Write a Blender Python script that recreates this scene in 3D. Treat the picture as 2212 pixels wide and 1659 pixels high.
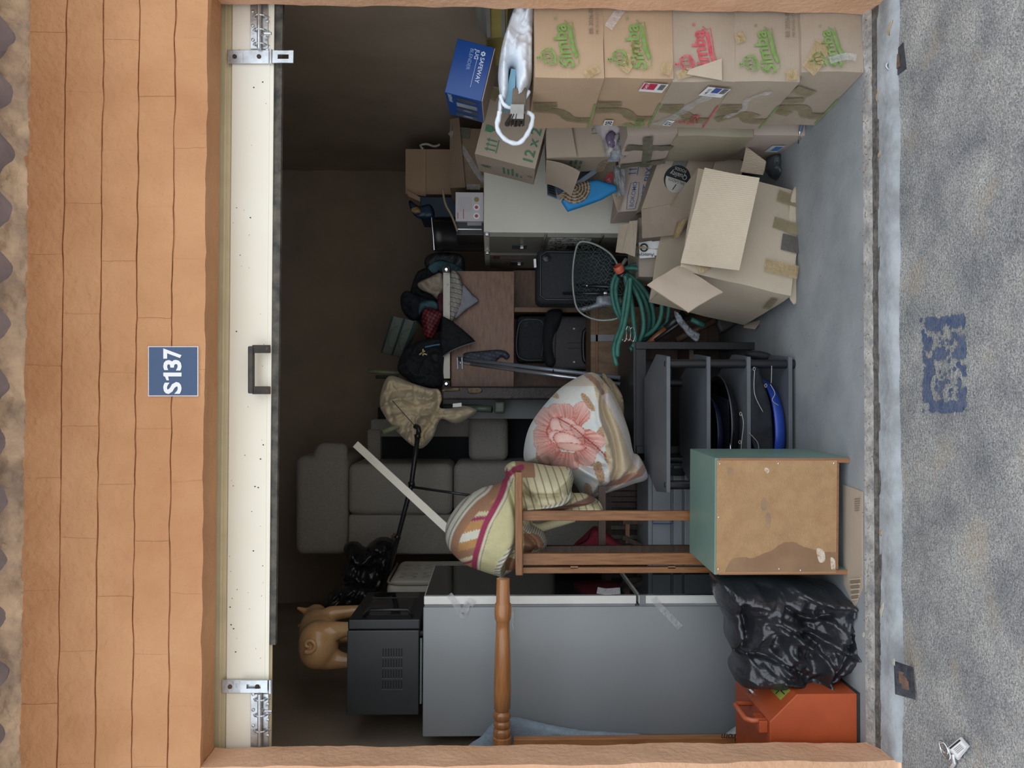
import bpy, bmesh, math, random
import numpy as np
from mathutils import Vector, Matrix, noise, geometry
for _o in list(bpy.data.objects): bpy.data.objects.remove(_o)
SC = bpy.context.scene
COL = SC.collection
random.seed(7)
RAD = math.radians

# ---------------------------------------------------------------- camera (phone held sideways: the picture is rolled by 90 degrees)
CAM = np.array([-0.07694544, -2.5425799, 1.24412705])
FPX = 1661.0
def _cam_axes(yaw, pitch, roll):
    cy, sy, cp, sp = math.cos(yaw), math.sin(yaw), math.cos(pitch), math.sin(pitch)
    fwd = np.array([sy*cp, cy*cp, sp]); right = np.array([cy, -sy, 0.0]); up = np.cross(right, fwd)
    cr, sr = math.cos(roll), math.sin(roll)
    return right*cr + up*sr, -right*sr + up*cr, fwd
RGT, UPV, FWD = _cam_axes(0.01675453, -0.02556044, 0.00333743)
cam_data = bpy.data.cameras.new('camera'); cam = bpy.data.objects.new('camera', cam_data); COL.objects.link(cam)
cam_data.sensor_fit = 'HORIZONTAL'; cam_data.sensor_width = 36.0; cam_data.lens = FPX/2212*36
cam_data.clip_start = 0.05; cam_data.clip_end = 300
_a, _b, _c = -UPV, RGT, -FWD
cam.matrix_world = Matrix(((_a[0], _b[0], _c[0], CAM[0]), (_a[1], _b[1], _c[1], CAM[1]), (_a[2], _b[2], _c[2], CAM[2]), (0, 0, 0, 1)))
SC.camera = cam

# ---------------------------------------------------------------- world, sun, exposure
world = bpy.data.worlds.new('world'); SC.world = world; world.use_nodes = True
_wn = world.node_tree.nodes; _wl = world.node_tree.links
_wn['Background'].inputs[0].default_value = (0.85, 0.925, 1.0, 1); _wn['Background'].inputs[1].default_value = 1.0   # thin bright cloud
sun_d = bpy.data.lights.new('sun', 'SUN'); sun = bpy.data.objects.new('sun', sun_d); COL.objects.link(sun)
sun_d.energy = 4.2; sun_d.angle = RAD(0.6); sun_d.color = (1.0, 0.93, 0.82)
sun.rotation_euler = (RAD(-32), RAD(8), 0)      # high behind the building: the front stands in shade
SC.view_settings.view_transform = 'Standard'; SC.view_settings.look = 'None'; SC.view_settings.gamma = 1.0
SC.view_settings.use_curve_mapping = False
SC.view_settings.exposure = 0.88
SC.cycles.max_bounces = 8; SC.cycles.diffuse_bounces = 5; SC.cycles.transparent_max_bounces = 8
SC.cycles.sample_clamp_indirect = 6.0
SC.cycles.use_denoising = True

# ---------------------------------------------------------------- helpers: space
def V3(p): return np.array([float(p[0]), float(p[1]), float(p[2])])
def ray(x, y): return RGT*((829.5-y)/FPX) + UPV*((1106-x)/FPX) + FWD
def at(x, y, Y):
    w = ray(x, y); return CAM + w*((Y-CAM[1])/w[1])
def atz(x, y, Z):
    w = ray(x, y); return CAM + w*((Z-CAM[2])/w[2])
def ppm(Y): return FPX/(Y-CAM[1])          # picture pixels per metre at depth Y
def para(px, Y):
    """flat parallelogram seen at four picture corners (lb, rb, rt, lt), its first corner at depth Y"""
    r = np.array([ray(*q) for q in px]); k = np.linalg.solve(np.array([r[1], -r[2], r[3]]).T, r[0])
    d0 = (Y-CAM[1])/r[0][1]; return [CAM+r[0]*d0]+[CAM+r[i+1]*d0*k[i] for i in range(3)]
class Frame:
    """a local frame: x right, y deep, z up; origin at the bottom centre of the thing"""
    def __init__(s, o, yaw=0, pitch=0, roll=0):
        cz, sz, cx, sx, cy, sy = *(f(RAD(a)) for a in (yaw,) for f in (math.cos, math.sin)), *(f(RAD(pitch)) for f in (math.cos, math.sin)), *(f(RAD(roll)) for f in (math.cos, math.sin))
        s.o = V3(o); s.R = np.array([[cz,-sz,0],[sz,cz,0],[0,0,1]]) @ np.array([[1,0,0],[0,cx,-sx],[0,sx,cx]]) @ np.array([[cy,0,sy],[0,1,0],[-sy,0,cy]])
    def p(s, x, y, z): return s.o + s.R @ np.array([x, y, z])
    def v(s, x, y, z): return s.R @ np.array([x, y, z])
WORLD = Frame((0, 0, 0))
def unit(v): v = V3(v); return v/(np.linalg.norm(v)+1e-12)
def nz(x, y, z, s=1.0): return noise.noise(Vector((x*s, y*s, z*s)))

# ---------------------------------------------------------------- helpers: materials (all procedural)
MATS = {}
def mat(name, col, rough=0.6, var=0.15, scale=6.0, bump=0.0, bscale=60.0, metal=0.0, col2=None, spec=0.5, alpha=1.0, aniso=None, vcol=None, detail=4.0, sheen=0.0, trans=0.0, coat=0.0, thr=None):
    """principled material: base colour mixed with col2 by noise, a fine noise bump; aniso stretches the noise along an axis"""
    if name in MATS: return MATS[name]
    m = bpy.data.materials.new(name); m.use_nodes = True; MATS[name] = m
    n = m.node_tree.nodes; l = m.node_tree.links; b = n['Principled BSDF']
    tc = n.new('ShaderNodeTexCoord'); mp = n.new('ShaderNodeMapping'); l.new(tc.outputs['Object'], mp.inputs[0])
    if aniso: mp.inputs['Scale'].default_value = aniso
    nt = n.new('ShaderNodeTexNoise'); nt.inputs['Scale'].default_value = scale; nt.inputs['Detail'].default_value = detail; nt.inputs['Roughness'].default_value = 0.6
    l.new(mp.outputs[0], nt.inputs['Vector'])
    c = tuple(col)+(1,); c2 = tuple(col2)+(1,) if col2 else tuple(min(1, max(0, v*(1-var*1.6))) for v in col)+(1,)
    cr = n.new('ShaderNodeValToRGB'); lo, hi = thr if thr else (0.32, 0.66)
    cr.color_ramp.elements[0].position = lo; cr.color_ramp.elements[0].color = c2
    cr.color_ramp.elements[1].position = hi; cr.color_ramp.elements[1].color = c
    l.new(nt.outputs[0], cr.inputs[0])
    out = cr.outputs[0]
    if vcol:
        at_ = n.new('ShaderNodeAttribute'); at_.attribute_name = vcol
        mx = n.new('ShaderNodeMix'); mx.data_type = 'RGBA'; mx.blend_type = 'MULTIPLY'; mx.inputs[0].default_value = 1.0
        l.new(at_.outputs['Color'], mx.inputs[6]); l.new(out, mx.inputs[7]); out = mx.outputs[2]
    l.new(out, b.inputs['Base Color'])
    b.inputs['Roughness'].default_value = rough; b.inputs['Metallic'].default_value = metal; b.inputs['Specular IOR Level'].default_value = spec
    if sheen: b.inputs['Sheen Weight'].default_value = sheen
    if trans: b.inputs['Transmission Weight'].default_value = trans
    if coat: b.inputs['Coat Weight'].default_value = coat; b.inputs['Coat Roughness'].default_value = 0.1
    if alpha < 1: b.inputs['Alpha'].default_value = alpha
    if bump:
        nb = n.new('ShaderNodeTexNoise'); nb.inputs['Scale'].default_value = bscale; nb.inputs['Detail'].default_value = 5
        l.new(mp.outputs[0], nb.inputs['Vector'])
        bp = n.new('ShaderNodeBump'); bp.inputs['Strength'].default_value = min(1.0, bump); bp.inputs['Distance'].default_value = 0.01
        l.new(nb.outputs[0], bp.inputs['Height']); l.new(bp.outputs[0], b.inputs['Normal'])
    return m
def wave_bump(m, axis, scale, strength=0.3, dist=0.003, distort=0.0):
    """adds fine ribs (corrugated board, knit) to a material"""
    n = m.node_tree.nodes; l = m.node_tree.links; b = n['Principled BSDF']
    tc = n.new('ShaderNodeTexCoord'); w = n.new('ShaderNodeTexWave'); w.bands_direction = axis; w.inputs['Scale'].default_value = scale; w.inputs['Distortion'].default_value = distort
    l.new(tc.outputs['Object'], w.inputs[0]); bp = n.new('ShaderNodeBump'); bp.inputs['Strength'].default_value = strength; bp.inputs['Distance'].default_value = dist
    l.new(w.outputs['Fac'], bp.inputs['Height'])
    old = b.inputs['Normal'].links
    if old: l.new(old[0].from_socket, bp.inputs['Normal'])
    l.new(bp.outputs[0], b.inputs['Normal']); return m

# ---------------------------------------------------------------- helpers: objects
def setp(o, label=None, cat=None, group=None, kind=None):
    if label: o['label'] = label
    if cat: o['category'] = cat
    if group: o['group'] = group
    if kind: o['kind'] = kind
    return o
def thing(name, label, cat, base, yaw=0, group=None):
    o = bpy.data.objects.new(name, None); o.empty_display_size = 0.1; COL.objects.link(o)
    o.location = Vector(base); o.rotation_euler = (0, 0, RAD(yaw))
    return setp(o, label, cat, group)
def _world(o):
    m = Matrix.Translation(o.location) @ o.rotation_euler.to_matrix().to_4x4()
    return _world(o.parent) @ m if o.parent else m
def link(name, verts, faces, m, parent=None, smooth=False, cols=None, bevel=0, seg=2, auto=None, solid=0, sub=0):
    verts = [tuple(map(float, v)) for v in verts]
    if parent is not None:
        inv = _world(parent).inverted(); verts = [tuple(inv @ Vector(v)) for v in verts]; loc = None
    else:
        a = np.array(verts); loc = Vector(((a[:, 0].min()+a[:, 0].max())/2, (a[:, 1].min()+a[:, 1].max())/2, a[:, 2].min()))
        verts = [tuple(Vector(v)-loc) for v in verts]
    me = bpy.data.meshes.new(name); me.from_pydata(verts, [], faces); me.update()
    bm = bmesh.new(); bm.from_mesh(me)
    if bevel:
        ed = [e for e in bm.edges if len(e.link_faces) == 2 and e.calc_face_angle(0) > 0.5]
        bmesh.ops.bevel(bm, geom=ed, offset=bevel, segments=seg, affect='EDGES', profile=0.5, clamp_overlap=True)
    bmesh.ops.recalc_face_normals(bm, faces=bm.faces)
    bm.to_mesh(me); bm.free()
    if smooth:
        for p in me.polygons: p.use_smooth = True
    if cols is not None:
        ca = me.color_attributes.new('Col', 'FLOAT_COLOR', 'POINT')
        ca.data.foreach_set('color', np.c_[cols, np.ones(len(cols))].astype(np.float32).ravel())
    o = bpy.data.objects.new(name, me); COL.objects.link(o)
    if isinstance(m, (list, tuple)):
        for k in m: me.materials.append(k)
    elif m: me.materials.append(m)
    if parent is not None: o.parent = parent
    else: o.location = loc
    if auto:
        md = o.modifiers.new('edge_split', 'EDGE_SPLIT'); md.split_angle = RAD(auto)
        for p in me.polygons: p.use_smooth = True
    if sub:
        md = o.modifiers.new('subdivision', 'SUBSURF'); md.levels = sub; md.render_levels = sub
        for p in me.polygons: p.use_smooth = True
    return o
class MB:
    """collects shapes given in world space into one mesh"""
    def __init__(s): s.v = []; s.f = []
    def add(s, v, f):
        k = len(s.v); s.v += [tuple(map(float, q)) for q in v]; s.f += [tuple(i+k for i in q) for q in f]; return s
    def hexa(s, p):   # p: 4 front points (lb, rb, rt, lt) and 4 back points
        return s.add(p, [(0,1,2,3), (5,4,7,6), (4,0,3,7), (1,5,6,2), (3,2,6,7), (4,5,1,0)])
    def box(s, x0, x1, y0, y1, z0, z1, fr=WORLD):
        return s.hexa([fr.p(*q) for q in ((x0,y0,z0),(x1,y0,z0),(x1,y0,z1),(x0,y0,z1),(x0,y1,z0),(x1,y1,z0),(x1,y1,z1),(x0,y1,z1))])
    def bar(s, a, b, w, h, up=(0, 0, 1)):   # rectangular bar from a to b
        a, b = V3(a), V3(b); d = unit(b-a); u = V3(up)
        if abs(np.dot(d, u)) > 0.95: u = np.array([1., 0, 0])
        r = unit(np.cross(d, u)); u = np.cross(r, d)
        q = [(-1,-1), (1,-1), (1,1), (-1,1)]
        return s.hexa([a+r*w/2*i+u*h/2*j for i, j in q]+[b+r*w/2*i+u*h/2*j for i, j in q])
    def tube(s, path, rad, n=10, caps=True, closed=False):
        P = [V3(p) for p in path]; m = len(P); rr = rad if hasattr(rad, '__len__') else [rad]*m
        k = len(s.v); prev = None
        for i in range(m):
            if closed: d = unit(P[(i+1) % m]-P[i-1])
            else: d = unit(P[min(i+1, m-1)]-P[max(i-1, 0)])
            if prev is None:
                u = np.array([0, 0, 1.]) if abs(d[2]) < 0.9 else np.array([1., 0, 0])
                u = unit(u-d*np.dot(u, d))
            else: u = unit(prev-d*np.dot(prev, d))
            prev = u; w = np.cross(d, u)
            for j in range(n):
                t = 2*math.pi*j/n; s.v.append(tuple(P[i]+(u*math.cos(t)+w*math.sin(t))*rr[i]))
        for i in range(m if closed else m-1):
            for j in range(n):
                a, b = k+i*n+j, k+i*n+(j+1) % n; c, d = k+((i+1) % m)*n+(j+1) % n, k+((i+1) % m)*n+j
                s.f.append((a, b, c, d))
        if caps and not closed:
            s.f.append(tuple(k+j for j in range(n))[::-1]); s.f.append(tuple(k+(m-1)*n+j for j in range(n)))
        return s
    def lathe(s, o, axis, prof, n=20, caps=True):   # prof: (distance along axis, radius)
        o, d = V3(o), unit(axis); u = np.array([0, 0, 1.]) if abs(d[2]) < 0.9 else np.array([1., 0, 0]); u = unit(u-d*np.dot(u, d)); w = np.cross(d, u); k = len(s.v); m = len(prof)
        for t, r in prof:
            for j in range(n): a = 2*math.pi*j/n; s.v.append(tuple(o+d*t+(u*math.cos(a)+w*math.sin(a))*max(r, 1e-4)))
        for i in range(m-1):
            for j in range(n): s.f.append((k+i*n+j, k+i*n+(j+1) % n, k+(i+1)*n+(j+1) % n, k+(i+1)*n+j))
        if caps: s.f.append(tuple(k+j for j in range(n))[::-1]); s.f.append(tuple(k+(m-1)*n+j for j in range(n)))
        return s
    def slab(s, q, th, n=(6, 6), bend=0.0, wob=0.0, seed=0):
        """a board or sheet over four corner points q (p00, p10, p11, p01) with thickness th behind it"""
        q = [V3(p) for p in q]; nrm = unit(np.cross(q[1]-q[0], q[3]-q[0])); A, B = n; k = len(s.v)
        for side in (0, 1):
            for j in range(B+1):
                for i in range(A+1):
                    u, v = i/A, j/B
                    p = q[0]*(1-u)*(1-v)+q[1]*u*(1-v)+q[2]*u*v+q[3]*(1-u)*v
                    h = bend*4*u*(1-u)*1.0 + wob*nz(u*3+seed, v*3, seed*1.7)
                    s.v.append(tuple(p+nrm*(h-(th if side else 0))))
        W = A+1; M = W*(B+1)
        for j in range(B):
            for i in range(A):
                a = k+j*W+i; s.f.append((a, a+1, a+1+W, a+W)); b = a+M; s.f.append((b, b+W, b+1+W, b+1))
        rim = [(i, 0) for i in range(A)]+[(A, j) for j in range(B)]+[(A-i, B) for i in range(A)]+[(0, B-j) for j in range(B)]
        for t in range(len(rim)):
            (i, j), (i2, j2) = rim[t], rim[(t+1) % len(rim)]
            a, b = k+j*W+i, k+j2*W+i2; s.f.append((a, a+M, b+M, b))
        return s
    def ball(s, c, r, n=12, m=8):
        c = V3(c); r = V3(r) if hasattr(r, '__len__') else np.array([r]*3); k = len(s.v)
        for i in range(m+1):
            a = math.pi*i/m
            for j in range(n):
                b = 2*math.pi*j/n; s.v.append(tuple(c+r*np.array([math.sin(a)*math.cos(b), math.sin(a)*math.sin(b), math.cos(a)])))
        for i in range(m):
            for j in range(n):
                s.f.append((k+i*n+j, k+i*n+(j+1) % n, k+(i+1)*n+(j+1) % n, k+(i+1)*n+j))
        return s
    def build(s, name, m, parent=None, **kw): return link(name, s.v, s.f, m, parent, **kw)
def pxbox(x0, x1, y0, y1, Y, dep):
    """extent of a box whose front face fills a picture rectangle at depth Y; returns X0,X1,Y0,Y1,Z0,Z1"""
    a = at(x1, y1, Y); b = at(x0, y0, Y); return a[0], b[0], Y, Y+dep, a[2], b[2]
def spline(pts, step, closed=False):
    """catmull-rom resampling of a list of points"""
    P = [np.array(p, float) for p in pts]; n = len(P); out = []
    for i in range(n if closed else n-1):
        g = lambda k: P[k % n] if closed else P[min(max(k, 0), n-1)]
        a, b, c, d = g(i-1), g(i), g(i+1), g(i+2); m = max(2, int(np.linalg.norm(c-b)/step))
        for j in range(m):
            t = j/m; out.append(0.5*((2*b)+(-a+c)*t+(2*a-5*b+4*c-d)*t*t+(-a+3*b-3*c+d)*t**3))
    if not closed: out.append(P[-1])
    return out
def seg_dist(Q, A, B):
    AB = B-A; L = (AB**2).sum(1)+1e-12
    t = np.clip(((Q[:, None, :]-A[None])*AB[None]).sum(2)/L[None], 0, 1)
    return np.sqrt((((A[None]+AB[None]*t[..., None])-Q[:, None, :])**2).sum(2))
def path_dist(Q, path):
    P = np.array(path, float); out = np.full(len(Q), 1e9)
    for k in range(0, len(Q), 4000): out[k:k+4000] = seg_dist(Q[k:k+4000], P[:-1], P[1:]).min(1)
    return out
def inside(Q, poly):
    P = np.array(poly, float); x, y = Q[:, 0], Q[:, 1]; r = np.zeros(len(Q), bool); j = len(P)-1
    for i in range(len(P)):
        c = ((P[i, 1] > y) != (P[j, 1] > y)) & (x < (P[j, 0]-P[i, 0])*(y-P[i, 1])/(P[j, 1]-P[i, 1]+1e-12)+P[i, 0]); r ^= c; j = i
    return r
def puff(name, poly, Y, tf, tb, m, parent=None, step=6, R=40, folds=(), nz_amp=0.0, nz_s=8.0, ridge=False, colfn=None, round_=True, seed=0, slope=None, smooth=True, power=0.5, back_R=None):
    """a soft closed body: outline traced at depth Y, front swelling tf, back swelling tb (metres), creases and ridges along folds"""
    pl = spline(poly, step, True) if round_ else [np.array(a)+(np.array(b)-np.array(a))*t for a, b in zip(poly, poly[1:]+poly[:1]) for t in np.arange(0, 1, step/max(step, math.dist(a, b)))]
    B = np.array(pl, float); nb = len(B); lo, hi = B.min(0), B.max(0)
    gx = np.arange(lo[0], hi[0], step); gy = np.arange(lo[1], hi[1], step*0.87)
    G = np.array([(x+(step/2 if j % 2 else 0), y) for j, y in enumerate(gy) for x in gx])
    G = G[inside(G, B)]; Bc = np.vstack([B, B[:1]]); e = path_dist(G, Bc); G = G[e > step*0.55]
    ov, oe, of, *_ = geometry.delaunay_2d_cdt([Vector(p) for p in np.vstack([B, G])], [(i, (i+1) % nb) for i in range(nb)], [], 1, 1e-4)
    Q = np.array([tuple(v) for v in ov]); e = path_dist(Q, Bc); edge = e < 1e-3
    sc = 1.0/ppm(Y)
    t = np.clip(e/R, 0, 1); h = tf*(1-(1-t)**2)**power; tb_ = np.clip(e/(back_R or R), 0, 1); hb = tb*(1-(1-tb_)**2)**0.5
    fade = np.clip(e/(R*0.35), 0, 1)
    for fl in folds:
        pts, w, d = fl[:3]; dd = path_dist(Q, spline(pts, 6)); h = h + d*np.exp(-(dd/w)**2)*np.clip(e/(step*1.2), 0, 1)
    if nz_amp:
        for i, q in enumerate(Q):
            p = Vector((q[0]*sc*nz_s+seed*7.3, q[1]*sc*nz_s, seed*3.1))
            if ridge: n_ = 0.35-abs(noise.noise(p))*1.2-0.5*abs(noise.noise(p*2.3+Vector((5, 1, 0))))+0.2*noise.noise(p*0.5)-0.2*abs(noise.noise(p*5.1))
            else: n_ = noise.fractal(p, 0.9, 2.2, 3)
            h[i] += nz_amp*n_*fade[i]
    verts = []; N = len(Q); Yv = np.full(N, Y) if slope is None else Y+slope(Q)
    for i in range(N): p = at(Q[i, 0], Q[i, 1], Yv[i]); verts.append((p[0], p[1]-(0 if edge[i] else h[i]), p[2]))
    bmap = {}
    for i in range(N):
        if edge[i]: bmap[i] = i
        else: bmap[i] = len(verts); p = at(Q[i, 0], Q[i, 1], Yv[i]); verts.append((p[0], p[1]+hb[i], p[2]))
    faces = [tuple(f) for f in of]+[tuple(bmap[i] for i in f)[::-1] for f in of if not all(edge[i] for i in f)]
    cols = None
    if colfn is not None:
        c = colfn(Q); cols = np.zeros((len(verts), 3)); cols[:N] = c
        for i in range(N): cols[bmap[i]] = c[i]
    return link(name, verts, faces, m, parent, smooth=smooth, cols=cols)

# ---------------------------------------------------------------- helpers: print and lettering
_TX = {}
def text2d(s, bold=0.0, shear=0.0, space=1.0):
    k = (s, bold, shear, space)
    if k not in _TX:
        cu = bpy.data.curves.new('lettering', 'FONT'); cu.body = s; cu.offset = bold; cu.shear = shear; cu.space_character = space; cu.fill_mode = 'FRONT'; cu.resolution_u = 3
        o = bpy.data.objects.new('lettering', cu); COL.objects.link(o); dg = bpy.context.evaluated_depsgraph_get()
        me = bpy.data.meshes.new_from_object(o.evaluated_get(dg)); v = np.array([(q.co.x, q.co.y) for q in me.vertices]) if len(me.vertices) else np.zeros((0, 2)); f = [tuple(p.vertices) for p in me.polygons]
        bpy.data.objects.remove(o); bpy.data.curves.remove(cu); bpy.data.meshes.remove(me); _TX[k] = (v, f)
    return _TX[k]
def decal(name, shapes, o, ux, uy, m, parent, off=0.0012, fn=None):
    """flat print: shapes is a list of (verts2d, faces) laid on the plane o + ux*x + uy*y"""
    o, ux, uy = V3(o), V3(ux), V3(uy); nrm = unit(np.cross(ux, uy)); b = MB()
    for v, f in shapes:
        if fn: v = [fn(*q) for q in v]
        b.add([o+ux*q[0]+uy*q[1]+nrm*off for q in v], f)
    me = b.build(name, m, parent)
    return me
def tx(s, size, x=0, y=0, bold=0.0, shear=0.0, anchor='l', space=1.0):
    v, f = text2d(s, bold, shear, space); v = v*size
    if anchor == 'c' and len(v): v = v-[(v[:, 0].min()+v[:, 0].max())/2, 0]
    return (v+[x, y], f)
def poly2(pts): return (np.array(pts, float), [tuple(range(len(pts)))])
def rect2(x0, y0, x1, y1): return poly2([(x0, y0), (x1, y0), (x1, y1), (x0, y1)])
def ring2(cx, cy, rx, ry, w, n=28, a0=0, a1=2*math.pi):
    v = []; f = []
    for i in range(n+1):
        a = a0+(a1-a0)*i/n; v += [(cx+rx*math.cos(a), cy+ry*math.sin(a)), (cx+(rx-w)*math.cos(a), cy+(ry-w)*math.sin(a))]
        if i < n: f.append((2*i, 2*i+2, 2*i+3, 2*i+1))
    return (np.array(v), f)
def disc2(cx, cy, rx, ry, n=28): return poly2([(cx+rx*math.cos(2*math.pi*i/n), cy+ry*math.sin(2*math.pi*i/n)) for i in range(n)])
def strip2(pts, w):
    P = np.array(pts, float); v = []; f = []
    for i in range(len(P)):
        d = P[min(i+1, len(P)-1)]-P[max(i-1, 0)]; d = d/(np.linalg.norm(d)+1e-9); nn = np.array([-d[1], d[0]])*w/2; v += [P[i]+nn, P[i]-nn]
        if i: f.append((2*i-2, 2*i, 2*i+1, 2*i-1))
    return (np.array(v), f)

# ---------------------------------------------------------------- materials
paint = mat('orange_masonry_paint', (0.58, 0.295, 0.14), 0.75, scale=3.0, col2=(0.48, 0.22, 0.095), bump=0.8, bscale=45)
darkwall = mat('dark_brown_wall', (0.34, 0.265, 0.20), 0.85, scale=2.2, col2=(0.26, 0.205, 0.155), bump=0.35, bscale=9)
concrete = mat('smooth_concrete', (0.34, 0.35, 0.36), 0.7, scale=3.5, col2=(0.23, 0.245, 0.255), bump=0.12, bscale=50)
roughcon = mat('rough_concrete', (0.46, 0.425, 0.39), 0.9, scale=22, col2=(0.22, 0.21, 0.205), bump=0.9, bscale=70)
dirt = mat('dirt', (0.17, 0.15, 0.13), 1.0, scale=40, col2=(0.06, 0.055, 0.05), bump=0.8, bscale=90)
cream = mat('cream_enamel', (0.88, 0.84, 0.74), 0.35, scale=1.5, col2=(0.84, 0.78, 0.64))
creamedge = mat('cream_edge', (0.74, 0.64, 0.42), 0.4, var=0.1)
rubber = mat('perished_rubber', (0.05, 0.05, 0.05), 0.9, scale=20, col2=(0.16, 0.14, 0.11), bump=0.4, bscale=80)
galv = mat('galvanised_steel', (0.66, 0.70, 0.74), 0.35, scale=18, col2=(0.42, 0.42, 0.42), metal=0.85, bump=0.1)
rust = mat('rusty_steel', (0.14, 0.07, 0.04), 0.9, scale=30, col2=(0.05, 0.04, 0.04), bump=0.5)
blackiron = mat('black_iron', (0.025, 0.024, 0.024), 0.5, scale=25, col2=(0.07, 0.05, 0.035), bump=0.2)
def asphalt_mat():
    m = mat('asphalt', (0.38, 0.37, 0.355), 0.95, scale=4.5, col2=(0.19, 0.195, 0.205), bump=0.9, bscale=130)
    n = m.node_tree.nodes; l = m.node_tree.links; b = n['Principled BSDF']; base = b.inputs['Base Color'].links[0].from_socket
    tc = n.new('ShaderNodeTexCoord'); vo = n.new('ShaderNodeTexVoronoi'); vo.inputs['Scale'].default_value = 300; l.new(tc.outputs['Object'], vo.inputs['Vector'])
    cr = n.new('ShaderNodeValToRGB'); cr.color_ramp.elements[0].color = (0.30, 0.31, 0.33, 1); cr.color_ramp.elements[1].color = (1.6, 1.58, 1.52, 1); cr.color_ramp.elements[1].position = 0.9
    l.new(vo.outputs['Color'], cr.inputs[0])
    mx = n.new('ShaderNodeMix'); mx.data_type = 'RGBA'; mx.blend_type = 'MULTIPLY'; mx.inputs[0].default_value = 0.75; l.new(base, mx.inputs[6]); l.new(cr.outputs[0], mx.inputs[7])
    sn = n.new('ShaderNodeTexNoise'); sn.inputs['Scale'].default_value = 5.0; sn.inputs['Detail'].default_value = 6; l.new(tc.outputs['Object'], sn.inputs['Vector'])
    rp = n.new('ShaderNodeValToRGB'); rp.color_ramp.elements[0].position = 0.56; rp.color_ramp.elements[1].position = 0.74; rp.color_ramp.elements[1].color = (0.6, 0.6, 0.6, 1); l.new(sn.outputs[0], rp.inputs[0])
    mx2 = n.new('ShaderNodeMix'); mx2.data_type = 'RGBA'; l.new(rp.outputs[0], mx2.inputs[0]); l.new(mx.outputs[2], mx2.inputs[6]); mx2.inputs[7].default_value = (0.40, 0.31, 0.21, 1)
    l.new(mx2.outputs[2], b.inputs['Base Color']); return m
asphalt = asphalt_mat()

# ---------------------------------------------------------------- structure
JX = 1.22; WT = 0.133; HL = 2.145; WX = 1.52; YB = 2.90; ZC = 2.86; GZ = -0.045
def grid(name, q, n, m, h=0.0, s=3.0, seed=0, parent=None, kind=None):
    """a single-sided uneven surface over four corners"""
    q = [V3(p) for p in q]; nn = unit(np.cross(q[1]-q[0], q[3]-q[0])); v = []; f = []; A, B = n
    for j in range(B+1):
        for i in range(A+1):
            u, w = i/A, j/B; p = q[0]*(1-u)*(1-w)+q[1]*u*(1-w)+q[2]*u*w+q[3]*(1-u)*w
            v.append(p+nn*h*noise.fractal(Vector(p*s)+Vector((seed, 0, 0)), 0.8, 2.0, 4))
    for j in range(B):
        for i in range(A): a = j*(A+1)+i; f.append((a, a+1, a+A+2, a+A+1))
    o = link(name, v, f, m, parent, smooth=True)
    if kind: o['kind'] = kind
    return o
def struct(b, name, m, parent=None, **kw):
    o = b.build(name, m, parent, **kw)
    if parent is None: o['kind'] = 'structure'
    return o
# floor slab, threshold and the yard outside
struct(MB().box(-WX, WX, 0.0, YB, -0.2, 0.0), 'floor', concrete)
prof = [(0.0, 0.0), (-0.010, -0.003), (-0.024, -0.010), (-0.034, -0.015), (-0.042, -0.020), (-0.048, -0.022), (-0.056, -0.021), (-0.10, -0.026), (-0.145, -0.030), (-0.150, -0.050)]
def zprof(y):
    return float(np.interp(-y, [-p[0] for p in prof], [p[1] for p in prof])) if y > -0.148 else GZ
def on_sill(x, y, lift=0.0):
    z = -0.02
    for _ in range(8): p = atz(x, y, z+lift); z = zprof(p[1])
    return atz(x, y, z+lift)
def sweep(name, pr, m, x0, x1, n, amp, seed):
    v = []; f = []; k = len(pr)
    for i in range(n+1):
        x = x0+(x1-x0)*i/n
        for j, (y, z) in enumerate(pr):
            a = amp*noise.fractal(Vector((x*9, y*30+seed, 0)), 0.8, 2, 4)*(0.25 if j in (0, k-1) else 1); edge = 0.006*noise.fractal(Vector((x*6, seed, 4)), 0.9, 2, 4) if j >= k-2 and amp > 0.003 else 0
            v.append((x, y+edge+a*0.3, z+a))
    for i in range(n):
        for j in range(k-1): a = i*k+j; f.append((a, a+1, a+k+1, a+k))
    return link(name, v, f, m, smooth=True)
sweep('trim_1', prof[:4], roughcon, -JX, JX, 160, 0.0025, 1)['kind'] = 'structure'
sweep('trim_2', [(-0.026, -0.014), (-0.036, -0.0165), (-0.042, -0.0195), (-0.048, -0.0215), (-0.055, -0.021), (-0.064, -0.0225)], dirt, -JX, JX, 300, 0.006, 2)['kind'] = 'structure'
sweep('trim_3', prof[6:], mat('grey_screed', (0.40, 0.415, 0.43), 0.85, scale=9, col2=(0.24, 0.245, 0.25), bump=0.5, bscale=45), -JX, JX, 160, 0.0035, 3)['kind'] = 'structure'
g = grid('ground', [(-2.6, -1.6, GZ), (2.6, -1.6, GZ), (2.6, -0.142, GZ), (-2.6, -0.142, GZ)], (260, 72), asphalt, 0.006, 4.0, 3, kind='structure')
yard = grid('ground', [(-25, -40, GZ), (25, -40, GZ), (25, -1.6, GZ), (-25, -1.6, GZ)], (10, 10), asphalt, 0.0, kind='structure')
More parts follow.
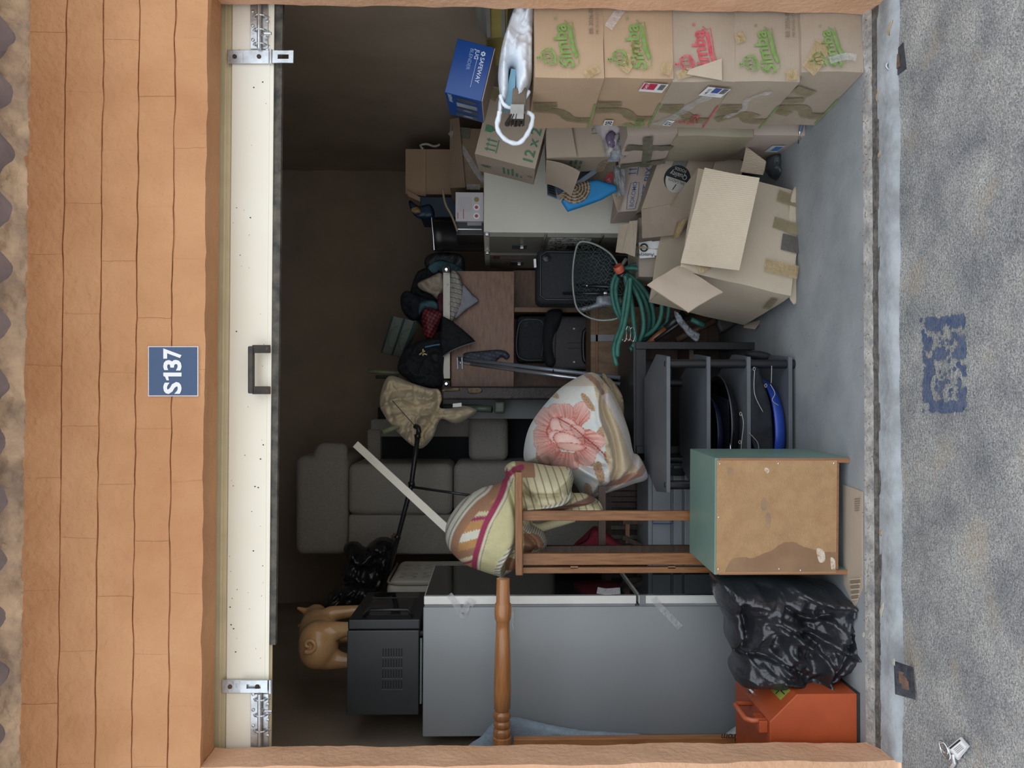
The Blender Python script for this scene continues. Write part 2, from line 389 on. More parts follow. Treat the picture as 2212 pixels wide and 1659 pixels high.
# faded blue paint on the asphalt, kept as chips with the shape of the mark
bp = mat('worn_blue_paint', (0.055, 0.085, 0.17), 0.8, scale=40, col2=(0.12, 0.14, 0.20), bump=0.5, bscale=120)
random.seed(3); b = MB(); c4 = [atz(*q, GZ) for q in ((1992, 690), (2082, 682), (2090, 888), (1996, 890))]
gv = [Vector(v.co)+g.location for v in g.data.vertices]
for i in range(3000):
    u, w = random.random(), random.random()
    keep = (u < 0.22)*0.85+(u > 0.86)*0.6+(w < 0.12)*0.8+(w > 0.9)*0.6+(0.33 < w < 0.44)*0.5+(0.66 < w < 0.78)*0.25+0.06
    if random.random() > keep or noise.noise(Vector((u*6, w*9, 2))) < -0.12: continue
    p = c4[0]*(1-u)*(1-w)+c4[1]*u*(1-w)+c4[2]*u*w+c4[3]*(1-u)*w; r = random.uniform(0.003, 0.009); a0 = random.random()*6
    z = GZ+0.006*noise.fractal(Vector((p[0]*4+3, p[1]*4, GZ*4)), 0.8, 2.0, 4)+0.0016
    b.add([(p[0]+r*math.cos(a0+k*1.26)*random.uniform(.6, 1.2), p[1]+r*math.sin(a0+k*1.26)*random.uniform(.6, 1.2), z) for k in range(5)], [(0, 1, 2, 3, 4)])
pm = b.build('painted_mark', bp, g); pm['kind'] = 'stuff'; pm['label'] = 'faded blue painted rectangle flaking off the asphalt'
# room shell
grid('wall_back', [(-WX-.1, YB, -0.02), (WX+.1, YB, -0.02), (WX+.1, YB, ZC+.03), (-WX-.1, YB, ZC+.03)], (60, 60), darkwall, 0.012, 2.0, 1, kind='structure')
grid('wall_right', [(WX, YB+.1, -0.02), (WX, -.05, -0.02), (WX, -.05, ZC+.03), (WX, YB+.1, ZC+.03)], (60, 60), darkwall, 0.012, 2.0, 2, kind='structure')
grid('wall_left', [(-WX, -.05, -0.02), (-WX, YB+.1, -0.02), (-WX, YB+.1, ZC+.03), (-WX, -.05, ZC+.03)], (60, 60), darkwall, 0.012, 2.0, 5, kind='structure')
struct(MB().box(-2.3, 2.3, -0.10, YB+0.15, ZC, ZC+0.05), 'ceiling', mat('pale_fibre_cement', (0.58, 0.57, 0.54), 0.9, var=0.1))
# front wall: two piers and the lintel core; the lintel's blocks are laid on it course by course
def rough_box(b, x0, x1, y0, y1, z0, z1, n, amp, seed, s=7.0):
    """box with uneven faces, subdivided n=(nx,ny,nz)"""
    nx, ny, nz_ = n
    def face(o, du, dv, A, B, nn):
        k = len(b.v)
        for j in range(B+1):
            for i in range(A+1):
                p = V3(o)+V3(du)*i/A+V3(dv)*j/B; off = np.array([noise.fractal(Vector(p*s)+Vector((seed+11*q, 0, 0)), 0.9, 2, 4) for q in range(3)])*amp
                b.v.append(tuple(p+off))
        for j in range(B):
            for i in range(A): a = k+j*(A+1)+i; b.f.append((a, a+1, a+A+2, a+A+1))
    dx, dy, dz = (x1-x0, 0, 0), (0, y1-y0, 0), (0, 0, z1-z0)
    face((x0, y0, z0), dx, dz, nx, nz_, 0); face((x1, y1, z0), (x0-x1, 0, 0), dz, nx, nz_, 0)
    face((x0, y1, z0), (0, y0-y1, 0), dz, ny, nz_, 0); face((x1, y0, z0), dy, dz, ny, nz_, 0)
    face((x0, y0, z1), dx, dy, nx, ny, 0); face((x0, y1, z0), dx, (0, y0-y1, 0), nx, ny, 0)
    return b
b = MB(); salmon = mat('pale_salmon_pier', (0.72, 0.43, 0.27), 0.8, scale=4, col2=(0.64, 0.36, 0.21), bump=0.6, bscale=50)  # piers get a brighter, pinker colour than the lintel
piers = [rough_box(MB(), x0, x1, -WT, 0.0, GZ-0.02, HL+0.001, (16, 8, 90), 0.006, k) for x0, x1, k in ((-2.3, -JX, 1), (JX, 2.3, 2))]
rough_box(b, -2.3, 2.3, -WT+0.003, 0.0, HL, 2.70, (160, 6, 20), 0.0015, 3)
wf = b.build('wall_front', paint, smooth=True, auto=40); wf['kind'] = 'structure'
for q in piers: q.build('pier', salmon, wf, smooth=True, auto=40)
zs = [HL-0.004, 2.236, 2.346, 2.457, 2.571, 2.686]; random.seed(5)
offs = [0.11, -0.05, 0.12, -0.06, 0.10]
for c in range(5):
    x = -2.3-offs[c]; L = 0.345
    while x < 2.3:
        b = MB(); lo = 0.0023
        x1 = x+L
        rough_box(b, max(x, -2.3)+0.0002, min(x1, 2.3)-0.0002, -WT-0.004+random.uniform(-.0012, .0012), -WT+0.02, zs[c]+(lo if c else -0.004), zs[c+1]-lo, (14, 2, 6), 0.0035 if c else 0.005, 3, 9.0)
        o = b.build('brick', paint, wf, smooth=True, auto=50)
        x = x1
# mortar bedding between the wall head and the corrugated roof
mortar = mat('weathered_mortar', (0.68, 0.48, 0.32), 0.95, scale=9, col2=(0.36, 0.255, 0.19), bump=0.8, bscale=50)
asb = mat('fibre_cement_roof', (0.30, 0.255, 0.27), 0.9, scale=7, col2=(0.21, 0.18, 0.19), bump=0.3, bscale=60)
PIT = 0.1775; XO = 0.05
def roofz(x, y): return 2.745+0.026*math.cos(2*math.pi*(x-XO)/PIT)+(-WT-y)*-0.06
v = []; f = []; nx = 26*12; ny = 8
for th in (0, 0.007):
    for j in range(ny+1):
        y = -0.62+(0.62+0.4)*j/ny
        for i in range(nx+1): x = -2.3+4.6*i/nx; v.append((x, y, roofz(x, y)+th))
M_ = (nx+1)*(ny+1)
for j in range(ny):
    for i in range(nx): a = j*(nx+1)+i; f += [(a, a+1, a+nx+2, a+nx+1), (a+M_, a+nx+1+M_, a+nx+2+M_, a+1+M_)]
for i in range(nx): f.append((i, i+M_, i+1+M_, i+1))
rf = link('roof', v, f, asb, smooth=True); rf['kind'] = 'structure'
struct(MB().box(-2.4, 2.4, -0.1, YB+0.3, ZC+0.05, ZC+0.12), 'roof', asb)
random.seed(11); i = 0; x = -2.3
while x < 2.25:
    x1 = x+PIT/2; b = MB(); n_ = 10; k = 8; top = (i % 2 == 0)
    vv = []
    for a in range(n_+1):
        xx = x+(x1-x)*a/n_; zt = roofz(xx, -WT-0.01)-0.0005; out = 0.028+0.02*noise.noise(Vector((xx*7, 3, 1)))+0.012*noise.noise(Vector((xx*25, 5, 1)))
        for c in range(k+1):
            t = c/k; z = 2.680+(zt-2.680)*t; r = out*(0.25+0.75*t**1.3)+0.014*noise.fractal(Vector((xx*18, z*24, 1.5)), 0.9, 2, 4)
            vv.append((xx, -WT+0.004-max(r, 0.001), z))
    kk = len(vv); vv += [(p[0], -WT+0.05, p[2]) for p in vv]
    ff = []
    for a in range(n_):
        for c in range(k): q = a*(k+1)+c; ff += [(q, q+1, q+k+2, q+k+1), (q+kk, q+k+1+kk, q+k+2+kk, q+1+kk)]
        q = a*(k+1); ff += [(q, q+k+1, q+k+1+kk, q+kk), (q+k, q+k+kk, q+2*k+1+kk, q+2*k+1)]
    for c in range(k): ff += [(c, c+kk, c+1+kk, c+1), (n_*(k+1)+c, n_*(k+1)+c+1, n_*(k+1)+c+1+kk, n_*(k+1)+c+kk)]
    link('mortar_fillet', vv, ff, mortar, wf, smooth=True, auto=60); x = x1; i += 1
# sectional door, open: its lowest panel hangs behind the lintel
door = bpy.data.objects.new('door_1', None); COL.objects.link(door); door.location = (0, 0.03, 1.97); door['kind'] = 'structure'
DZ = 1.979
b = MB().box(-1.30, 1.30, 0.030, 0.060, DZ, 2.118); b.build('door_panel', cream, door, bevel=0.003)
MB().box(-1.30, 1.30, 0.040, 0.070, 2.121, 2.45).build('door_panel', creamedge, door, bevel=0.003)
MB().box(-1.30, 1.30, 0.0285, 0.034, DZ+0.012, DZ+0.016).build('rib', cream, door)
MB().box(-1.30, 1.30, 0.0285, 0.034, DZ-0.001, DZ+0.005).build('rib', cream, door)
MB().box(-1.30, 1.30, 0.037, 0.043, 2.129, 2.133).build('rib', creamedge, door); MB().box(-1.30, 1.30, 0.037, 0.043, 2.141, 2.144).build('rib', creamedge, door)
MB().slab([(-0.9, 0.056, DZ-0.020), (1.3, 0.056, DZ-0.028), (1.3, 0.056, DZ+0.012), (-0.9, 0.056, DZ+0.012)], -0.02, (60, 2), 0, 0.006, 4).build('rubber_seal', rubber, door)
MB().slab([(-1.3, 0.052, DZ-0.006), (0.5, 0.052, DZ-0.010), (0.5, 0.052, DZ+0.012), (-1.3, 0.052, DZ+0.012)], -0.006, (60, 2), 0, 0.004, 9).build('weather_strip', creamedge, door)
random.seed(8); b = MB()
for _ in range(50):
    x, z, r = random.uniform(-1.2, 1.2), random.uniform(DZ+0.02, 2.11), random.choice((0.0010, 0.0012, 0.0016, 0.0024)); b.add([(x+r*math.cos(k*1.05), 0.0294, z+r*1.2*math.sin(k*1.05)) for k in range(6)], [(0, 1, 2, 3, 4, 5)])
b.build('fly_specks', blackiron, door)['kind'] = 'stuff'
# pull handle
h = MB(); q = lambda x, y: at(x, y, 0.0)
A, B_ = at(543, 752, -0.012), at(543, 846, -0.012)
h.bar(A+[0.006, 0, 0], B_-[0.006, 0, 0], 0.022, 0.018)
ho = h.build('pull_handle', blackiron, door, bevel=0.004)
for y in (754, 843):
    p = at(545, y, -0.012); e = at(584, y, 0.012); MB().bar(p, e, 0.026, 0.016, (0, 1, 0)).build('bracket', blackiron, ho, bevel=0.002)
    p2 = at(580, y, 0.016); MB().lathe(p2-[0, 0.012, 0], (0, -1, 0), [(0, 0.006), (0.004, 0.006), (0.006, 0.003)], 10).build('bolt_head', rust, ho)
# hasps and slide bolts
def hasp(y0, y1, top, bot, tail, folded):
    yc = (y0+y1)/2; w = abs(y1-y0)/ppm(0.02)
    b = MB(); a, c = at(top, yc, 0.024), at(bot, yc, 0.024); b.bar(a, c, w, 0.006, (0, 1, 0)); o = b.build('hasp', galv, door, bevel=0.002)
    MB().tube([at(bot+2, y0, 0.02), at(bot+2, y1, 0.02)], 0.007, 10).build('knuckle', galv, o)
    for t in (0.18, 0.75): p = a+(c-a)*t; MB().lathe(p-[0, 0.002, 0], (0, -1, 0), [(0, 0.008), (0.004, 0.007), (0.007, 0.002)], 10).build('bolt_head', rust, o)
    if folded:
        a, c = at(bot-4, yc, 0.012), at(bot-62, yc, 0.010)
    else:
        a, c = at(bot+6, yc, 0.016), at(tail, yc, 0.012)
    d = c-a; b = MB(); b.bar(a, a+d*0.25, w*0.9, 0.005, (0, 1, 0)); b.bar(a+d*0.78, c, w*0.9, 0.005, (0, 1, 0))
    for s in (-1, 1): b.bar(a+d*0.24+[s*w*0.3, 0, 0], a+d*0.79+[s*w*0.3, 0, 0], w*0.28, 0.005, (0, 1, 0))
    lf = b.build('hasp_leaf', galv, o)
def slide_bolt(yA, yB, xc, n):
    a, c = at(xc, yA, 0.026), at(xc, yB, 0.026); b = MB(); b.bar(a, c, 0.058, 0.005, (0, 1, 0)); o = b.build('bolt_plate', galv, door, bevel=0.001)
    a, c = at(xc, yA, 0.014), at(xc, yB, 0.014); MB().tube([a, c], 0.0075, 10).build('slide_bolt', galv, o)
    for t in (0.12, 0.42, 0.72):
        m_ = a+(c-a)*t; pts = [m_+[0, 0.012*abs(u)**2+(-0.004 if abs(u) < 0.7 else 0.006), u*0.030] for u in np.linspace(-1, 1, 9)]
        MB().tube(pts, 0.0035, 6).build('staple', galv, o)
        for s in (-1, 1): MB().lathe(m_+[0.016*s, 0.009, 0.024*s], (0, -1, 0), [(0, 0.006), (0.003, 0.005), (0.004, 0.001)], 10).build('screw', galv, o)
    kb = at(xc+6, yA+(yB-yA)*0.3, 0.006); MB().tube([kb, kb+[0, -0.012, -0.012], kb+[0, -0.012, -0.034]], 0.005, 8).build('knob', galv, o)
hasp(108, 138, 491, 583, 634, False); slide_bolt(106, 4, 560, 0)
hasp(1468, 1497, 479, 582, 0, True); slide_bolt(1499, 1612, 561, 1)
# unit number plate on the lintel
navy = mat('navy_plate', (0.035, 0.075, 0.165), 0.3, var=0.05); white = mat('white_print', (0.85, 0.85, 0.84), 0.5, var=0.03)
np_ = thing('number_plate', 'navy blue square plate reading S137 on the orange lintel', 'sign', at(428, 802, -WT-0.006))
c = [at(428, 856, -WT-0.010), at(428, 748, -WT-0.010), at(320, 748, -WT-0.010), at(320, 856, -WT-0.010)]
MB().slab(c, 0.012, (4, 4)).build('plate', mat('clear_plastic_edge', (0.75, 0.72, 0.74), 0.15, var=0.05), np_)
cc = sum(c)/4; c2 = [cc+(p-cc)*0.965-[0, 0.0012, 0] for p in c]; MB().slab(c2, 0.001, (1, 1)).build('face', navy, np_)
def _fit(ch, x0, x1): v, f = text2d(ch, 0.035); lo, hi = v.min(0), v.max(0); return ((v-lo)/(hi-lo)*[x1-x0, 1]+[x0, 0], f)
_one = (np.array([(0.385, 0), (0.47, 0), (0.47, 1), (0.40, 1), (0.375, 0.90), (0.30, 0.82), (0.30, 0.69), (0.385, 0.73)]), [(0, 1, 2, 3, 7), (3, 4, 5, 6, 7)])
uxx = (c[1]-c[0]); uyy = (c[3]-c[0])
decal('lettering', [_fit('S', 0.0, 0.265), _one, _fit('3', 0.515, 0.75), _fit('7', 0.775, 1.0)], c[0]+uxx*0.045+uyy*0.325-[0, 0.002, 0], uxx*0.91, uyy*0.365, white, np_, 0.0008)

# ---------------------------------------------------------------- cartons
def cbmat(name, col, col2, ax='Z'):
    m = mat(name, col, 0.85, scale=3.0, col2=col2, bump=0.10, bscale=35); return wave_bump(m, ax, 60, 0.10, 0.0015)
kraft_warm = cbmat('kraft_board_warm', (0.50, 0.345, 0.225), (0.43, 0.295, 0.19), 'Z')
kraft_grey = cbmat('kraft_board_grey', (0.43, 0.345, 0.265), (0.37, 0.295, 0.225), 'Z')
kraft_pale = cbmat('kraft_board_pale', (0.52, 0.43, 0.325), (0.46, 0.375, 0.28), 'Z')
kraft_pink = cbmat('kraft_board_pinkish', (0.52, 0.42, 0.35), (0.46, 0.37, 0.31), 'Z')
kraft_dark = cbmat('kraft_board_dark', (0.26, 0.185, 0.125), (0.22, 0.155, 0.105), 'Z')
kraft_rib = wave_bump(mat('kraft_board_ribbed', (0.56, 0.465, 0.35), 0.85, scale=3, col2=(0.49, 0.40, 0.30)), 'X', 42, 0.5, 0.003)
tape_brown = mat('brown_tape', (0.25, 0.205, 0.115), 0.2, scale=15, col2=(0.34, 0.28, 0.165), bump=0.25, bscale=50, alpha=0.75)
tape_gold = mat('gold_tape', (0.44, 0.30, 0.13), 0.15, scale=25, col2=(0.56, 0.42, 0.22), bump=0.7, bscale=70, alpha=0.6)
tape_clear = mat('clear_tape', (0.80, 0.80, 0.80), 0.1, scale=30, col2=(0.6, 0.6, 0.62), bump=1.0, bscale=60, alpha=0.35)
clear_film = mat('clear_plastic_film', (0.55, 0.58, 0.62), 0.08, scale=25, col2=(0.30, 0.33, 0.36), bump=1.0, bscale=45, alpha=0.5)
print_green = mat('green_print', (0.15, 0.29, 0.055), 0.8, scale=40, col2=(0.24, 0.35, 0.12)); print_red = mat('red_print', (0.55, 0.045, 0.07), 0.8, scale=40, col2=(0.60, 0.16, 0.16))
print_dgreen = mat('dark_green_print', (0.05, 0.17, 0.09), 0.8, scale=50, col2=(0.10, 0.22, 0.13)); print_blue = mat('blue_print', (0.04, 0.11, 0.26), 0.8, scale=40, col2=(0.09, 0.17, 0.32))
print_black = mat('black_print', (0.015, 0.018, 0.022), 0.7, var=0.1); print_faint = mat('faint_black_print', (0.14, 0.11, 0.09), 0.85, scale=60, col2=(0.24, 0.19, 0.15))
sticker_white = mat('white_sticker', (0.86, 0.86, 0.86), 0.35, var=0.03); sticker_red = mat('red_sticker', (0.58, 0.03, 0.09), 0.35, var=0.05); sticker_blue = mat('blue_sticker', (0.02, 0.07, 0.36), 0.35, var=0.05)
inside_dark = mat('inner_board', (0.30, 0.22, 0.15), 0.9, var=0.1)
def bulge_box(b, fr, d, bulge=0.006, seed=0, n=7, open_top=False, crush=0.003):
    w, dp, h = d
    def face(fn, nrm, bl):
        k = len(b.v)
        for j in range(n+1):
            for i in range(n+1):
                u, v = i/n*2-1, j/n*2-1; e = (1-u*u)*(1-v*v); q = np.array(fn(u, v))
                q = q+np.array(nrm)*(bl*e)
                ds = crush*np.array([nz(*(q*6+seed*3.1+ax*9)) for ax in range(3)]); b.v.append(tuple(fr.p(*(q+ds))))
        for j in range(n):
            for i in range(n): a = k+j*(n+1)+i; b.f.append((a, a+1, a+n+2, a+n+1))
    X, Yh = w/2, dp/2
    face(lambda u, v: (u*X, -Yh, (v+1)/2*h), (0, -1, 0), bulge); face(lambda u, v: (-u*X, Yh, (v+1)/2*h), (0, 1, 0), bulge)
    face(lambda u, v: (-X, -u*Yh, (v+1)/2*h), (-1, 0, 0), bulge); face(lambda u, v: (X, u*Yh, (v+1)/2*h), (1, 0, 0), bulge)
    face(lambda u, v: (u*X, -v*Yh, 0), (0, 0, -1), 0)
    if not open_top: face(lambda u, v: (u*X, v*Yh, h), (0, 0, 1), bulge*0.5)
    else:
        t = 0.006; X2, Y2 = X-t, Yh-t
        face(lambda u, v: (-u*X2, -Y2, t+(v+1)/2*(h-t)), (0, -1, 0), bulge); face(lambda u, v: (u*X2, Y2, t+(v+1)/2*(h-t)), (0, 1, 0), bulge)
        face(lambda u, v: (-X2, u*Y2, t+(v+1)/2*(h-t)), (-1, 0, 0), bulge); face(lambda u, v: (X2, -u*Y2, t+(v+1)/2*(h-t)), (1, 0, 0), bulge)
        face(lambda u, v: (u*X2, v*Y2, t), (0, 0, 1), 0)
        for (x0, y0, x1, y1) in ((-X, -Yh, X, -Yh), (X, -Yh, X, Yh), (X, Yh, -X, Yh), (-X, Yh, -X, -Yh)):
            g_ = lambda x, s: x*s
            b.add([fr.p(x0, y0, h), fr.p(x1, y1, h), fr.p(x1*X2/X, y1*Y2/Yh, h), fr.p(x0*X2/X, y0*Y2/Yh, h)], [(0, 1, 2, 3)])
    return b
def carton(name, label, fr, d, m, bulge=0.006, seed=0, open_top=False, group=None, cat='box', crush=0.003):
    t = thing(name, label, cat, fr.o, group=group); bd = bulge_box(MB(), fr, d, bulge, seed, open_top=open_top, crush=crush).build('body', m, t, smooth=True, auto=35)
    t['_'] = 0; del t['_']; return t, bd
class Face:
    """a face of a carton as a print plane: x right, y up as seen from outside, origin at its lower left"""
    def __init__(s, fr, d, which):
        w, dp, h = d
        o, ux, uy = {'F': ((-w/2, -dp/2, 0), (1, 0, 0), (0, 0, 1)), 'L': ((-w/2, dp/2, 0), (0, -1, 0), (0, 0, 1)), 'R': ((w/2, -dp/2, 0), (0, 1, 0), (0, 0, 1)), 'U': ((-w/2, -dp/2, h), (1, 0, 0), (0, 1, 0))}[which]
        s.o, s.ux, s.uy = fr.p(*o), fr.v(*ux), fr.v(*uy); s.n = unit(np.cross(s.ux, s.uy))
    def pt(s, x, y, off=0): return s.o+s.ux*x+s.uy*y+s.n*off
    def print(s, name, shapes, x, y, m, parent, rot=0, off=0.009):
        c, q = math.cos(RAD(rot)), math.sin(RAD(rot)); return decal(name, shapes, s.pt(x, y), s.ux*c+s.uy*q, -s.ux*q+s.uy*c, m, parent, off)
    def strip(s, name, pts, w, m, parent, off=0.009, wob=0.0):
        b = MB(); v, f = strip2(spline(pts, 0.02), w); b.add([s.pt(q[0], q[1], off+wob*nz(q[0]*40, q[1]*40, 1)) for q in v], f); return b.build(name, m, parent, smooth=True)
def crown_logo(fc, x, y, s, m, parent, rot=8, off=0.009):
    """crown over a ribbon with bold lettering"""
    bend = lambda a, b_: (a, b_+0.10*math.sin((a-0.1)*3.0)*0.6)
    def mp(v): return np.array([bend(*q) for q in v])*s
    sh = []
    v, f = tx('Simba', 0.43, -0.04, 0.20, 0.026, 0.10, space=1.0); sh.append((mp(v), f))
    rib = [(0.02, 0.10), (0.2, 0.155), (0.45, 0.15), (0.72, 0.145), (0.98, 0.20), (0.93, 0.10), (0.99, 0.055), (0.70, 0.05), (0.42, 0.06), (0.2, 0.05)]
    v = [(0.14, 0.12), (0.4, 0.155), (0.66, 0.145), (0.94, 0.185), (0.9, 0.09), (0.66, 0.06), (0.4, 0.07), (0.2, 0.05)]; sh.append((mp(v), [tuple(range(len(v)))]))
    sh.append((mp(strip2([(0.0, 0.13), (-0.06, 0.3), (0.03, 0.46), (0.12, 0.5)], 0.018)[0]), strip2([(0, 0)]*4, 1)[1]))
    ln = strip2([(0.0, 0.10), (0.2, 0.03), (0.45, 0.03), (0.72, 0.02), (1.0, 0.06), (0.97, 0.14), (1.06, 0.24)], 0.016); sh.append((mp(ln[0]), ln[1]))
    for k in (-0.10, 0.0, 0.10):   # crown arches
        r = ring2(0.26+k, 0.72, 0.062, 0.13, 0.022, 18); sh.append((mp(r[0]), r[1]))
    r = ring2(0.26, 0.68, 0.20, 0.15, 0.026, 22, -0.3, math.pi+0.3); sh.append((mp(r[0]), r[1]))
    ln = strip2([(0.07, 0.60), (0.26, 0.55), (0.45, 0.60)], 0.045); sh.append((mp(ln[0]), ln[1]))
    for a, c in ((0.26, 0.90), (0.26, 0.95)): r = rect2(a-0.045, c-0.012, a+0.045, c+0.012); sh.append((mp(r[0]), r[1]))
    r = rect2(0.245, 0.84, 0.275, 0.98); sh.append((mp(r[0]), r[1]))
    r = ring2(1.12, 0.44, 0.035, 0.035, 0.01, 16); sh.append((mp(r[0]), r[1]))
    v, f = tx('R', 0.045, 1.105, 0.423, 0.002); sh.append((mp(v), f))
    fc.print('logo', sh, x, y, m, parent, rot, off)
# the stack of five snack cartons beside the right jamb
SW, SD = 0.42, 0.40
stack = [(0.000, 0.208, 0.985, 5, kraft_grey, print_green, 'crushed brown carton with green crown logo and clear tape, at the stack foot'),
         (0.208, 0.219, 0.968, 3, kraft_grey, print_green, 'brown carton with green crown logo and date stamp, second from the floor in the stack'),
         (0.427, 0.212, 0.968, 2, kraft_grey, print_red, 'greyish carton with red crown logo and blue price sticker in the middle of the stack'),
         (0.639, 0.234, 0.972, 3, kraft_warm, print_green, 'brown carton with green crown logo and red price sticker, second from the stack top'),
         (0.873, 0.231, 0.965, 4, kraft_warm, print_green, 'brown carton with green crown logo and date stamp, topmost beside the right jamb')]
for i, (z, h, x, yaw, m, pm_, lab) in enumerate(stack):
    d = (SW, SD, h); fr = Frame((x+SW/2+0.012, 0.004+SD/2+(0.02 if i else 0.005), z), yaw); t, bd = carton('carton', lab, fr, d, m, 0.007, i, group='snack cartons stacked beside the jamb', crush=0.005)
    F, L = Face(fr, d, 'F'), Face(fr, d, 'L')
    crown_logo(F, [0.03, 0.04, 0.035, 0.04, 0.045][i], h*[0.26, 0.27, 0.25, 0.27, 0.32][i], [0.13, 0.145, 0.15, 0.155, 0.15][i], pm_, t, [14, 10, 8, 8, 8][i], 0.011)
    if i in (1, 4):
        F.print('date_print', [tx('BB 2026-07-08', 0.020, 0, 0, 0.0)], 0.15, h*0.16, print_faint, t, 0, 0.010); F.print('date_print', [tx('MD 2024-02-17 11:52', 0.012)], 0.15, h*0.16-0.018, print_faint, t, 0, 0.010)
    L.strip('tape', [(0.15+0.02*i % 0.05, h*0.98), (0.16, h*0.55), (0.10, h*0.35), (0.09, h*0.05)], 0.045, tape_brown, t, 0.010)
    L.strip('tape', [(SD*0.52, h-0.004), (SD*0.55, h*0.62)], 0.04, tape_brown, t, 0.0105)
    L.print('edge_print', [rect2(0.02, 0.004, 0.22, 0.010)], 0, 0, print_green if i != 2 else print_red, t, 0, 0.007)
    if i == 3:
        L.print('price_sticker', [rect2(0, 0, 0.065, 0.085)], SD-0.085, 0.02, sticker_white, t, -8, 0.010); L.print('price_panel', [rect2(0.018, 0.036, 0.062, 0.082)], SD-0.085, 0.02, sticker_red, t, -8, 0.0107)
        L.print('price_lettering', [tx('04974', 0.018, 0.021, 0.062, 0.003)], SD-0.085, 0.02, sticker_white, t, -8, 0.0112); L.print('barcode', [rect2(0.022+0.005*k, 0.006, 0.024+0.005*k+0.0012*(k % 2), 0.026) for k in range(8)], SD-0.085, 0.02, print_black, t, -8, 0.0112)
        L.print('number_label', [rect2(0, 0, 0.05, 0.034)], 0.03, 0.15, sticker_white, t, 0, 0.010); L.print('number', [tx('08', 0.036, 0.005, 0.004, 0.012)], 0.03, 0.15, print_black, t, 0, 0.0107)
        crown_logo(L, 0.015, 0.02, 0.09, print_green, t, 5, 0.010)
        F.strip('tape', [(0.02, 0.17), (0.06, 0.145), (0.12, 0.125)], 0.035, tape_gold, t, 0.011); F.strip('tape', [(0.01, 0.03), (0.05, 0.02)], 0.035, tape_gold, t, 0.011); F.strip('tape', [(0.17, 0.22), (0.22, 0.185), (0.26, 0.15)], 0.03, tape_clear, t, 0.013, 0.006)
    if i == 2:
        L.print('price_sticker', [rect2(0, 0, 0.07, 0.085)], SD-0.10, 0.02, sticker_white, t, -12, 0.010); L.print('price_panel', [rect2(0.03, 0.03, 0.068, 0.056)], SD-0.10, 0.02, sticker_blue, t, -12, 0.0107)
        L.print('price_lettering', [tx('140173', 0.015, 0.012, 0.064, 0.003)], SD-0.10, 0.02, print_black, t, -12, 0.0112); L.print('barcode', [rect2(0.030+0.005*k, 0.005, 0.032+0.005*k+0.0012*(k % 2), 0.026) for k in range(8)], SD-0.10, 0.02, print_black, t, -12, 0.0112)
        L.print('number_label', [rect2(0, 0, 0.05, 0.03)], 0.04, 0.14, sticker_white, t, -10, 0.010); L.print('number', [tx('07', 0.034, 0.006, 0.003, 0.010)], 0.04, 0.14, print_black, t, -10, 0.0107)
        crown_logo(L, 0.06, 0.035, 0.09, print_red, t, 5, 0.010); L.strip('tape', [(0.05, 0.2), (0.14, 0.14), (0.26, 0.1), (0.33, 0.05)], 0.035, tape_clear, t, 0.012, 0.008); F.strip('tape', [(0.015, 0.2), (0.03, 0.15), (0.03, 0.09)], 0.03, tape_gold, t, 0.011)
        MB().slab([F.pt(0.0, 0.05, 0.012), F.pt(0.02, 0.17, 0.012), F.pt(0.035, 0.16, 0.014), F.pt(0.075, 0.05, 0.012)], 0.003, (3, 3)).build('torn_flap', kraft_pale, t)
    if i == 1:
        F.strip('tape', [(0.0, 0.03), (0.035, 0.035)], 0.04, tape_gold, t, 0.011); F.strip('tape', [(0.14, 0.22), (0.15, 0.19)], 0.035, tape_gold, t, 0.011)
        L.strip('tape', [(0.12, 0.19), (0.2, 0.13), (0.28, 0.14), (0.35, 0.08)], 0.02, tape_clear, t, 0.013, 0.010); L.strip('tape', [(0.10, 0.20), (0.16, 0.12), (0.13, 0.06)], 0.045, tape_brown, t, 0.011)
    if i == 0:
        F.strip('tape', [(0.0, 0.195), (0.03, 0.17), (0.10, 0.14)], 0.055, tape_gold, t, 0.011); F.strip('tape', [(0.035, 0.12), (0.05, 0.065), (0.045, 0.03)], 0.025, tape_clear, t, 0.013)
        L.strip('tape', [(0.30, 0.20), (0.26, 0.12)], 0.05, tape_brown, t, 0.011); L.strip('tape', [(0.13, 0.19), (0.11, 0.14)], 0.035, tape_brown, t, 0.011)
    if i == 4:
        F.strip('tape', [(0.005, 0.035), (0.03, 0.05)], 0.05, tape_gold, t, 0.011)
# second row of cartons behind the stack
fr = Frame((1.19, 0.66, 0), -3); d = (0.42, 0.38, 0.205); t, bd = carton('carton', 'low brown carton on the floor with a blue and white sticker, behind the logo stack', fr, d, kraft_pink, 0.004, 11)
L = Face(fr, d, 'L'); L.print('price_sticker', [rect2(0, 0, 0.10, 0.055)], 0.16, 0.03, sticker_white, t, 0, 0.008); L.print('price_panel', [rect2(0.02, 0.004, 0.085, 0.036)], 0.16, 0.03, mat('sky_blue_sticker', (0.10, 0.32, 0.70), 0.4), t, 0, 0.0087)
F = Face(fr, d, 'F')
fr = Frame((1.185, 0.66, 0.205), -2); d = (0.43, 0.36, 0.30); t, bd = carton('carton', 'sagging olive brown carton bulging over the low one behind the logo stack', fr, d, mat('olive_board', (0.40, 0.345, 0.24), 0.6, scale=3, col2=(0.33, 0.28, 0.20), bump=0.1, bscale=30), 0.022, 12, crush=0.012)
fr = Frame((1.17, 0.68, 0.512), 4, -3, -4); d = (0.40, 0.34, 0.20); t, bd = carton('carton', 'pinkish carton bound with dark olive tape, behind the red logo carton', fr, d, kraft_pink, 0.008, 13, crush=0.008)
L = Face(fr, d, 'L'); F = Face(fr, d, 'F')
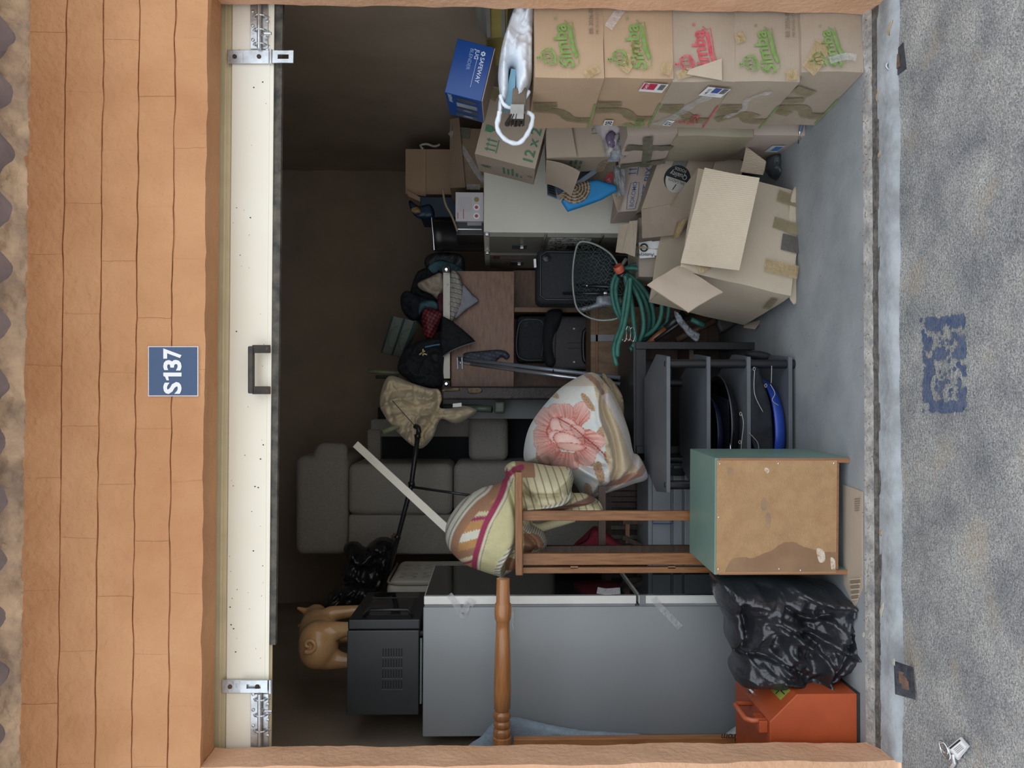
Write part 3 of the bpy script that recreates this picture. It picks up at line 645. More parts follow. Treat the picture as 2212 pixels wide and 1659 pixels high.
for pts, w in (([(0.03, 0.195), (0.04, 0.10), (0.05, 0.0)], 0.045), ([(0.335, 0.12), (0.2, 0.10), (0.10, 0.09), (0.005, 0.085)], 0.04), ([(0.24, 0.195), (0.22, 0.1), (0.2, 0.0)], 0.05)): L.strip('tape', pts, w, mat('olive_tape', (0.115, 0.11, 0.075), 0.2, scale=15, col2=(0.17, 0.165, 0.12), bump=0.4, bscale=40), t, 0.011, 0.006)
# two cooking-oil cartons
fr = Frame((1.03, 0.865, 0.735), -4, -2, -2); d = (0.40, 0.30, 0.276); frb = fr; dA = d
t, bd = carton('carton', 'open grey carton with dark green print and bent side flap above the taped one', Frame((1.135, 0.905, 0.733), -4.5, -2.8, -1.6), (0.31, 0.30, 0.276), kraft_grey, 0.003, 14)
fr = Frame((1.135, 0.905, 0.733), -4.5, -2.8, -1.6); d = (0.31, 0.30, 0.276); F, L = Face(fr, d, 'F'), Face(fr, d, 'L')
MB().slab([F.pt(0.0, 0.145, 0.012), F.pt(0.24, 0.185, 0.02), F.pt(0.26, 0.276, 0.004), F.pt(0.0, 0.276, 0.004)], 0.005, (6, 4), 0.004).build('flap', kraft_grey, t)
MB().slab([L.pt(0.28, 0.276, 0.004), L.pt(0.29, 0.13, 0.06), L.pt(0.12, 0.16, 0.13), L.pt(0.06, 0.276, 0.06)], 0.004, (6, 6), 0.01).build('flap', kraft_grey, t)
F.print('lettering', [tx('S', 0.055, 0, 0, 0.02)], 0.135, 0.13, print_dgreen, t, 0, 0.004); F.print('lettering', [tx('12 x 2 l', 0.034, 0, 0, 0.008)], 0.09, 0.055, print_dgreen, t, 0, 0.004)
L.print('lettering', [rect2(0.05+0.10*(k % 2), 0.16-0.022*(k//2), 0.05+0.10*(k % 2)+0.08-0.01*(k % 3), 0.172-0.022*(k//2)) for k in range(6)], 0.03, 0, print_dgreen, t, 0, 0.004)
L.strip('tape', [(0.24, 0.0), (0.2, 0.02), (0.1, 0.025), (0.02, 0.02)], 0.03, tape_gold, t, 0.008, 0.006)
# tilted one on top
fr = Frame((1.06, 0.90, 1.022), -3, -2.2, 14); d = (0.30, 0.30, 0.268); fr_a = fr
t, bd = carton('carton', 'grey carton printed 12 x 2 l with arrows, leaning under the white bag', fr, d, kraft_grey, 0.003, 15)
F, L = Face(fr, d, 'F'), Face(fr, d, 'L')
F.print('lettering', [tx('12 x 2 l', 0.062, 0, 0, 0.016)], 0.012, 0.018, print_dgreen, t, -2, 0.004)
F.print('arrow', [rect2(0.0+0.020*k, 0, 0.006+0.020*k, 0.034) for k in range(3)]+[poly2([(-0.006+0.020*k, 0.034), (0.012+0.020*k, 0.034), (0.003+0.020*k, 0.048)]) for k in range(3)]+[rect2(-0.006, -0.008, 0.052, -0.003)], 0.03, 0.185, print_dgreen, t, 0, 0.004)
F.print('glass_mark', [rect2(0, 0.026, 0.028, 0.054), poly2([(0, 0.026), (0.028, 0.026), (0.014, 0.012)]), rect2(0.011, 0, 0.017, 0.014), rect2(0, -0.004, 0.028, 0.001)], 0.105, 0.195, print_dgreen, t, 0, 0.004)
for k in (0, 1): F.print('lettering', [tx('1', 0.05, 0, 0, 0.018)], 0.16+0.022*k, 0.13, print_red, t, 0, 0.004)
L.print('lettering', [rect2(0.06, 0.155-0.02*k, 0.06+[0.11, 0.10, 0.12, 0.07, 0.03][k], 0.165-0.02*k) for k in range(5)]+[tx('Oil', 0.03, 0.1, 0.03, 0.0)], 0.03, -0.02, print_dgreen, t, 0, 0.004)
L.print('mark', [strip2([(0.0, 0.0), (0.02, 0.02), (0.04, 0.0)], 0.006), strip2([(0.0, 0.014), (0.02, 0.034), (0.04, 0.014)], 0.006), strip2([(0.0, 0.028), (0.02, 0.048), (0.04, 0.028)], 0.006)], 0.12, 0.20, print_dgreen, t, 0, 0.004)
F.strip('tape', [(0.27, 0.27), (0.26, 0.23)], 0.05, tape_brown, t, 0.005)
# brown open carton with a printed flap standing behind the two
t = thing('carton', 'brown board flap with outlined black letters, wedged behind the open grey carton', 'box', at(1290, 262, 0.93))
b = MB().slab([at(1195, 320, 0.86), at(1290, 262, 0.84), at(1272, 232, 0.80), at(1190, 262, 0.84)], 0.005, (6, 4), 0.004); b.build('flap', kraft_dark, t)
q0, q1 = at(1240, 274, 0.845), at(1272, 246, 0.813)
decal('lettering', [tx('DDL', 0.05, 0, 0, 0.004)], at(1250, 285, 0.838), (0.92, -0.25, 0.30), (-0.1, 0.1, 0.99), print_black, t, 0.004)
b = MB().slab([at(1178, 318, 0.88), at(1195, 320, 0.87), at(1190, 262, 0.85), at(1170, 250, 0.87)], 0.005, (4, 4)); b.build('flap', kraft_grey, t)
# crumpled paper and clear wrap wedged beside them
ppr = mat('crumpled_paper', (0.52, 0.48, 0.45), 0.8, scale=8, col2=(0.38, 0.34, 0.36), bump=0.3)
t = thing('crumpled_paper', 'ball of crumpled grey wrapping paper wedged between the cartons', 'paper', at(1350, 300, 0.80))
puff('crumple', [(1282, 240), (1330, 240), (1362, 262), (1345, 290), (1330, 330), (1310, 338), (1300, 300), (1282, 275)], 0.74, 0.05, 0.03, ppr, t, 5, 18, nz_amp=0.06, nz_s=16, ridge=True, seed=2)
puff('purple_scrap', [(1308, 296), (1322, 282), (1334, 300), (1326, 318), (1318, 325)], 0.70, 0.016, 0.01, mat('purple_paper', (0.20, 0.15, 0.26), 0.7, var=0.2), t, 4, 10, nz_amp=0.015, nz_s=20, ridge=True, seed=4)
t = thing('plastic_wrap', 'sheet of clear plastic wrap hanging below the crumpled paper', 'plastic', at(1350, 330, 0.78))
puff('wrap', [(1318, 330), (1340, 296), (1366, 268), (1372, 300), (1360, 332), (1330, 345)], 0.70, 0.02, 0.012, clear_film, t, 5, 14, nz_amp=0.04, nz_s=22, ridge=True, seed=5)
# upside-down blender box
bluebox = mat('glossy_blue_card', (0.012, 0.065, 0.27), 0.3, scale=2, col2=(0.010, 0.055, 0.23))
fr = Frame((1.114, 0.395, 1.262), -3.1, -1.1, 13.6); d = (0.200, 0.262, 0.139); t = thing('blender_box', 'glossy blue appliance box with upside-down white lettering, above the white bag', 'box', fr.o)
MB().box(-d[0]/2, d[0]/2, -d[1]/2, d[1]/2, 0, d[2], fr).build('body', bluebox, t, bevel=0.0015, seg=1); F, L = Face(fr, d, 'F'), Face(fr, d, 'L')
MB().box(-d[0]/2+.002, d[0]/2-.002, -d[1]/2+.002, d[1]/2-.002, -0.0035, -0.0003, fr).build('lid_flap', kraft_grey, t)
w2 = mat('pale_blue_print', (0.70, 0.76, 0.85), 0.5, var=0.05)
F.print('lettering', [tx('SAFEWAY', 0.0215, 0, 0, 0.008)], 0.155, 0.040, w2, t, 180, 0.0008); F.print('lettering', [tx('JUG', 0.0215, 0, 0, 0.004)], 0.178, 0.063, w2, t, 180, 0.0008); F.print('lettering', [tx('BLENDER', 0.019, 0, 0, -0.004)], 0.178, 0.083, mat('thin_blue_print', (0.30, 0.42, 0.62), 0.5), t, 180, 0.0008)
F.print('rule', [rect2(0, 0, 0.115, 0.001)], 0.155, 0.052, w2, t, 180, 0.0008); F.print('flower_mark', [disc2(0.006*math.cos(k*1.047), 0.006*math.sin(k*1.047), 0.0032, 0.0032, 10) for k in range(6)], 0.168, 0.034, w2, t, 0, 0.0008)
L.print('lettering', [tx('SAFEWAY', 0.02, 0, 0, 0.004)], 0.255, 0.128, w2, t, 180, 0.0008)
gy_ = mat('grey_picture_print', (0.10, 0.11, 0.13), 0.4, var=0.3)
for sh_, mm_, of_ in ((rect2(0.01, 0.02, 0.05, 0.11), 0, 8), (disc2(0.10, 0.06, 0.025, 0.045), 0, 8), (disc2(0.215, 0.06, 0.022, 0.04), 0, 8), (rect2(0.135, 0.02, 0.18, 0.10), 1, 8), (disc2(0.03, 0.06, 0.01, 0.02), 1, 14), (disc2(0.10, 0.06, 0.01, 0.018), 1, 14)): L.print('picture', [sh_], 0, 0, mat('pale_picture_print', (0.35, 0.38, 0.42), 0.4, var=0.3) if mm_ else gy_, t, 0, of_*1e-4)
# yellow-banded archive box behind the jamb
t = thing('archive_box', 'grey and yellow banded box behind the white bag near the right jamb', 'box', at(1095, 45, 0.42))
b = MB(); A = [at(1095, 78, 0.36), at(1098, -10, 0.36), at(1046, -10, 0.36), at(1052, 84, 0.36)]; Bk = [p+[0.0, 0.25, 0] for p in A]
b.hexa(A+Bk); b.build('body', mat('dull_yellow_card', (0.50, 0.40, 0.12), 0.7, var=0.2), t, bevel=0.002)
MB().slab([at(1053, 85, 0.355), at(1047, -10, 0.355), at(1022, -10, 0.44), at(1034, 62, 0.50)], 0.003, (2, 2)).build('lid', mat('grey_card', (0.33, 0.33, 0.30), 0.7, var=0.2), t)
for a in (1056, 1088): MB().bar(at(a, 82, 0.356), at(a-2, -10, 0.356), 0.006, 0.014, (0, 0, 1)).build('band', mat('grey_card', (0.33, 0.33, 0.30)), t)
# white carrier bag lying on the stack, a brush and books in it
plastic = mat('white_carrier_plastic', (0.82, 0.85, 0.90), 0.3, scale=10, col2=(0.70, 0.76, 0.84), bump=0.5, bscale=30)
t = thing('carrier_bag', 'white plastic carrier bag with loop handles lying on the carton stack', 'bag', at(1150, 150, 0.2))
puff('bag_body', [(1084, 215), (1076, 170), (1082, 110), (1096, 60), (1112, 20), (1124, 8), (1154, 8), (1152, 90), (1150, 165), (1138, 196), (1118, 212), (1112, 150), (1100, 148), (1096, 205)], 0.12, 0.085, 0.14, plastic, t, 4, 16, folds=[([(1100, 130), (1128, 60), (1136, 15)], 5, -0.018), ([(1108, 140), (1118, 90), (1142, 40)], 4, 0.02), ([(1090, 190), (1092, 120), (1108, 50)], 4, 0.015), ([(1140, 180), (1140, 100)], 4, -0.015)], nz_amp=0.03, nz_s=14, ridge=True, seed=8)
for pts, r in (([(1081, 205), (1086, 222), (1098, 232), (1112, 232), (1130, 218), (1143, 196)], 0.007), ([(1080, 240), (1074, 275), (1090, 300), (1114, 310), (1130, 302), (1146, 275), (1150, 250), (1138, 243)], 0.0085)):
    P = [at(a, b_, 0.10+0.0006*max(0, b_-210)) for a, b_ in spline(pts, 5)]
    MB().tube(P, [r*(1+0.12*math.sin(i*1.7)) for i in range(len(P))], 8).build('handle_loop', plastic, t, smooth=True)
puff('bag_side', [(1078, 214), (1088, 216), (1086, 236), (1082, 262), (1076, 268), (1075, 240)], 0.13, 0.02, 0.02, plastic, t, 4, 8, nz_amp=0.01, nz_s=20, ridge=True)
t = thing('notebook', 'light blue covered book showing inside the white bag mouth', 'book', at(1108, 180, 0.13))
MB().hexa([at(1112, 232, 0.13), at(1114, 150, 0.11), at(1104, 148, 0.11), at(1088, 235, 0.13)]+[at(1112, 240, 0.32), at(1114, 170, 0.30), at(1104, 170, 0.30), at(1088, 245, 0.32)]).build('cover', mat('light_blue_cover', (0.25, 0.48, 0.62), 0.5, var=0.1), t)
t = thing('hearth_brush', 'dark bristled brush head poking out of the white bag', 'brush', at(1110, 255, 0.2))
MB().hexa([at(1136, 238, 0.10), at(1138, 190, 0.08), at(1108, 190, 0.08), at(1104, 238, 0.10)]+[at(1136, 240, 0.16), at(1138, 200, 0.16), at(1108, 200, 0.16), at(1104, 240, 0.16)]).build('handle', mat('grimy_wood', (0.16, 0.12, 0.09), 0.7, var=0.3), t, bevel=0.003)
MB().bar(at(1103, 243, 0.098), at(1132, 243, 0.092), 0.018, 0.05, (0, 0, 1)).build('ferrule', mat('dull_zinc', (0.33, 0.32, 0.30), 0.4, metal=0.7, var=0.3), t)
b = MB(); random.seed(2)
for k in range(90):
    u, w = random.random(), random.random(); a0 = at(1103+30*u, 246, 0.085+0.05*w); a1 = at(1092+40*u+random.uniform(-3, 3), 270+random.uniform(-4, 4), 0.085+0.06*w); b.tube([a0, a1], 0.0016, 4)
bo = b.build('bristles', mat('dark_bristle', (0.045, 0.035, 0.03), 0.7, var=0.4), t); bo['kind'] = 'stuff'

# ---------------------------------------------------------------- filing cabinets and what stands on them
cabwhite = mat('pale_grey_enamel', (0.72, 0.695, 0.61), 0.4, scale=2, col2=(0.66, 0.635, 0.55)); cabgrey = mat('olive_grey_enamel', (0.20, 0.20, 0.17), 0.45, scale=3, col2=(0.16, 0.16, 0.14))
chrome = mat('chrome', (0.75, 0.75, 0.75), 0.2, metal=1.0, var=0.1)
def cabinet(label, x0, y0, dep, stick):
    t = thing('filing_cabinet', label, 'cabinet', (x0+0.31, y0+dep/2, 0), 2.2, group='filing cabinets'); fr = Frame((x0+0.31, y0+dep/2, 0), 2.2); H = 1.292; w = 0.62
    MB().box(-w/2+0.006, w/2, -dep/2, dep/2, 0.0, H, fr).build('body', cabwhite, t, bevel=0.004)
    n = 4; zt = H-0.03; dh = (zt-0.06)/n
    for k in range(n):
        z1 = zt-k*dh; z0 = z1-dh+0.014; dr = MB().box(-w/2-0.012, -w/2+0.008, -dep/2+0.022, dep/2-0.018, z0, z1, fr).build('drawer', cabgrey, t, bevel=0.003)
        zc = (z0+z1)/2-0.015
        MB().box(-w/2-0.018, -w/2-0.010, -0.02, 0.075, zc-0.045, zc+0.035, fr).build('handle_recess', mat('dark_recess', (0.05, 0.055, 0.06), 0.5), dr, bevel=0.003)
        MB().box(-w/2-0.030, -w/2-0.016, 0.0, 0.03, zc-0.028, zc-0.008, fr).build('latch', chrome, dr, bevel=0.002)
        if stick and k == 1:
            for j in range(4): MB().box(-w/2-0.0135, -w/2-0.0122, -dep/2+0.04+0.095*j, -dep/2+0.115+0.095*j, z0+0.05, z1-0.015, fr).build('sticker', mat('diagram_sticker', (0.62, 0.60, 0.54), 0.6, scale=60, col2=(0.06, 0.06, 0.06), thr=(0.42, 0.48)), dr)
        if not stick and k == 0:
            MB().box(-w/2-0.0135, -w/2-0.0122, -0.10, 0.06, z0+0.09, z1-0.06, fr).build('sticker', mat('torn_sticker', (0.30, 0.24, 0.20), 0.6, scale=40, col2=(0.12, 0.07, 0.06)), dr)
            MB().box(-w/2-0.0135, -w/2-0.0122, -0.16, -0.08, z1-0.06, z1-0.02, fr).build('sticker', mat('red_torn_sticker', (0.22, 0.03, 0.03), 0.6, scale=60, col2=(0.08, 0.06, 0.05)), dr)
    for yy in (-dep/2+0.004,): MB().box(-w/2-0.013, -w/2+0.004, yy-0.012, yy+0.014, H-0.026, H-0.008, fr).build('lock', chrome, t, bevel=0.002)
    return t
cabinet('nearer pale steel filing cabinet with pictogram stickers on its drawers', 0.762, 1.44, 0.41, True)
cabinet('farther pale steel filing cabinet with torn red stickers on its top drawer', 0.745, 1.862, 0.41, False)
CZ = 1.294
def pxcarton(name, label, x0, x1, y0, y1, Y, dep, m, bulge=0.003, yaw=0, seed=0, open_top=False, zb=None, crush=0.003):
    X0, X1, Y0, Y1, Z0, Z1 = pxbox(x0, x1, y0, y1, Y, dep)
    if zb is not None: Z0 = zb
    fr = Frame(((X0+X1)/2, Y+dep/2, Z0), yaw); d = (X1-X0, dep, Z1-Z0); t, bd = carton(name, label, fr, d, m, bulge, seed, open_top, crush=crush); return t, fr, d
t, fr, d = pxcarton('carton', 'brown carton stamped with shipping lines, on the filing cabinet', 972, 1046, 278, 405, 1.62, 0.30, kraft_dark, 0.003, 0, 21, zb=CZ)
F = Face(fr, d, 'F')
for k, s in enumerate(('PCB WHITE/BLK', 'C/No. 13', 'N.W.  8.2', 'G.W.  9.0 KG', 'MADE IN CHINA')): F.print('stamp', [tx(s, 0.027, 0, 0, 0.0)], 0.03, d[2]-0.075-0.026*k, print_faint, t, 0, 0.005)
MB().slab([F.pt(-0.005, d[2], 0.004), F.pt(-0.01, d[2]-0.085, 0.03), F.pt(0.37, d[2]-0.05, 0.03), F.pt(0.37, d[2], 0.004)][::-1], -0.004, (6, 3)).build('flap', kraft_dark, t)
F.strip('tape', [(0.30, d[2]), (0.20, d[2]*0.6), (0.08, d[2]*0.2), (0.03, 0.0)], 0.03, tape_clear, t, 0.012, 0.01); F.strip('tape', [(0.0, d[2]*0.5), (0.0, 0.02)], 0.03, tape_clear, t, 0.01, 0.006)
F.strip('tape', [(0.30, d[2]*0.95), (0.29, d[2]*0.4)], 0.06, mat('olive_tape', (0.1, 0.1, 0.07)), t, 0.010, 0.01)
bluebin = mat('dark_blue_plastic', (0.012, 0.035, 0.085), 0.4, scale=6, col2=(0.03, 0.05, 0.08))
t, fr, d = pxcarton('carton', 'torn brown carton with one flap hanging open, behind the stamped carton', 878, 960, 322, 420, 2.05, 0.30, kraft_warm, 0.003, 0, 22, zb=CZ)
F = Face(fr, d, 'F'); h = d[2]
MB().slab([at(882, 424, 2.03), at(930, 445, 1.98), at(915, 430, 1.98), at(876, 408, 2.03)], 0.004, (4, 4), 0.004).build('flap', kraft_warm, t)
MB().slab([at(920, 424, 2.035), at(920, 322, 2.035), at(876, 322, 2.04), at(876, 418, 2.04)], 0.004, (4, 3)).build('flap', kraft_warm, t)
t = thing('ball_of_string', 'loose white cord dangling beside the torn carton', 'cord', at(905, 310, 2.0))
MB().tube([at(*q, 2.0) for q in spline([(914, 322), (908, 314), (922, 311), (938, 316), (950, 312)], 4)], 0.007, 6).build('cord', mat('white_cord', (0.5, 0.48, 0.44), 0.8), t, smooth=True)
t = thing('crate', 'dark blue plastic crate under the torn carton on the filing cabinets', 'crate', at(1046, 440, 2.0))
X0, X1, Y0, Y1, Z0, Z1 = pxbox(878, 1046, 424, 470, 1.98, 0.26); b = MB().box(X0, X1, 1.98, 2.26, CZ, Z1-0.08).build('body', bluebin, t, bevel=0.006)
puff('torn_sheet', [(884, 432), (905, 445), (930, 442), (938, 470), (905, 472), (888, 455)], 1.97, 0.01, 0.01, bluebin, t, 5, 10, nz_amp=0.02, nz_s=14, ridge=True)
puff('tan_scrap', [(886, 452), (902, 446), (910, 458), (896, 462)], 1.955, 0.008, 0.005, tape_gold, t, 4, 8)
t = thing('printer_box', 'white printed box with red lines and round badges, on the filing cabinet edge', 'box', at(1046, 450, 1.5))
X0, X1, Y0, Y1, Z0, Z1 = pxbox(984, 1046, 415, 478, 1.50, 0.28); MB().box(X0, X1, 1.50, 1.78, CZ, Z1).build('body', mat('white_print_card', (0.62, 0.60, 0.62), 0.5, scale=3, col2=(0.55, 0.52, 0.55)), t, bevel=0.002)
fr = Frame(((X0+X1)/2, 1.64, CZ)); d = (X1-X0, 0.28, Z1-CZ); F = Face(fr, d, 'F'); w, h = d[0], d[2]
pr = mat('faded_red_print', (0.45, 0.10, 0.10), 0.6)
F.print('red_line', [rect2(0.012, h*0.90, w*0.30, h*0.925)], 0, 0, pr, t, 0, 0.001); F.print('red_line', [rect2(0.012, h*0.70, w*0.42, h*0.725)], 0, 0, pr, t, 0, 0.001)
for k in range(9): F.print('text_line', [rect2(0.05, h*(0.88-0.055*k), w*0.85, h*(0.888-0.055*k))], 0, 0, mat('grey_print', (0.33, 0.32, 0.33), 0.6), t, 0, 0.001)
for cx in (0.18, 0.48): F.print('badge', [disc2(w*cx, h*0.25, 0.017, 0.017)], 0, 0, sticker_white, t, 0, 0.0014); F.print('badge_mark', [disc2(w*cx, h*0.25, 0.009, 0.009)], 0, 0, pr, t, 0, 0.002)
F.print('badge', [disc2(w*0.75, h*0.25, 0.013, 0.013)], 0, 0, mat('gold_badge', (0.35, 0.28, 0.10), 0.5), t, 0, 0.0014)
t = thing('amplifier', 'black stereo unit with a thin pale trim line beside the white printed box', 'stereo', at(1046, 485, 1.52))
X0, X1, Y0, Y1, Z0, Z1 = pxbox(985, 1046, 478, 508, 1.53, 0.3); MB().box(X0, X1, 1.53, 1.83, CZ, Z1).build('body', mat('black_satin', (0.012, 0.012, 0.014), 0.35, var=0.2), t, bevel=0.003)
MB().box(X0+0.028, X0+0.032, 1.526, 1.53, CZ+0.01, Z1-0.01).build('trim', chrome, t); MB().box(X0+0.05, X0+0.07, 1.526, 1.53, CZ+0.01, Z1-0.06).build('button_row', mat('grey_print', (0.33, 0.32, 0.33)), t)
t = thing('waste_bin', 'black cylinder-topped plastic bin standing behind the stereo unit', 'bin', at(1046, 510, 1.75))
a, c = at(1046, 505, 1.78), at(935, 500, 1.78); r = 0.085; MB().lathe((a[0], 1.85, CZ), (0, 0, 1), [(0, r*0.95), (0.02, r), (c[2]-CZ-0.06, r*1.02), (c[2]-CZ-0.055, r*1.06), (c[2]-CZ-0.01, r*1.06), (c[2]-CZ, r)], 28).build('body', mat('black_plastic', (0.014, 0.014, 0.017), 0.35, var=0.2), t, smooth=True, auto=40)
MB().tube([at(932, 470, 1.75), at(936, 510, 1.75), at(938, 540, 1.75)], 0.003, 6).build('rim_wire', chrome, t)
t = thing('cable', 'thin beige cable hanging from the stamped carton past the white box', 'cable', at(1040, 480, 1.46))
MB().tube([at(*q, 1.47) for q in spline([(956, 408), (962, 440), (975, 465), (985, 490), (988, 500)], 4)], 0.006, 6).build('cord', mat('beige_cord', (0.28, 0.22, 0.16), 0.7), t, smooth=True)

# ---------------------------------------------------------------- big open carton in front
fr = Frame((0.513, 0.792, 0.012), 9.2, 4.0, 11.9); d = (0.452, 0.469, 0.464)
t, bd = carton('carton', 'big open pale carton with wide ribbed flap, tilted on the floor in front', fr, d, kraft_pale, 0.010, 31, True, crush=0.006); F, L = Face(fr, d, 'F'), Face(fr, d, 'L')
fl = MB(); fl.slab([at(1470, 568, 0.50), at(1597, 584, 0.42), at(1641, 384, 0.36), at(1522, 362, 0.44)], 0.006, (10, 12), -0.012, 0.004).build('flap', kraft_rib, t, smooth=True, auto=30)
MB().slab([at(1470, 575, 0.52), at(1398, 617, 0.50), at(1487, 676, 0.45), at(1562, 633, 0.42)], -0.006, (10, 10), 0.007, 0.005).build('flap', kraft_grey, t, smooth=True, auto=30)
MB().slab([at(1600, 372, 0.62), at(1612, 318, 0.66), at(1655, 350, 0.60), at(1648, 378, 0.56)], 0.006, (4, 4), 0.006).build('flap', kraft_rib, t)
for pts, w in (([(0.28, -0.01), (0.29, 0.12)], 0.05), ([(0.10, -0.01), (0.10, 0.13)], 0.055), ([(0.40, 0.03), (0.41, 0.12)], 0.05)): F.strip('tape', pts, w, tape_brown if w < 0.055 else tape_gold, t, 0.014, 0.004)
F.strip('tape', [(0.215, -0.01), (0.215, 0.075)], 0.07, mat('dark_tape', (0.13, 0.115, 0.10), 0.25, bump=0.4), t, 0.0145, 0.004)
L.strip('tape', [(0.30, 0.03), (0.43, 0.05)], 0.03, tape_brown, t, 0.013); F.strip('tape', [(0.02, 0.40), (0.05, 0.36)], 0.05, tape_gold, t, 0.014, 0.006)
puff('bottom_flap', [(1722, 655), (1740, 610), (1757, 545), (1761, 500), (1757, 440), (1742, 408), (1718, 402), (1706, 440), (1700, 520), (1696, 600), (1708, 650)], 0.575, 0.003, 0.02, kraft_pale, t, 6, 8, nz_amp=0.004, nz_s=9, seed=3)
MB().slab([at(1612, 702, 1.05), at(1648, 690, 1.0), at(1630, 712, 1.0), at(1606, 708, 1.05)], 0.004, (2, 2)).build('torn_corner', kraft_grey, t)
t = thing('plastic_wrap', 'crumpled dark clear plastic on the floor beside the big open carton', 'plastic', atz(1705, 350, 0))
puff('wrap', [(1660, 338), (1685, 335), (1705, 350), (1712, 375), (1695, 392), (1668, 385), (1652, 360)], 0.78, 0.05, 0.04, mat('dark_clear_film', (0.10, 0.12, 0.13), 0.06, scale=20, col2=(0.03, 0.04, 0.045), bump=1.0, bscale=40, alpha=0.75), t, 4, 16, nz_amp=0.04, nz_s=20, ridge=True, seed=6)
t = thing('metal_rod', 'thin bent silver rod with a blue cap leaning on the low carton', 'rod', atz(1712, 395, 0))
MB().tube([at(*q) for q in ((1728, 283, 0.46), (1726, 310, 0.55), (1722, 335, 0.62), (1716, 365, 0.70), (1711, 395, 0.72))], 0.005, 8).build('rod', chrome, t, smooth=True)
MB().tube([at(1733, 265, 0.445), at(1729, 283, 0.455)], 0.008, 8).build('cap', mat('grey_blue_cap', (0.10, 0.14, 0.22), 0.5), t)
# food carton standing tilted behind it
fr = Frame((0.93, 1.0, 0.40), 5, 4, -14)
t = thing('carton', 'grey carton with a round black and white badge, tilted behind the big open one', 'box', at(1600, 420, 0.9))
P = [at(1560, 428, 0.66), at(1597, 325, 0.64), at(1557, 316, 0.70), at(1425, 340, 0.80), at(1385, 453, 0.82), at(1515, 428, 0.70)]
A = para([(1515, 428), (1557, 316), (1425, 340), (1385, 453)], 0.98); dv = np.array([0.04, 0.28, -0.02])
b = MB(); q = [p for p in A]; b.hexa(q+[p+dv for p in q]); b.build('body', kraft_grey, t, bevel=0.002, seg=1)
MB().slab([A[0]-[0, .002, 0], A[1]-[0, .002, 0], at(1610, 352, 0.92), at(1575, 455, 0.92)], 0.005, (5, 5), 0.006).build('flap', kraft_pale, t)
MB().slab([A[3]-[0, .002, 0], A[0]-[0, .002, 0], at(1470, 506, A[0][1]+.02), at(1387, 515, A[3][1]+.01)], 0.005, (6, 6), 0.008, 0.004).build('flap', kraft_grey, t)
ux = (A[1]-A[0]); uy = (A[3]-A[0]); Wd = np.linalg.norm(ux); Hd = np.linalg.norm(uy); uxn, uyn = ux/Wd, unit(uy-ux/Wd*np.dot(uy, ux/Wd))
stp = mat('grey_screen_print', (0.13, 0.125, 0.12), 0.7, scale=150, col2=(0.22, 0.21, 0.20))
decal('band', [rect2(0.0, Hd*0.58-0.045, Wd*0.85, Hd*0.58+0.025)], A[0]+ux*0.03, uxn, uyn, stp, t, 0.0015)
ce = A[0]+ux*0.50+uy*0.565; dx = uyn; dy = -uxn     # lettering runs up the box
decal('badge', [disc2(0, 0, 0.060, 0.066)], ce, uxn, uyn, print_black, t, 0.0025)
decal('badge_half', [poly2([(0.056*math.cos(a), 0.060*math.sin(a)) for a in np.linspace(0, math.pi, 20)])], ce+dy*0.002, dx, dy, mat('grey_white_print', (0.56, 0.53, 0.48), 0.8), t, 0.0032)
decal('badge_lettering', [tx('Quality', 0.030, 0, -0.026, 0.002, anchor='c')]+[tx('FOODS', 0.018, 0, -0.048, 0.003, anchor='c')], ce, dx, dy, mat('grey_white_print', (0.56, 0.53, 0.48)), t, 0.0040)
decal('badge_lettering', [tx('SALGADOS', 0.017, 0, 0.006, 0.003, anchor='c'), tx('1', 0.040, 0, 0.024, 0.01, 0.3, anchor='c')], ce, dx, dy, print_black, t, 0.0042)
t2 = MB().slab([at(1462, 480, 0.95), at(1485, 470, 0.94), at(1468, 510, 0.94), at(1452, 515, 0.95)], 0.002, (4, 4), 0.01).build('tape', tape_gold, t)
# autocycle carton under it
t = thing('carton', 'dark grey carton with torn white labels under the badge carton', 'box', at(1560, 545, 0.95))
b = MB(); A = [at(1600, 600, 1.08), at(1600, 470, 1.06), at(1380, 470, 1.08), at(1380, 598, 1.10)]; b.hexa(A+[p+[0.0, 0.30, 0] for p in A]); b.build('body', cbmat('grey_brown_board', (0.36, 0.30, 0.24), (0.30, 0.25, 0.20)), t, bevel=0.002, seg=1)  # one grey-brown board colour over the whole carton
Yf = 0.93
def quad(name, px, Y, m, parent): return MB().slab([at(*q, Y) for q in px], 0.0006, (2, 2)).build(name, m, parent)
quad('label_sheet', [(1382, 558), (1414, 556), (1408, 520), (1380, 524)], 1.058, sticker_white, t); quad('label_sheet', [(1414, 552), (1433, 552), (1425, 520), (1408, 522)], 1.056, sticker_white, t)
decal('lettering', [tx('Autocycle', 0.022, 0, 0, 0.006)], at(1412, 548, 1.052), (0, 0, 1), (-1, 0, 0), print_black, t, 0.002); decal('lettering', [ring2(0.02, 0.02, 0.02, 0.02, 0.007), rect2(0.05, 0.0, 0.09, 0.012)], at(1400, 526, 1.052), (0, 0, 1), (-1, 0, 0), print_black, t, 0.002)
MB().slab([at(1380, 537, 1.045), at(1430, 537, 1.04), at(1440, 545, 1.04), at(1382, 530, 1.045)], 0.001, (6, 2), 0, 0.004).build('tape', tape_gold, t); MB().slab([at(1432, 535, 1.04), at(1478, 520, 1.03), at(1478, 545, 1.03), at(1445, 545, 1.04)], 0.001, (6, 2), 0, 0.006).build('tape', mat('olive_tape', (0.1, 0.1, 0.07)), t)
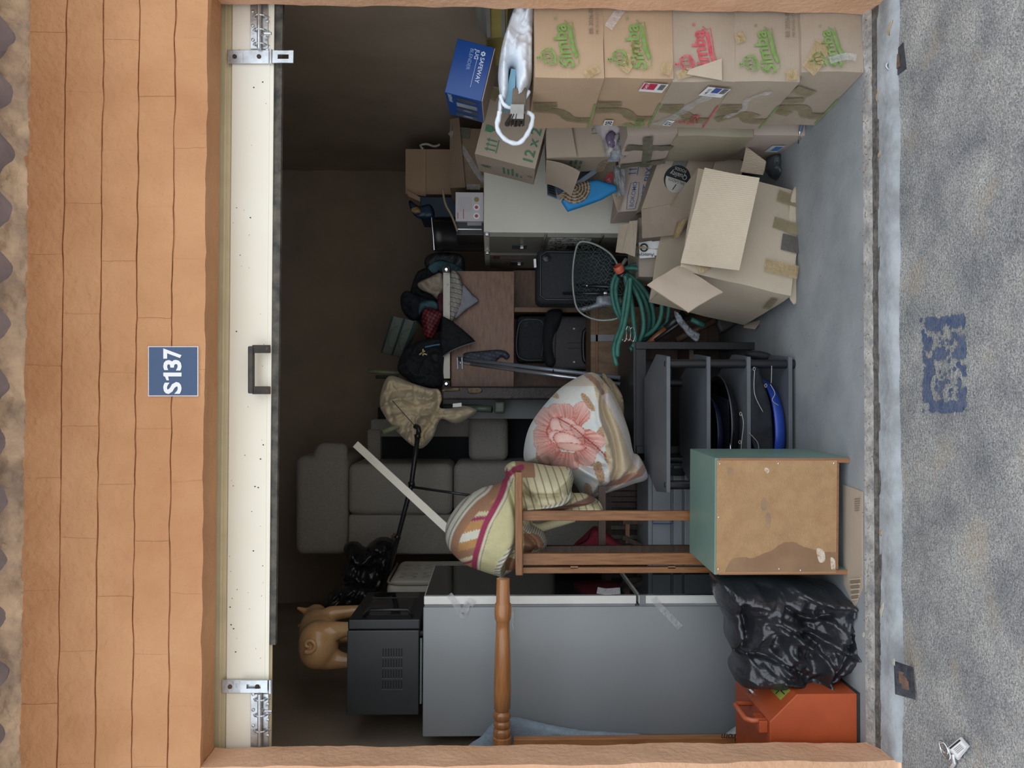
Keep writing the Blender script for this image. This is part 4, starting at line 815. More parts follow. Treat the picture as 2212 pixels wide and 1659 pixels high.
MB().slab([at(1372, 550, 1.0), at(1330, 545, 1.02), at(1338, 486, 1.05), at(1375, 480, 1.0)], 0.005, (4, 4), 0.006, 0.004).build('flap', kraft_grey, t); MB().slab([at(1372, 555, 0.98), at(1345, 545, 1.0), at(1360, 478, 1.02), at(1378, 476, 0.98)], 0.004, (4, 4), 0.004, 0.006).build('flap', kraft_grey, t)
# wheat biscuit carton
t = thing('carton', 'pinkish brown cereal carton with blue lettering above the badge carton', 'box', at(1400, 400, 1.0))
b = MB(); A = [at(1420, 452, 1.12), at(1440, 330, 1.12), at(1352, 328, 1.16), at(1335, 458, 1.16)]; b.hexa(A+[p+[0.0, 0.25, 0] for p in A]); b.build('body', kraft_pink, t, bevel=0.002, seg=1)
ux, uy = unit(A[1]-A[0]), unit(A[3]-A[0]); 
decal('lettering', [tx('BOKOMO', 0.028, 0.02, 0.118, 0.004), strip2([(0.01, 0.108), (0.075, 0.102), (0.14, 0.108), (0.14, 0.148), (0.075, 0.154), (0.01, 0.148), (0.01, 0.108)], 0.003)], A[0]+uy*0.0, ux, uy, print_blue, t, 0.002)
decal('lettering', [tx('WEET-BIX', 0.046, 0.0, 0.055, 0.010)], A[0]+ux*0.005, ux, uy, print_blue, t, 0.002)
decal('arrow', [rect2(0.02*k, 0, 0.02*k+0.005, 0.028) for k in range(2)]+[poly2([(0.02*k-0.005, 0.028), (0.02*k+0.010, 0.028), (0.02*k+0.0025, 0.040)]) for k in range(2)]+[rect2(-0.008, -0.008, 0.034, -0.004)], A[0]+ux*0.185+uy*0.13, ux, uy, print_blue, t, 0.002)
decal('umbrella_mark', [strip2([(0, 0), (0.04, 0), (0.04, 0.04), (0, 0.04), (0, 0)], 0.003), ring2(0.02, 0.02, 0.012, 0.012, 0.006, 12, 0, math.pi), rect2(0.018, 0.006, 0.022, 0.022)], A[0]+ux*0.215+uy*0.075, ux, uy, print_blue, t, 0.002)
MB().slab([at(1335, 459, 1.14), at(1352, 392, 1.13), at(1330, 400, 1.08), at(1323, 420, 1.10)], 0.004, (3, 4), 0.004).build('flap', kraft_grey, t)
MB().slab([at(1325, 360, 1.08), at(1348, 352, 1.10), at(1352, 420, 1.09), at(1330, 425, 1.07)], 0.001, (6, 6), 0.005, 0.012).build('tape', clear_film, t)
# things on the cabinet side: vented crate, patterned cloth, red-lettered carton
t = thing('crate', 'blue-grey vented plastic crate lying under the bent carton flap', 'crate', at(1240, 400, 1.15))
crm = mat('blue_grey_plastic', (0.14, 0.18, 0.24), 0.4, var=0.12)
A = [at(1206, 434, 1.12), at(1292, 372, 1.08), at(1262, 362, 1.16), at(1185, 376, 1.20)]; A = [at(1183, 420, 1.14), at(1206, 434, 1.10), at(1290, 372, 1.06), at(1270, 358, 1.10)]
b = MB(); b.slab([at(1208, 432, 1.10), at(1290, 374, 1.06), at(1284, 366, 1.06), at(1202, 426, 1.10)], -0.02, (2, 2)); b.build('rim', crm, t)
MB().slab([at(1205, 425, 1.12), at(1286, 368, 1.08), at(1232, 350, 1.22), at(1192, 374, 1.24)], 0.006, (4, 4)).build('wall', crm, t)
w_ = MB().slab([at(1204, 428, 1.12), at(1194, 372, 1.26), at(1181, 372, 1.26), at(1183, 420, 1.12)], 0.006, (2, 2)).build('wall', crm, t)
for k in range(8):
    u = 0.1+0.1*k; p = lambda u_, v_: (at(1204, 428, 1.117)*(1-u_)+at(1194, 372, 1.257)*u_)*(1-v_)+(at(1183, 420, 1.117)*(1-u_)+at(1181, 372, 1.257)*u_)*v_
    MB().slab([p(u, 0.15), p(u+0.05, 0.25), p(u+0.05, 0.9), p(u, 0.8)], 0.001, (1, 1)).build('vent_slot', print_black, w_)
MB().slab([at(1200, 424, 1.09), at(1222, 432, 1.06), at(1240, 436, 1.05), at(1222, 414, 1.08)], 0.002, (6, 4), 0.012, 0.01).build('tape', tape_gold, t)
t = thing('shopping_bag', 'folded turquoise blue bag with a ringed circle pattern beside the filing cabinet', 'bag', at(1300, 440, 1.1))
def swirl(Q):
    c = np.tile(np.array([0.02, 0.24, 0.55]), (len(Q), 1)); r = np.hypot(Q[:, 0]-1240, Q[:, 1]-408); k = (r < 34); ph = (r % 6.5) < 3.4
    c[k & ph] = (0.07, 0.045, 0.03); c[k & ~ph] = (0.46, 0.34, 0.22); r2 = np.hypot(Q[:, 0]-1322, Q[:, 1]-470); k2 = r2 < 40; ph2 = (r2 % 7) < 3.4; c[k2 & ph2] = (0.10, 0.05, 0.03); c[k2 & ~ph2] = (0.40, 0.28, 0.18); return c
vc = mat('printed_cloth', (1, 1, 1), 0.6, var=0.06, vcol='Col', bump=0.1)
puff('bag', [(1226, 458), (1212, 436), (1228, 405), (1252, 392), (1290, 388), (1332, 400), (1334, 412), (1300, 432), (1262, 446)], 1.07, 0.02, 0.03, vc, t, 2.5, 10, colfn=swirl, round_=False)
t = thing('carton', 'flat grey carton with a red printed corner behind the turquoise bag', 'box', at(1325, 390, 1.15))
A = [at(1330, 402, 1.13), at(1330, 340, 1.13), at(1262, 350, 1.20), at(1258, 400, 1.20)]; MB().slab(A, 0.05, (2, 2)).build('body', kraft_grey, t)
quad('red_panel', [(1323, 400), (1323, 372), (1312, 376), (1300, 402)], 1.122, print_red, t); decal('lettering', [tx('SA', 0.026, 0, 0, 0.006)], at(1320, 396, 1.12), (0.9, -0.1, 0.2), (-0.2, 0, 0.9), mat('grey_white_print', (0.56, 0.53, 0.48)), t, 0.002)
t = thing('plastic_sheet', 'pale blue plastic panel standing between the paper and the cereal carton', 'panel', at(1350, 335, 0.95))
MB().slab([at(1352, 348, 0.96), at(1356, 330, 0.95), at(1300, 330, 0.95), at(1306, 350, 0.97)], 0.01, (2, 2)).build('sheet', mat('pale_blue_plastic', (0.30, 0.38, 0.48), 0.3, var=0.1), t)

# ---------------------------------------------------------------- centre back: wooden hutch, suitcases, clothes
walnut = mat('walnut_veneer', (0.31, 0.155, 0.088), 0.4, scale=5, col2=(0.17, 0.08, 0.046), aniso=(3, 3, 14), detail=8)
walnut_d = mat('dark_wood', (0.085, 0.047, 0.03), 0.5, scale=6, col2=(0.045, 0.026, 0.018), aniso=(2, 2, 10))
oak = mat('varnished_wood', (0.29, 0.125, 0.042), 0.35, scale=9, col2=(0.16, 0.062, 0.022), aniso=(14, 14, 1.2), detail=8)
oak_x = mat('varnished_wood_cross', (0.29, 0.125, 0.042), 0.35, scale=9, col2=(0.18, 0.072, 0.026), aniso=(1.2, 14, 14), detail=8)
blackfab = mat('black_luggage_fabric', (0.024, 0.027, 0.034), 0.8, scale=60, col2=(0.016, 0.018, 0.023), bump=0.3, bscale=200); greyfab = mat('charcoal_luggage_fabric', (0.085, 0.08, 0.085), 0.8, scale=60, col2=(0.065, 0.062, 0.067), bump=0.3, bscale=200)
blackpl = mat('black_plastic', (0.014, 0.014, 0.017), 0.35, var=0.2)
t = thing('sideboard', 'tall walnut sideboard with an open bay, under the pile of clothes', 'sideboard', at(1500, 720, 2.1))
Yh = 1.95; X0, X1, _, _, Z0, Z1 = pxbox(975, 1110, 585, 836, Yh, 0.4)
MB().box(X0, X1, Yh, Yh+0.025, Z0, Z1).build('front_panel', walnut, t, bevel=0.002)
MB().box(X0-0.01, X1+0.01, Yh+0.026, Yh+0.42, Z1-0.02, Z1).build('top', walnut, t, bevel=0.002)
xd = at(1200, 666, Yh)[0]
MB().box(xd-0.02, xd+0.006, Yh+0.02, Yh+0.42, 0.0, Z0-0.001).build('divider', mat('pale_wood_edge', (0.25, 0.145, 0.085), 0.5, var=0.2), t)
MB().box(X0, X1+0.06, Yh+0.42, Yh+0.44, 0.0, Z1).build('back_panel', walnut, t); MB().box(X0-0.01, X0+0.012, Yh+0.026, Yh+0.42, 0.0, Z1-0.021).build('side_panel', walnut_d, t)
MB().box(xd+0.01, X1+0.055, Yh+0.30, Yh+0.315, 0.3, Z0-0.002).build('panel', walnut, t)
MB().box(X0+0.014, xd-0.02, Yh+0.02, Yh+0.41, at(1290, 740, Yh)[2]-0.02, at(1290, 740, Yh)[2]).build('shelf', walnut_d, t)
zs_ = at(1290, 740, Yh)[2]+0.002
# white metal bar across the top
t = thing('bed_rail', 'white flaking metal rail with dark end brackets lying on the sideboard top', 'rail', at(972, 707, 1.93))
wm = mat('flaking_white_enamel', (0.80, 0.76, 0.68), 0.6, scale=25, col2=(0.50, 0.43, 0.34), thr=(0.28, 0.42), bump=0.3)
MB().bar(at(965, 818, 1.90), at(965, 590, 1.90), 0.045, 0.040, (0, 0, 1)).build('rail', wm, t, bevel=0.003)
for y in (582, 829):
    o = MB().bar(at(964, y-7, 1.895), at(964, y+8, 1.895), 0.046, 0.046).build('end_bracket', blackiron, t, bevel=0.004); MB().lathe(at(964, y, 1.873), (0, -1, 0), [(0, 0.014), (0.004, 0.014), (0.007, 0.008)], 14).build('bolt_head', chrome, o)
# clothes: each garment its own soft body
def cloth(name, col, rough=0.85, **kw): return mat(name, col, rough, var=0.15, scale=12, bump=0.25, bscale=120, **kw)
def check(c1, c2, c3, px, ang=0.0, second=None):
    def f(Q):
        a, s = math.cos(ang), math.sin(ang); u = Q[:, 0]*a+Q[:, 1]*s; v = -Q[:, 0]*s+Q[:, 1]*a
        p, q = (u % px) < px/2, (v % px) < px/2; c = np.tile(np.array(c1, float), (len(Q), 1)); c[p ^ q] = c2; c[p & q] = c3; return c
    return f
def stripes(base, lines, ang, per):
    def f(Q):
        u = Q[:, 0]*math.cos(ang)+Q[:, 1]*math.sin(ang); c = np.tile(np.array(base, float), (len(Q), 1))
        for lo, hi, col in lines: c[((u % per) >= lo) & ((u % per) < hi)] = col
        return c
    return f
navyc = cloth('navy_cloth', (0.012, 0.016, 0.026)); blackc = cloth('black_cloth', (0.010, 0.012, 0.016)); teal = cloth('teal_cloth', (0.06, 0.15, 0.18)); beigec = cloth('beige_cloth', (0.48, 0.40, 0.32)); greyc = cloth('grey_cloth', (0.36, 0.36, 0.42)); maroon = cloth('maroon_cloth', (0.10, 0.018, 0.04))
def garment(name, label, poly, Y, m, tf=0.05, tb=0.05, R=14, amp=0.03, s=9, seed=0, cat='clothing', step=5, colfn=None, folds=(), ridge=False, round_=True):
    if cat == 'clothing' and colfn is None: ridge, amp, s, step = True, amp*1.3, s*1.7, min(step, 3.2)
    o = puff(name, poly, Y, tf, tb, m, None, step, R, folds, amp, s, ridge, colfn, round_, seed); setp(o, label, cat); return o
garment('trousers', 'dark striped trousers at the very top of the clothes pile', [(918, 560), (932, 548), (965, 545), (998, 552), (1005, 575), (1000, 596), (975, 590), (940, 585), (920, 578)], 2.10, vc, 0.06, 0.1, colfn=stripes((0.018, 0.024, 0.032), [(0, 1.5, (0.06, 0.065, 0.07))], 0.6, 6), seed=1, step=3)
garment('shirt', 'teal shirt showing under the striped trousers', [(925, 575), (950, 562), (985, 572), (1006, 590), (1004, 605), (960, 590), (930, 590)], 2.04, teal, 0.04, 0.06, seed=2)
garment('coat', 'black coat heaped over the back of the clothes pile', [(895, 600), (915, 580), (955, 580), (980, 600), (972, 640), (965, 700), (930, 720), (900, 690), (885, 650)], 2.08, blackc, 0.06, 0.12, amp=0.05, seed=3)
garment('shirt', 'beige collared shirt draped over the white rail', [(902, 612), (925, 600), (955, 590), (958, 630), (948, 650), (932, 636), (908, 625)], 1.98, beigec, 0.045, 0.05, amp=0.04, seed=4)
garment('jacket', 'dark navy jacket slumped at the back end of the pile', [(866, 640), (880, 628), (905, 640), (925, 650), (905, 690), (885, 690), (868, 668)], 2.0, navyc, 0.06, 0.08, amp=0.05, seed=5)
garment('pyjama_top', 'multi-striped pale shirt hanging below the white rail', [(972, 592), (990, 590), (1000, 620), (996, 655), (980, 690), (972, 690)], 1.89, vc, 0.025, 0.02, R=10, amp=0.02, colfn=stripes((0.48, 0.44, 0.38), [(0, 2.5, (0.16, 0.14, 0.14)), (5, 7, (0.28, 0.30, 0.28))], 0.25+math.pi/2, 10), seed=6, step=2.5)
garment('tea_towel', 'pale grey waffle cloth with a pointed corner hanging over the walnut panel', [(993, 612), (1006, 618), (1020, 635), (1034, 650), (1010, 668), (980, 690), (990, 650)], 1.905, greyc, 0.018, 0.01, R=8, amp=0.012, seed=7)
garment('shirt', 'teal shirt folded beside the red checked shirt', [(905, 655), (930, 648), (945, 655), (945, 670), (915, 672), (905, 680)], 1.93, teal, 0.04, 0.05, amp=0.03, seed=8)
garment('shirt', 'maroon shirt squeezed beneath the beige collared shirt', [(945, 640), (956, 635), (958, 675), (946, 672)], 1.92, maroon, 0.03, 0.03, R=8, seed=9)
garment('flannel_shirt', 'red and black checked flannel shirt rolled at the front of the pile', [(912, 672), (922, 665), (940, 668), (955, 678), (946, 705), (936, 730), (918, 728), (912, 700)], 1.88, vc, 0.05, 0.05, R=14, amp=0.02, colfn=check((0.34, 0.022, 0.035), (0.10, 0.010, 0.015), (0.008, 0.008, 0.010), 7.5, 0.5), seed=10, step=1.8)
garment('coat', 'large black coat bunched at the near end of the clothes pile', [(858, 795), (868, 765), (890, 745), (910, 735), (956, 735), (958, 800), (956, 834), (920, 838), (895, 830), (870, 812)], 1.88, blackc, 0.09, 0.14, R=30, amp=0.05, seed=11)
garment('shorts', 'black shorts with a grey hem hanging over the white rail', [(955, 682), (975, 692), (1000, 712), (1018, 728), (1028, 738), (1000, 748), (975, 760), (956, 770), (950, 730)], 1.84, blackc, 0.03, 0.03, R=12, amp=0.02, seed=12, round_=False)
MB().tube([at(*q, 1.825) for q in ((1027, 739), (1000, 747), (975, 758), (957, 770))], 0.004, 6).build('hem_tape', mat('grey_hem', (0.20, 0.20, 0.20), 0.8), bpy.data.objects['shorts'])
garment('trousers', 'dark blue pinstriped trousers hanging below the black shorts', [(1002, 764), (1040, 758), (1085, 756), (1101, 768), (1094, 777), (1082, 772), (1060, 786), (1012, 780)], 1.936, vc, 0.022, 0.02, R=8, amp=0.015, colfn=stripes((0.045, 0.055, 0.09), [(0, 1.6, (0.14, 0.15, 0.18))], 0.25+math.pi/2, 8), seed=13, step=2.5)
garment('cap', 'striped brown cloth bundle pinned beside the black coat', [(918, 742), (935, 738), (948, 752), (946, 790), (930, 780), (922, 762)], 1.86, cloth('brown_cloth', (0.035, 0.030, 0.034)), 0.03, 0.03, R=8, amp=0.03, seed=14)
t = thing('clothes_peg', 'small yellow plastic peg on the black coat', 'peg', at(915, 763, 1.76)); pgm = mat('yellow_peg', (0.75, 0.62, 0.30), 0.5)
for a, c in (((906, 766), (918, 758)), ((909, 762), (922, 766)), ((914, 754), (914, 768))): MB().bar(at(*a, 1.765), at(*c, 1.765), 0.006, 0.006).build('jaw', pgm, t)
t = thing('coat_hanger', 'bright blue plastic hanger edge in the clothes pile', 'hanger', at(925, 745, 1.8)); MB().tube([at(*q, 1.80) for q in ((918, 750), (936, 746), (950, 744))], 0.006, 6).build('bar', mat('bright_blue_plastic', (0.02, 0.10, 0.25), 0.4), t)
# drawer box behind the pile
t = thing('storage_box', 'translucent green-grey box with two curved handles behind the clothes pile', 'box', at(895, 725, 2.2)); gm = mat('green_grey_plastic', (0.27, 0.32, 0.28), 0.4, var=0.1); gb = mat('blue_green_trim', (0.06, 0.12, 0.13), 0.4)
A = para([(868, 772), (897, 694), (846, 682), (822, 760)], 2.15); MB().hexa(A+[p+[0, 0.2, 0] for p in A]).build('body', gm, t, bevel=0.004); ux, uy = A[1]-A[0], A[3]-A[0]
for a in (0.0, 0.45, 0.95): MB().bar(A[0]+uy*a-[0, 0.004, 0], A[1]+uy*a-[0, 0.004, 0], 0.008, 0.010).build('trim', gb, t)
for a in (0.08, 0.55):
    pts = [A[0]+uy*(a+0.30*math.sin(k))+ux*(0.5-0.28*math.cos(k))-[0, 0.006, 0] for k in np.linspace(0, math.pi, 12)]; MB().tube(pts, 0.004, 6).build('handle', mat('pale_green_plastic', (0.24, 0.27, 0.24), 0.4), t)
# suitcases
def suitcase(name, label, x0, x1, y0, y1, Y, dep, m, zb, roundr=0.03):
    X0, X1, _, _, Z0, Z1 = pxbox(x0, x1, y0, y1, Y, dep); t = thing(name, label, 'suitcase', ((X0+X1)/2, Y+dep/2, zb)); MB().box(X0, X1, Y, Y+dep, zb, Z1).build('shell', m, t, bevel=roundr, seg=4, smooth=True, auto=60); return t, X0, X1, Z1
t, a, c, z1 = suitcase('suitcase', 'upright black fabric suitcase with piped corners beside the filing cabinet', 1160, 1345, 537, 656, 1.45, 0.22, blackfab, 0.60, 0.035)
for dx, dz in ((0.018, 0.018),): 
    pts = [(a+dx+0.02, 1.446, 0.65), (a+dx, 1.446, 0.68), (a+dx, 1.446, z1-dz-0.03), (a+dx+0.02, 1.446, z1-dz), (c-dx-0.02, 1.446, z1-dz), (c-dx, 1.446, z1-dz-0.03), (c-dx, 1.446, 0.68)]
    MB().tube(pts, 0.005, 6).build('piping', mat('black_satin', (0.012, 0.012, 0.014)), t)
MB().lathe((c-0.05, 1.449, z1-0.05), (0, -1, 0), [(0, 0.022), (0.008, 0.020), (0.012, 0.006)], 16).build('corner_button', blackpl, t)
MB().bar(at(1155, 560, 1.44), at(1156, 578, 1.44), 0.02, 0.012).build('luggage_tag', sticker_white, t)
t, a, c, z1 = suitcase('suitcase', 'charcoal suitcase with side handle and two rivets on the open bay shelf', 1192, 1273, 682, 798, 1.90, 0.28, greyfab, zs_, 0.03)
for xx, yy in ((1240, 710), (1240, 782)): MB().lathe(at(xx, yy, 1.899), (0, -1, 0), [(0, 0.006), (0.003, 0.005), (0.005, 0.001)], 10).build('rivet', sticker_white, t)
o = MB().tube([at(*q, 1.888) for q in spline([(1270, 712), (1262, 716), (1260, 745), (1262, 778), (1270, 784)], 5)], 0.012, 8).build('side_handle', blackpl, t, smooth=True)
for y in (740, 752): MB().tube([at(1225, y, 1.897), at(1255, y, 1.897)], 0.003, 6).build('seam', blackpl, t)
MB().slab([at(1188, 694, 1.93), at(1182, 790, 1.93), at(1200, 792, 1.90), at(1204, 690, 1.90)], 0.01, (4, 4), 0.02).build('flap_pocket', greyfab, t)
t, a, c, z1 = suitcase('suitcase', 'black zipped bag with white chalk letters on its face, in the open bay', 1118, 1190, 682, 782, 1.96, 0.22, blackfab, at(1191, 740, 1.90)[2]+0.003, 0.03)
MB().tube([at(*q, 1.955) for q in spline([(1172, 778), (1120, 770), (1122, 700), (1150, 690), (1175, 702), (1170, 772)], 6)], 0.005, 6).build('zip', mat('grey_zip', (0.06, 0.06, 0.065), 0.5), t, smooth=True)
decal('lettering', [tx('YLR', 0.03)], at(1140, 706, 1.955), (1, 0, 0), (0, 0, 1), mat('chalk', (0.10, 0.10, 0.10), 0.9), t, 0.004)
garment('holdall', 'soft black holdall slumped on the charcoal suitcase in the open bay', [(1178, 680), (1195, 668), (1215, 672), (1210, 700), (1195, 740), (1200, 785), (1180, 790), (1172, 740)], 1.90, blackc, 0.04, 0.08, R=16, amp=0.03, cat='bag', seed=15)
# plank chest with a taped lid in front of the sideboard
t = thing('wooden_chest', 'brown wooden chest with a white tape stripe below the charcoal suitcase', 'chest', at(1450, 735, 1.6)); X0, X1, _, _, Z0, Z1 = pxbox(1276, 1450, 662, 815, 1.66, 0.24)
MB().box(X0, X1, 1.66, 1.88, 0.0, Z1).build('body', mat('worn_brown_wood', (0.24, 0.145, 0.075), 0.5, scale=5, col2=(0.14, 0.08, 0.042), aniso=(6, 6, 2)), t, bevel=0.003)
MB().bar(at(1289, 815, 1.655), at(1289, 663, 1.655), 0.008, 0.012).build('lid_edge', oak_x, t); MB().slab([at(1276, 738, 1.652), at(1276, 723, 1.652), at(1335, 723, 1.652), at(1335, 736, 1.652)], 0.001, (2, 2)).build('tape', mat('white_tape', (0.33, 0.33, 0.34), 0.6, var=0.2), t)
# crutches
alu = mat('brushed_aluminium', (0.55, 0.57, 0.62), 0.3, metal=0.8, var=0.1)
t = thing('crutch', 'aluminium crutch with a grey clamp collar leaning against the sideboard', 'crutch', at(1335, 830, 1.2))
MB().tube([at(990, 775, 1.70), at(1340, 816, 1.30)], 0.011, 10).build('pole', mat('grey_enamel_tube', (0.24, 0.27, 0.32), 0.35, metal=0.4, var=0.1), t, smooth=True); MB().tube([at(1015, 786, 1.66), at(1340, 830, 1.28)], 0.010, 10).build('pole', alu, t, smooth=True)
MB().tube([at(1000, 784, 1.66), at(1018, 786, 1.655)], 0.008, 8).build('sleeve', chrome, t)
for xx in (988, 998): MB().bar(at(xx, 772, 1.66), at(xx+1, 798, 1.66), 0.010, 0.03, (0, 1, 0)).build('collar', mat('grey_enamel_tube', (0.2, 0.2, 0.2)), t, bevel=0.002)
MB().lathe(at(994, 784, 1.645), (0, -1, 0), [(0, 0.008), (0.004, 0.007), (0.006, 0.002)], 10).build('screw', chrome, t); MB().tube([at(1195, 799, 1.45), at(1195, 804, 1.43)], 0.005, 6).build('pin', chrome, t)
# dark padded post and grey board, green garden chair, duvet
t = thing('padded_post', 'dark brown leather-wrapped post with peeling patches beside the sideboard', 'post', at(1330, 849, 1.75)); lea = mat('peeling_brown_leather', (0.045, 0.030, 0.030), 0.45, scale=9, col2=(0.03, 0.02, 0.02), bump=0.3)
a, c = at(1330, 850, 1.80), at(955, 848, 1.80); MB().box(a[0]-0.037, a[0]+0.037, 1.76, 1.86, 0.0, c[2]).build('core', lea, t, bevel=0.012, seg=3)
pe = mat('exposed_backing', (0.33, 0.24, 0.16), 0.9, scale=30, col2=(0.10, 0.07, 0.05))
puff('peeled_patch', [(1012, 838), (1038, 838), (1040, 848), (1014, 850)], 1.757, 0.003, 0.002, pe, t, 3, 4); puff('peeled_patch', [(957, 841), (985, 837), (1000, 841), (985, 845), (958, 846)], 1.757, 0.003, 0.002, pe, t, 3, 3)
t = thing('board', 'plain grey board standing behind the green garden chair', 'board', at(1320, 875, 1.95)); X0, X1, _, _, Z0, Z1 = pxbox(957, 1340, 862, 905, 1.93, 0.02); MB().box(X0, X1, 1.93, 1.95, 0, Z1).build('panel', mat('grey_laminate', (0.17, 0.178, 0.178), 0.5, var=0.1), t)
grn = mat('dark_green_plastic', (0.075, 0.11, 0.075), 0.4, var=0.12); grl = mat('faded_green_plastic', (0.24, 0.28, 0.16), 0.5, var=0.15)
t = thing('garden_chair', 'dark green plastic garden chair mostly hidden under the beige duvet', 'chair', at(1320, 880, 1.8))
for pts, r, nm, mm in (([(1062, 884, 1.78), (1026, 882, 1.82), (960, 880, 1.9)], 0.020, 'armrest', grn), ([(796, 802, 2.02), (830, 804, 2.0), (870, 806, 1.98)], 0.011, 'back_slat', grl), ([(812, 814, 2.1), (860, 816, 2.08)], 0.011, 'back_slat', grn), ([(826, 934, 1.70), (850, 925, 1.72), (880, 912, 1.76)], 0.015, 'leg', grl)):
    MB().tube([at(*q) for q in pts], r, 10).build(nm, mm, t, smooth=True)
MB().hexa([at(*q, 1.74) for q in ((1091, 893), (1091, 868), (1068, 868), (1068, 893))]+[at(*q, 1.86) for q in ((1091, 893), (1091, 868), (1068, 868), (1068, 893))]).build('arm_end', grn, t, bevel=0.012, seg=3)
dv_ = mat('beige_duvet_cotton', (0.68, 0.57, 0.39), 0.75, scale=8, col2=(0.60, 0.50, 0.34), bump=0.15, bscale=60, sheen=0.2)
random.seed(31); _cr = []
for _ in range(46):
    a0 = random.uniform(0, 6.28); r0, r1 = random.uniform(6, 45), random.uniform(45, 95); w0 = random.uniform(-0.5, 0.5)
    _cr.append(([(905+0.7*r*math.cos(a0+w0*(r-r0)/60), 880+r*math.sin(a0+w0*(r-r0)/60)) for r in np.linspace(r0, r1, 5)], random.uniform(2.2, 3.6), random.choice((-0.022, -0.016, 0.014))))
garment('duvet', 'crumpled beige duvet heaped over the garden chair', [(832, 822), (850, 812), (885, 826), (925, 838), (948, 842), (955, 862), (950, 880), (975, 882), (1000, 876), (1030, 886), (1010, 904), (985, 915), (955, 905), (945, 918), (935, 945), (912, 968), (890, 962), (860, 935), (835, 905), (820, 870)], 1.80, dv_, 0.12, 0.12, R=34, amp=0.05, s=8, seed=16, cat='bedding', step=2.6, ridge=True, folds=[([(945, 845), (948, 875), (930, 910), (905, 950)], 5, -0.05), ([(840, 850), (880, 840), (930, 852)], 5, -0.03), ([(850, 905), (890, 885), (930, 872)], 5, -0.03), ([(830, 880), (870, 862), (935, 862)], 5, 0.03), ([(955, 895), (985, 896), (1015, 888)], 4, -0.02), ([(920, 850), (915, 890), (890, 930)], 5, 0.03), ([(850, 830), (845, 870), (850, 900)], 4, -0.025), ([(870, 935), (900, 905), (935, 890)], 4, 0.03)]+_cr)
quad('care_label', [(978, 880), (997, 878), (997, 870), (978, 872)], 1.66, sticker_white, bpy.data.objects['duvet'])

# ---------------------------------------------------------------- landing net, hose and garden tools
net_m = mat('net_frame_grey', (0.33, 0.37, 0.33), 0.4, metal=0.3, var=0.2); cord_m = mat('green_net_cord', (0.11, 0.18, 0.16), 0.7, var=0.2)
t = thing('landing_net', 'fishing landing net with a pale hoop and green mesh beside the black suitcase', 'net', at(1340, 590, 1.3))
hoop = [(1262, 522), (1248, 528), (1240, 560), (1237, 600), (1240, 640), (1248, 668), (1268, 684), (1300, 692), (1336, 686), (1350, 660), (1352, 620), (1338, 580), (1320, 550), (1290, 530)]
HP = [at(a, b_, 1.36-0.0006*(a-1240)) for a, b_ in spline(hoop, 5, True)]; MB().tube(HP, 0.0055, 8, closed=True).build('hoop', net_m, t, smooth=True)
hp2 = np.array(spline(hoop, 5, True)); b = MB()
_hb = np.vstack([hp2, hp2[:1]])
for fam in (1, -1):
    for c in range(-16, 30):
        kk = np.arange(60); xs_ = 1240+kk*2.2; Qn = np.c_[xs_, 520+fam*(xs_-1240)*0.9+c*9.5+2.5*np.sin(kk*0.8+c)]; ins = inside(Qn, hp2)
        if ins.sum() < 3: continue
        en = np.minimum(1, path_dist(Qn, _hb)/45); pts = []
        for k in range(60):
            if ins[k]: pts.append(at(Qn[k, 0], Qn[k, 1], 1.36-0.0006*(Qn[k, 0]-1240)+0.10*en[k]**0.6))
            if (not ins[k] or k == 59) and pts:
                if len(pts) > 2: b.tube(pts, 0.0010, 3, caps=False)
                pts = []
o = b.build('mesh', cord_m, t); o['kind'] = 'stuff'
MB().tube([at(1338, 582, 1.30), at(1352, 560, 1.24)], 0.009, 8).build('yoke', net_m, t)
# fishing rod grips inside
t = thing('fishing_rod', 'black foam fishing rod grip with a silver ring seen through the net', 'rod', at(1330, 632, 1.4)); MB().tube([at(1215, 634, 1.44), at(1285, 634, 1.42), at(1312, 634, 1.41)], [0.006, 0.010, 0.011], 8).build('grip', blackpl, t, smooth=True); MB().tube([at(1304, 634, 1.405), at(1311, 634, 1.404)], 0.0135, 10).build('ring', chrome, t); MB().tube([at(1312, 634, 1.41), at(1345, 636, 1.39)], 0.007, 8).build('blank', blackpl, t)
t = thing('fishing_rod', 'second rod grip with a small silver bead above the ringed one', 'rod', at(1330, 618, 1.4)); MB().tube([at(1245, 617, 1.44), at(1310, 619, 1.42), at(1340, 622, 1.40)], [0.009, 0.011, 0.010], 8).build('grip', blackpl, t, smooth=True); MB().ball(at(1268, 617, 1.422), 0.007).build('bead', chrome, t, smooth=True)
t = thing('plastic_bag', 'grey and white plastic bag crumpled under the landing net', 'bag', at(1330, 655, 1.4)); puff('bag', [(1290, 640), (1320, 638), (1345, 645), (1342, 660), (1300, 664), (1262, 672), (1250, 666), (1285, 655)], 1.42, 0.02, 0.03, mat('grey_plastic_film', (0.20, 0.21, 0.25), 0.3, scale=9, col2=(0.36, 0.37, 0.42)), t, 4, 8, nz_amp=0.02, nz_s=16, ridge=True)
hose_m = mat('green_garden_hose', (0.035, 0.165, 0.125), 0.45, scale=20, col2=(0.025, 0.105, 0.085), bump=0.3, bscale=150)
t = thing('garden_hose', 'coiled teal green garden hose with an orange connector', 'hose', at(1400, 680, 1.0)); random.seed(9)
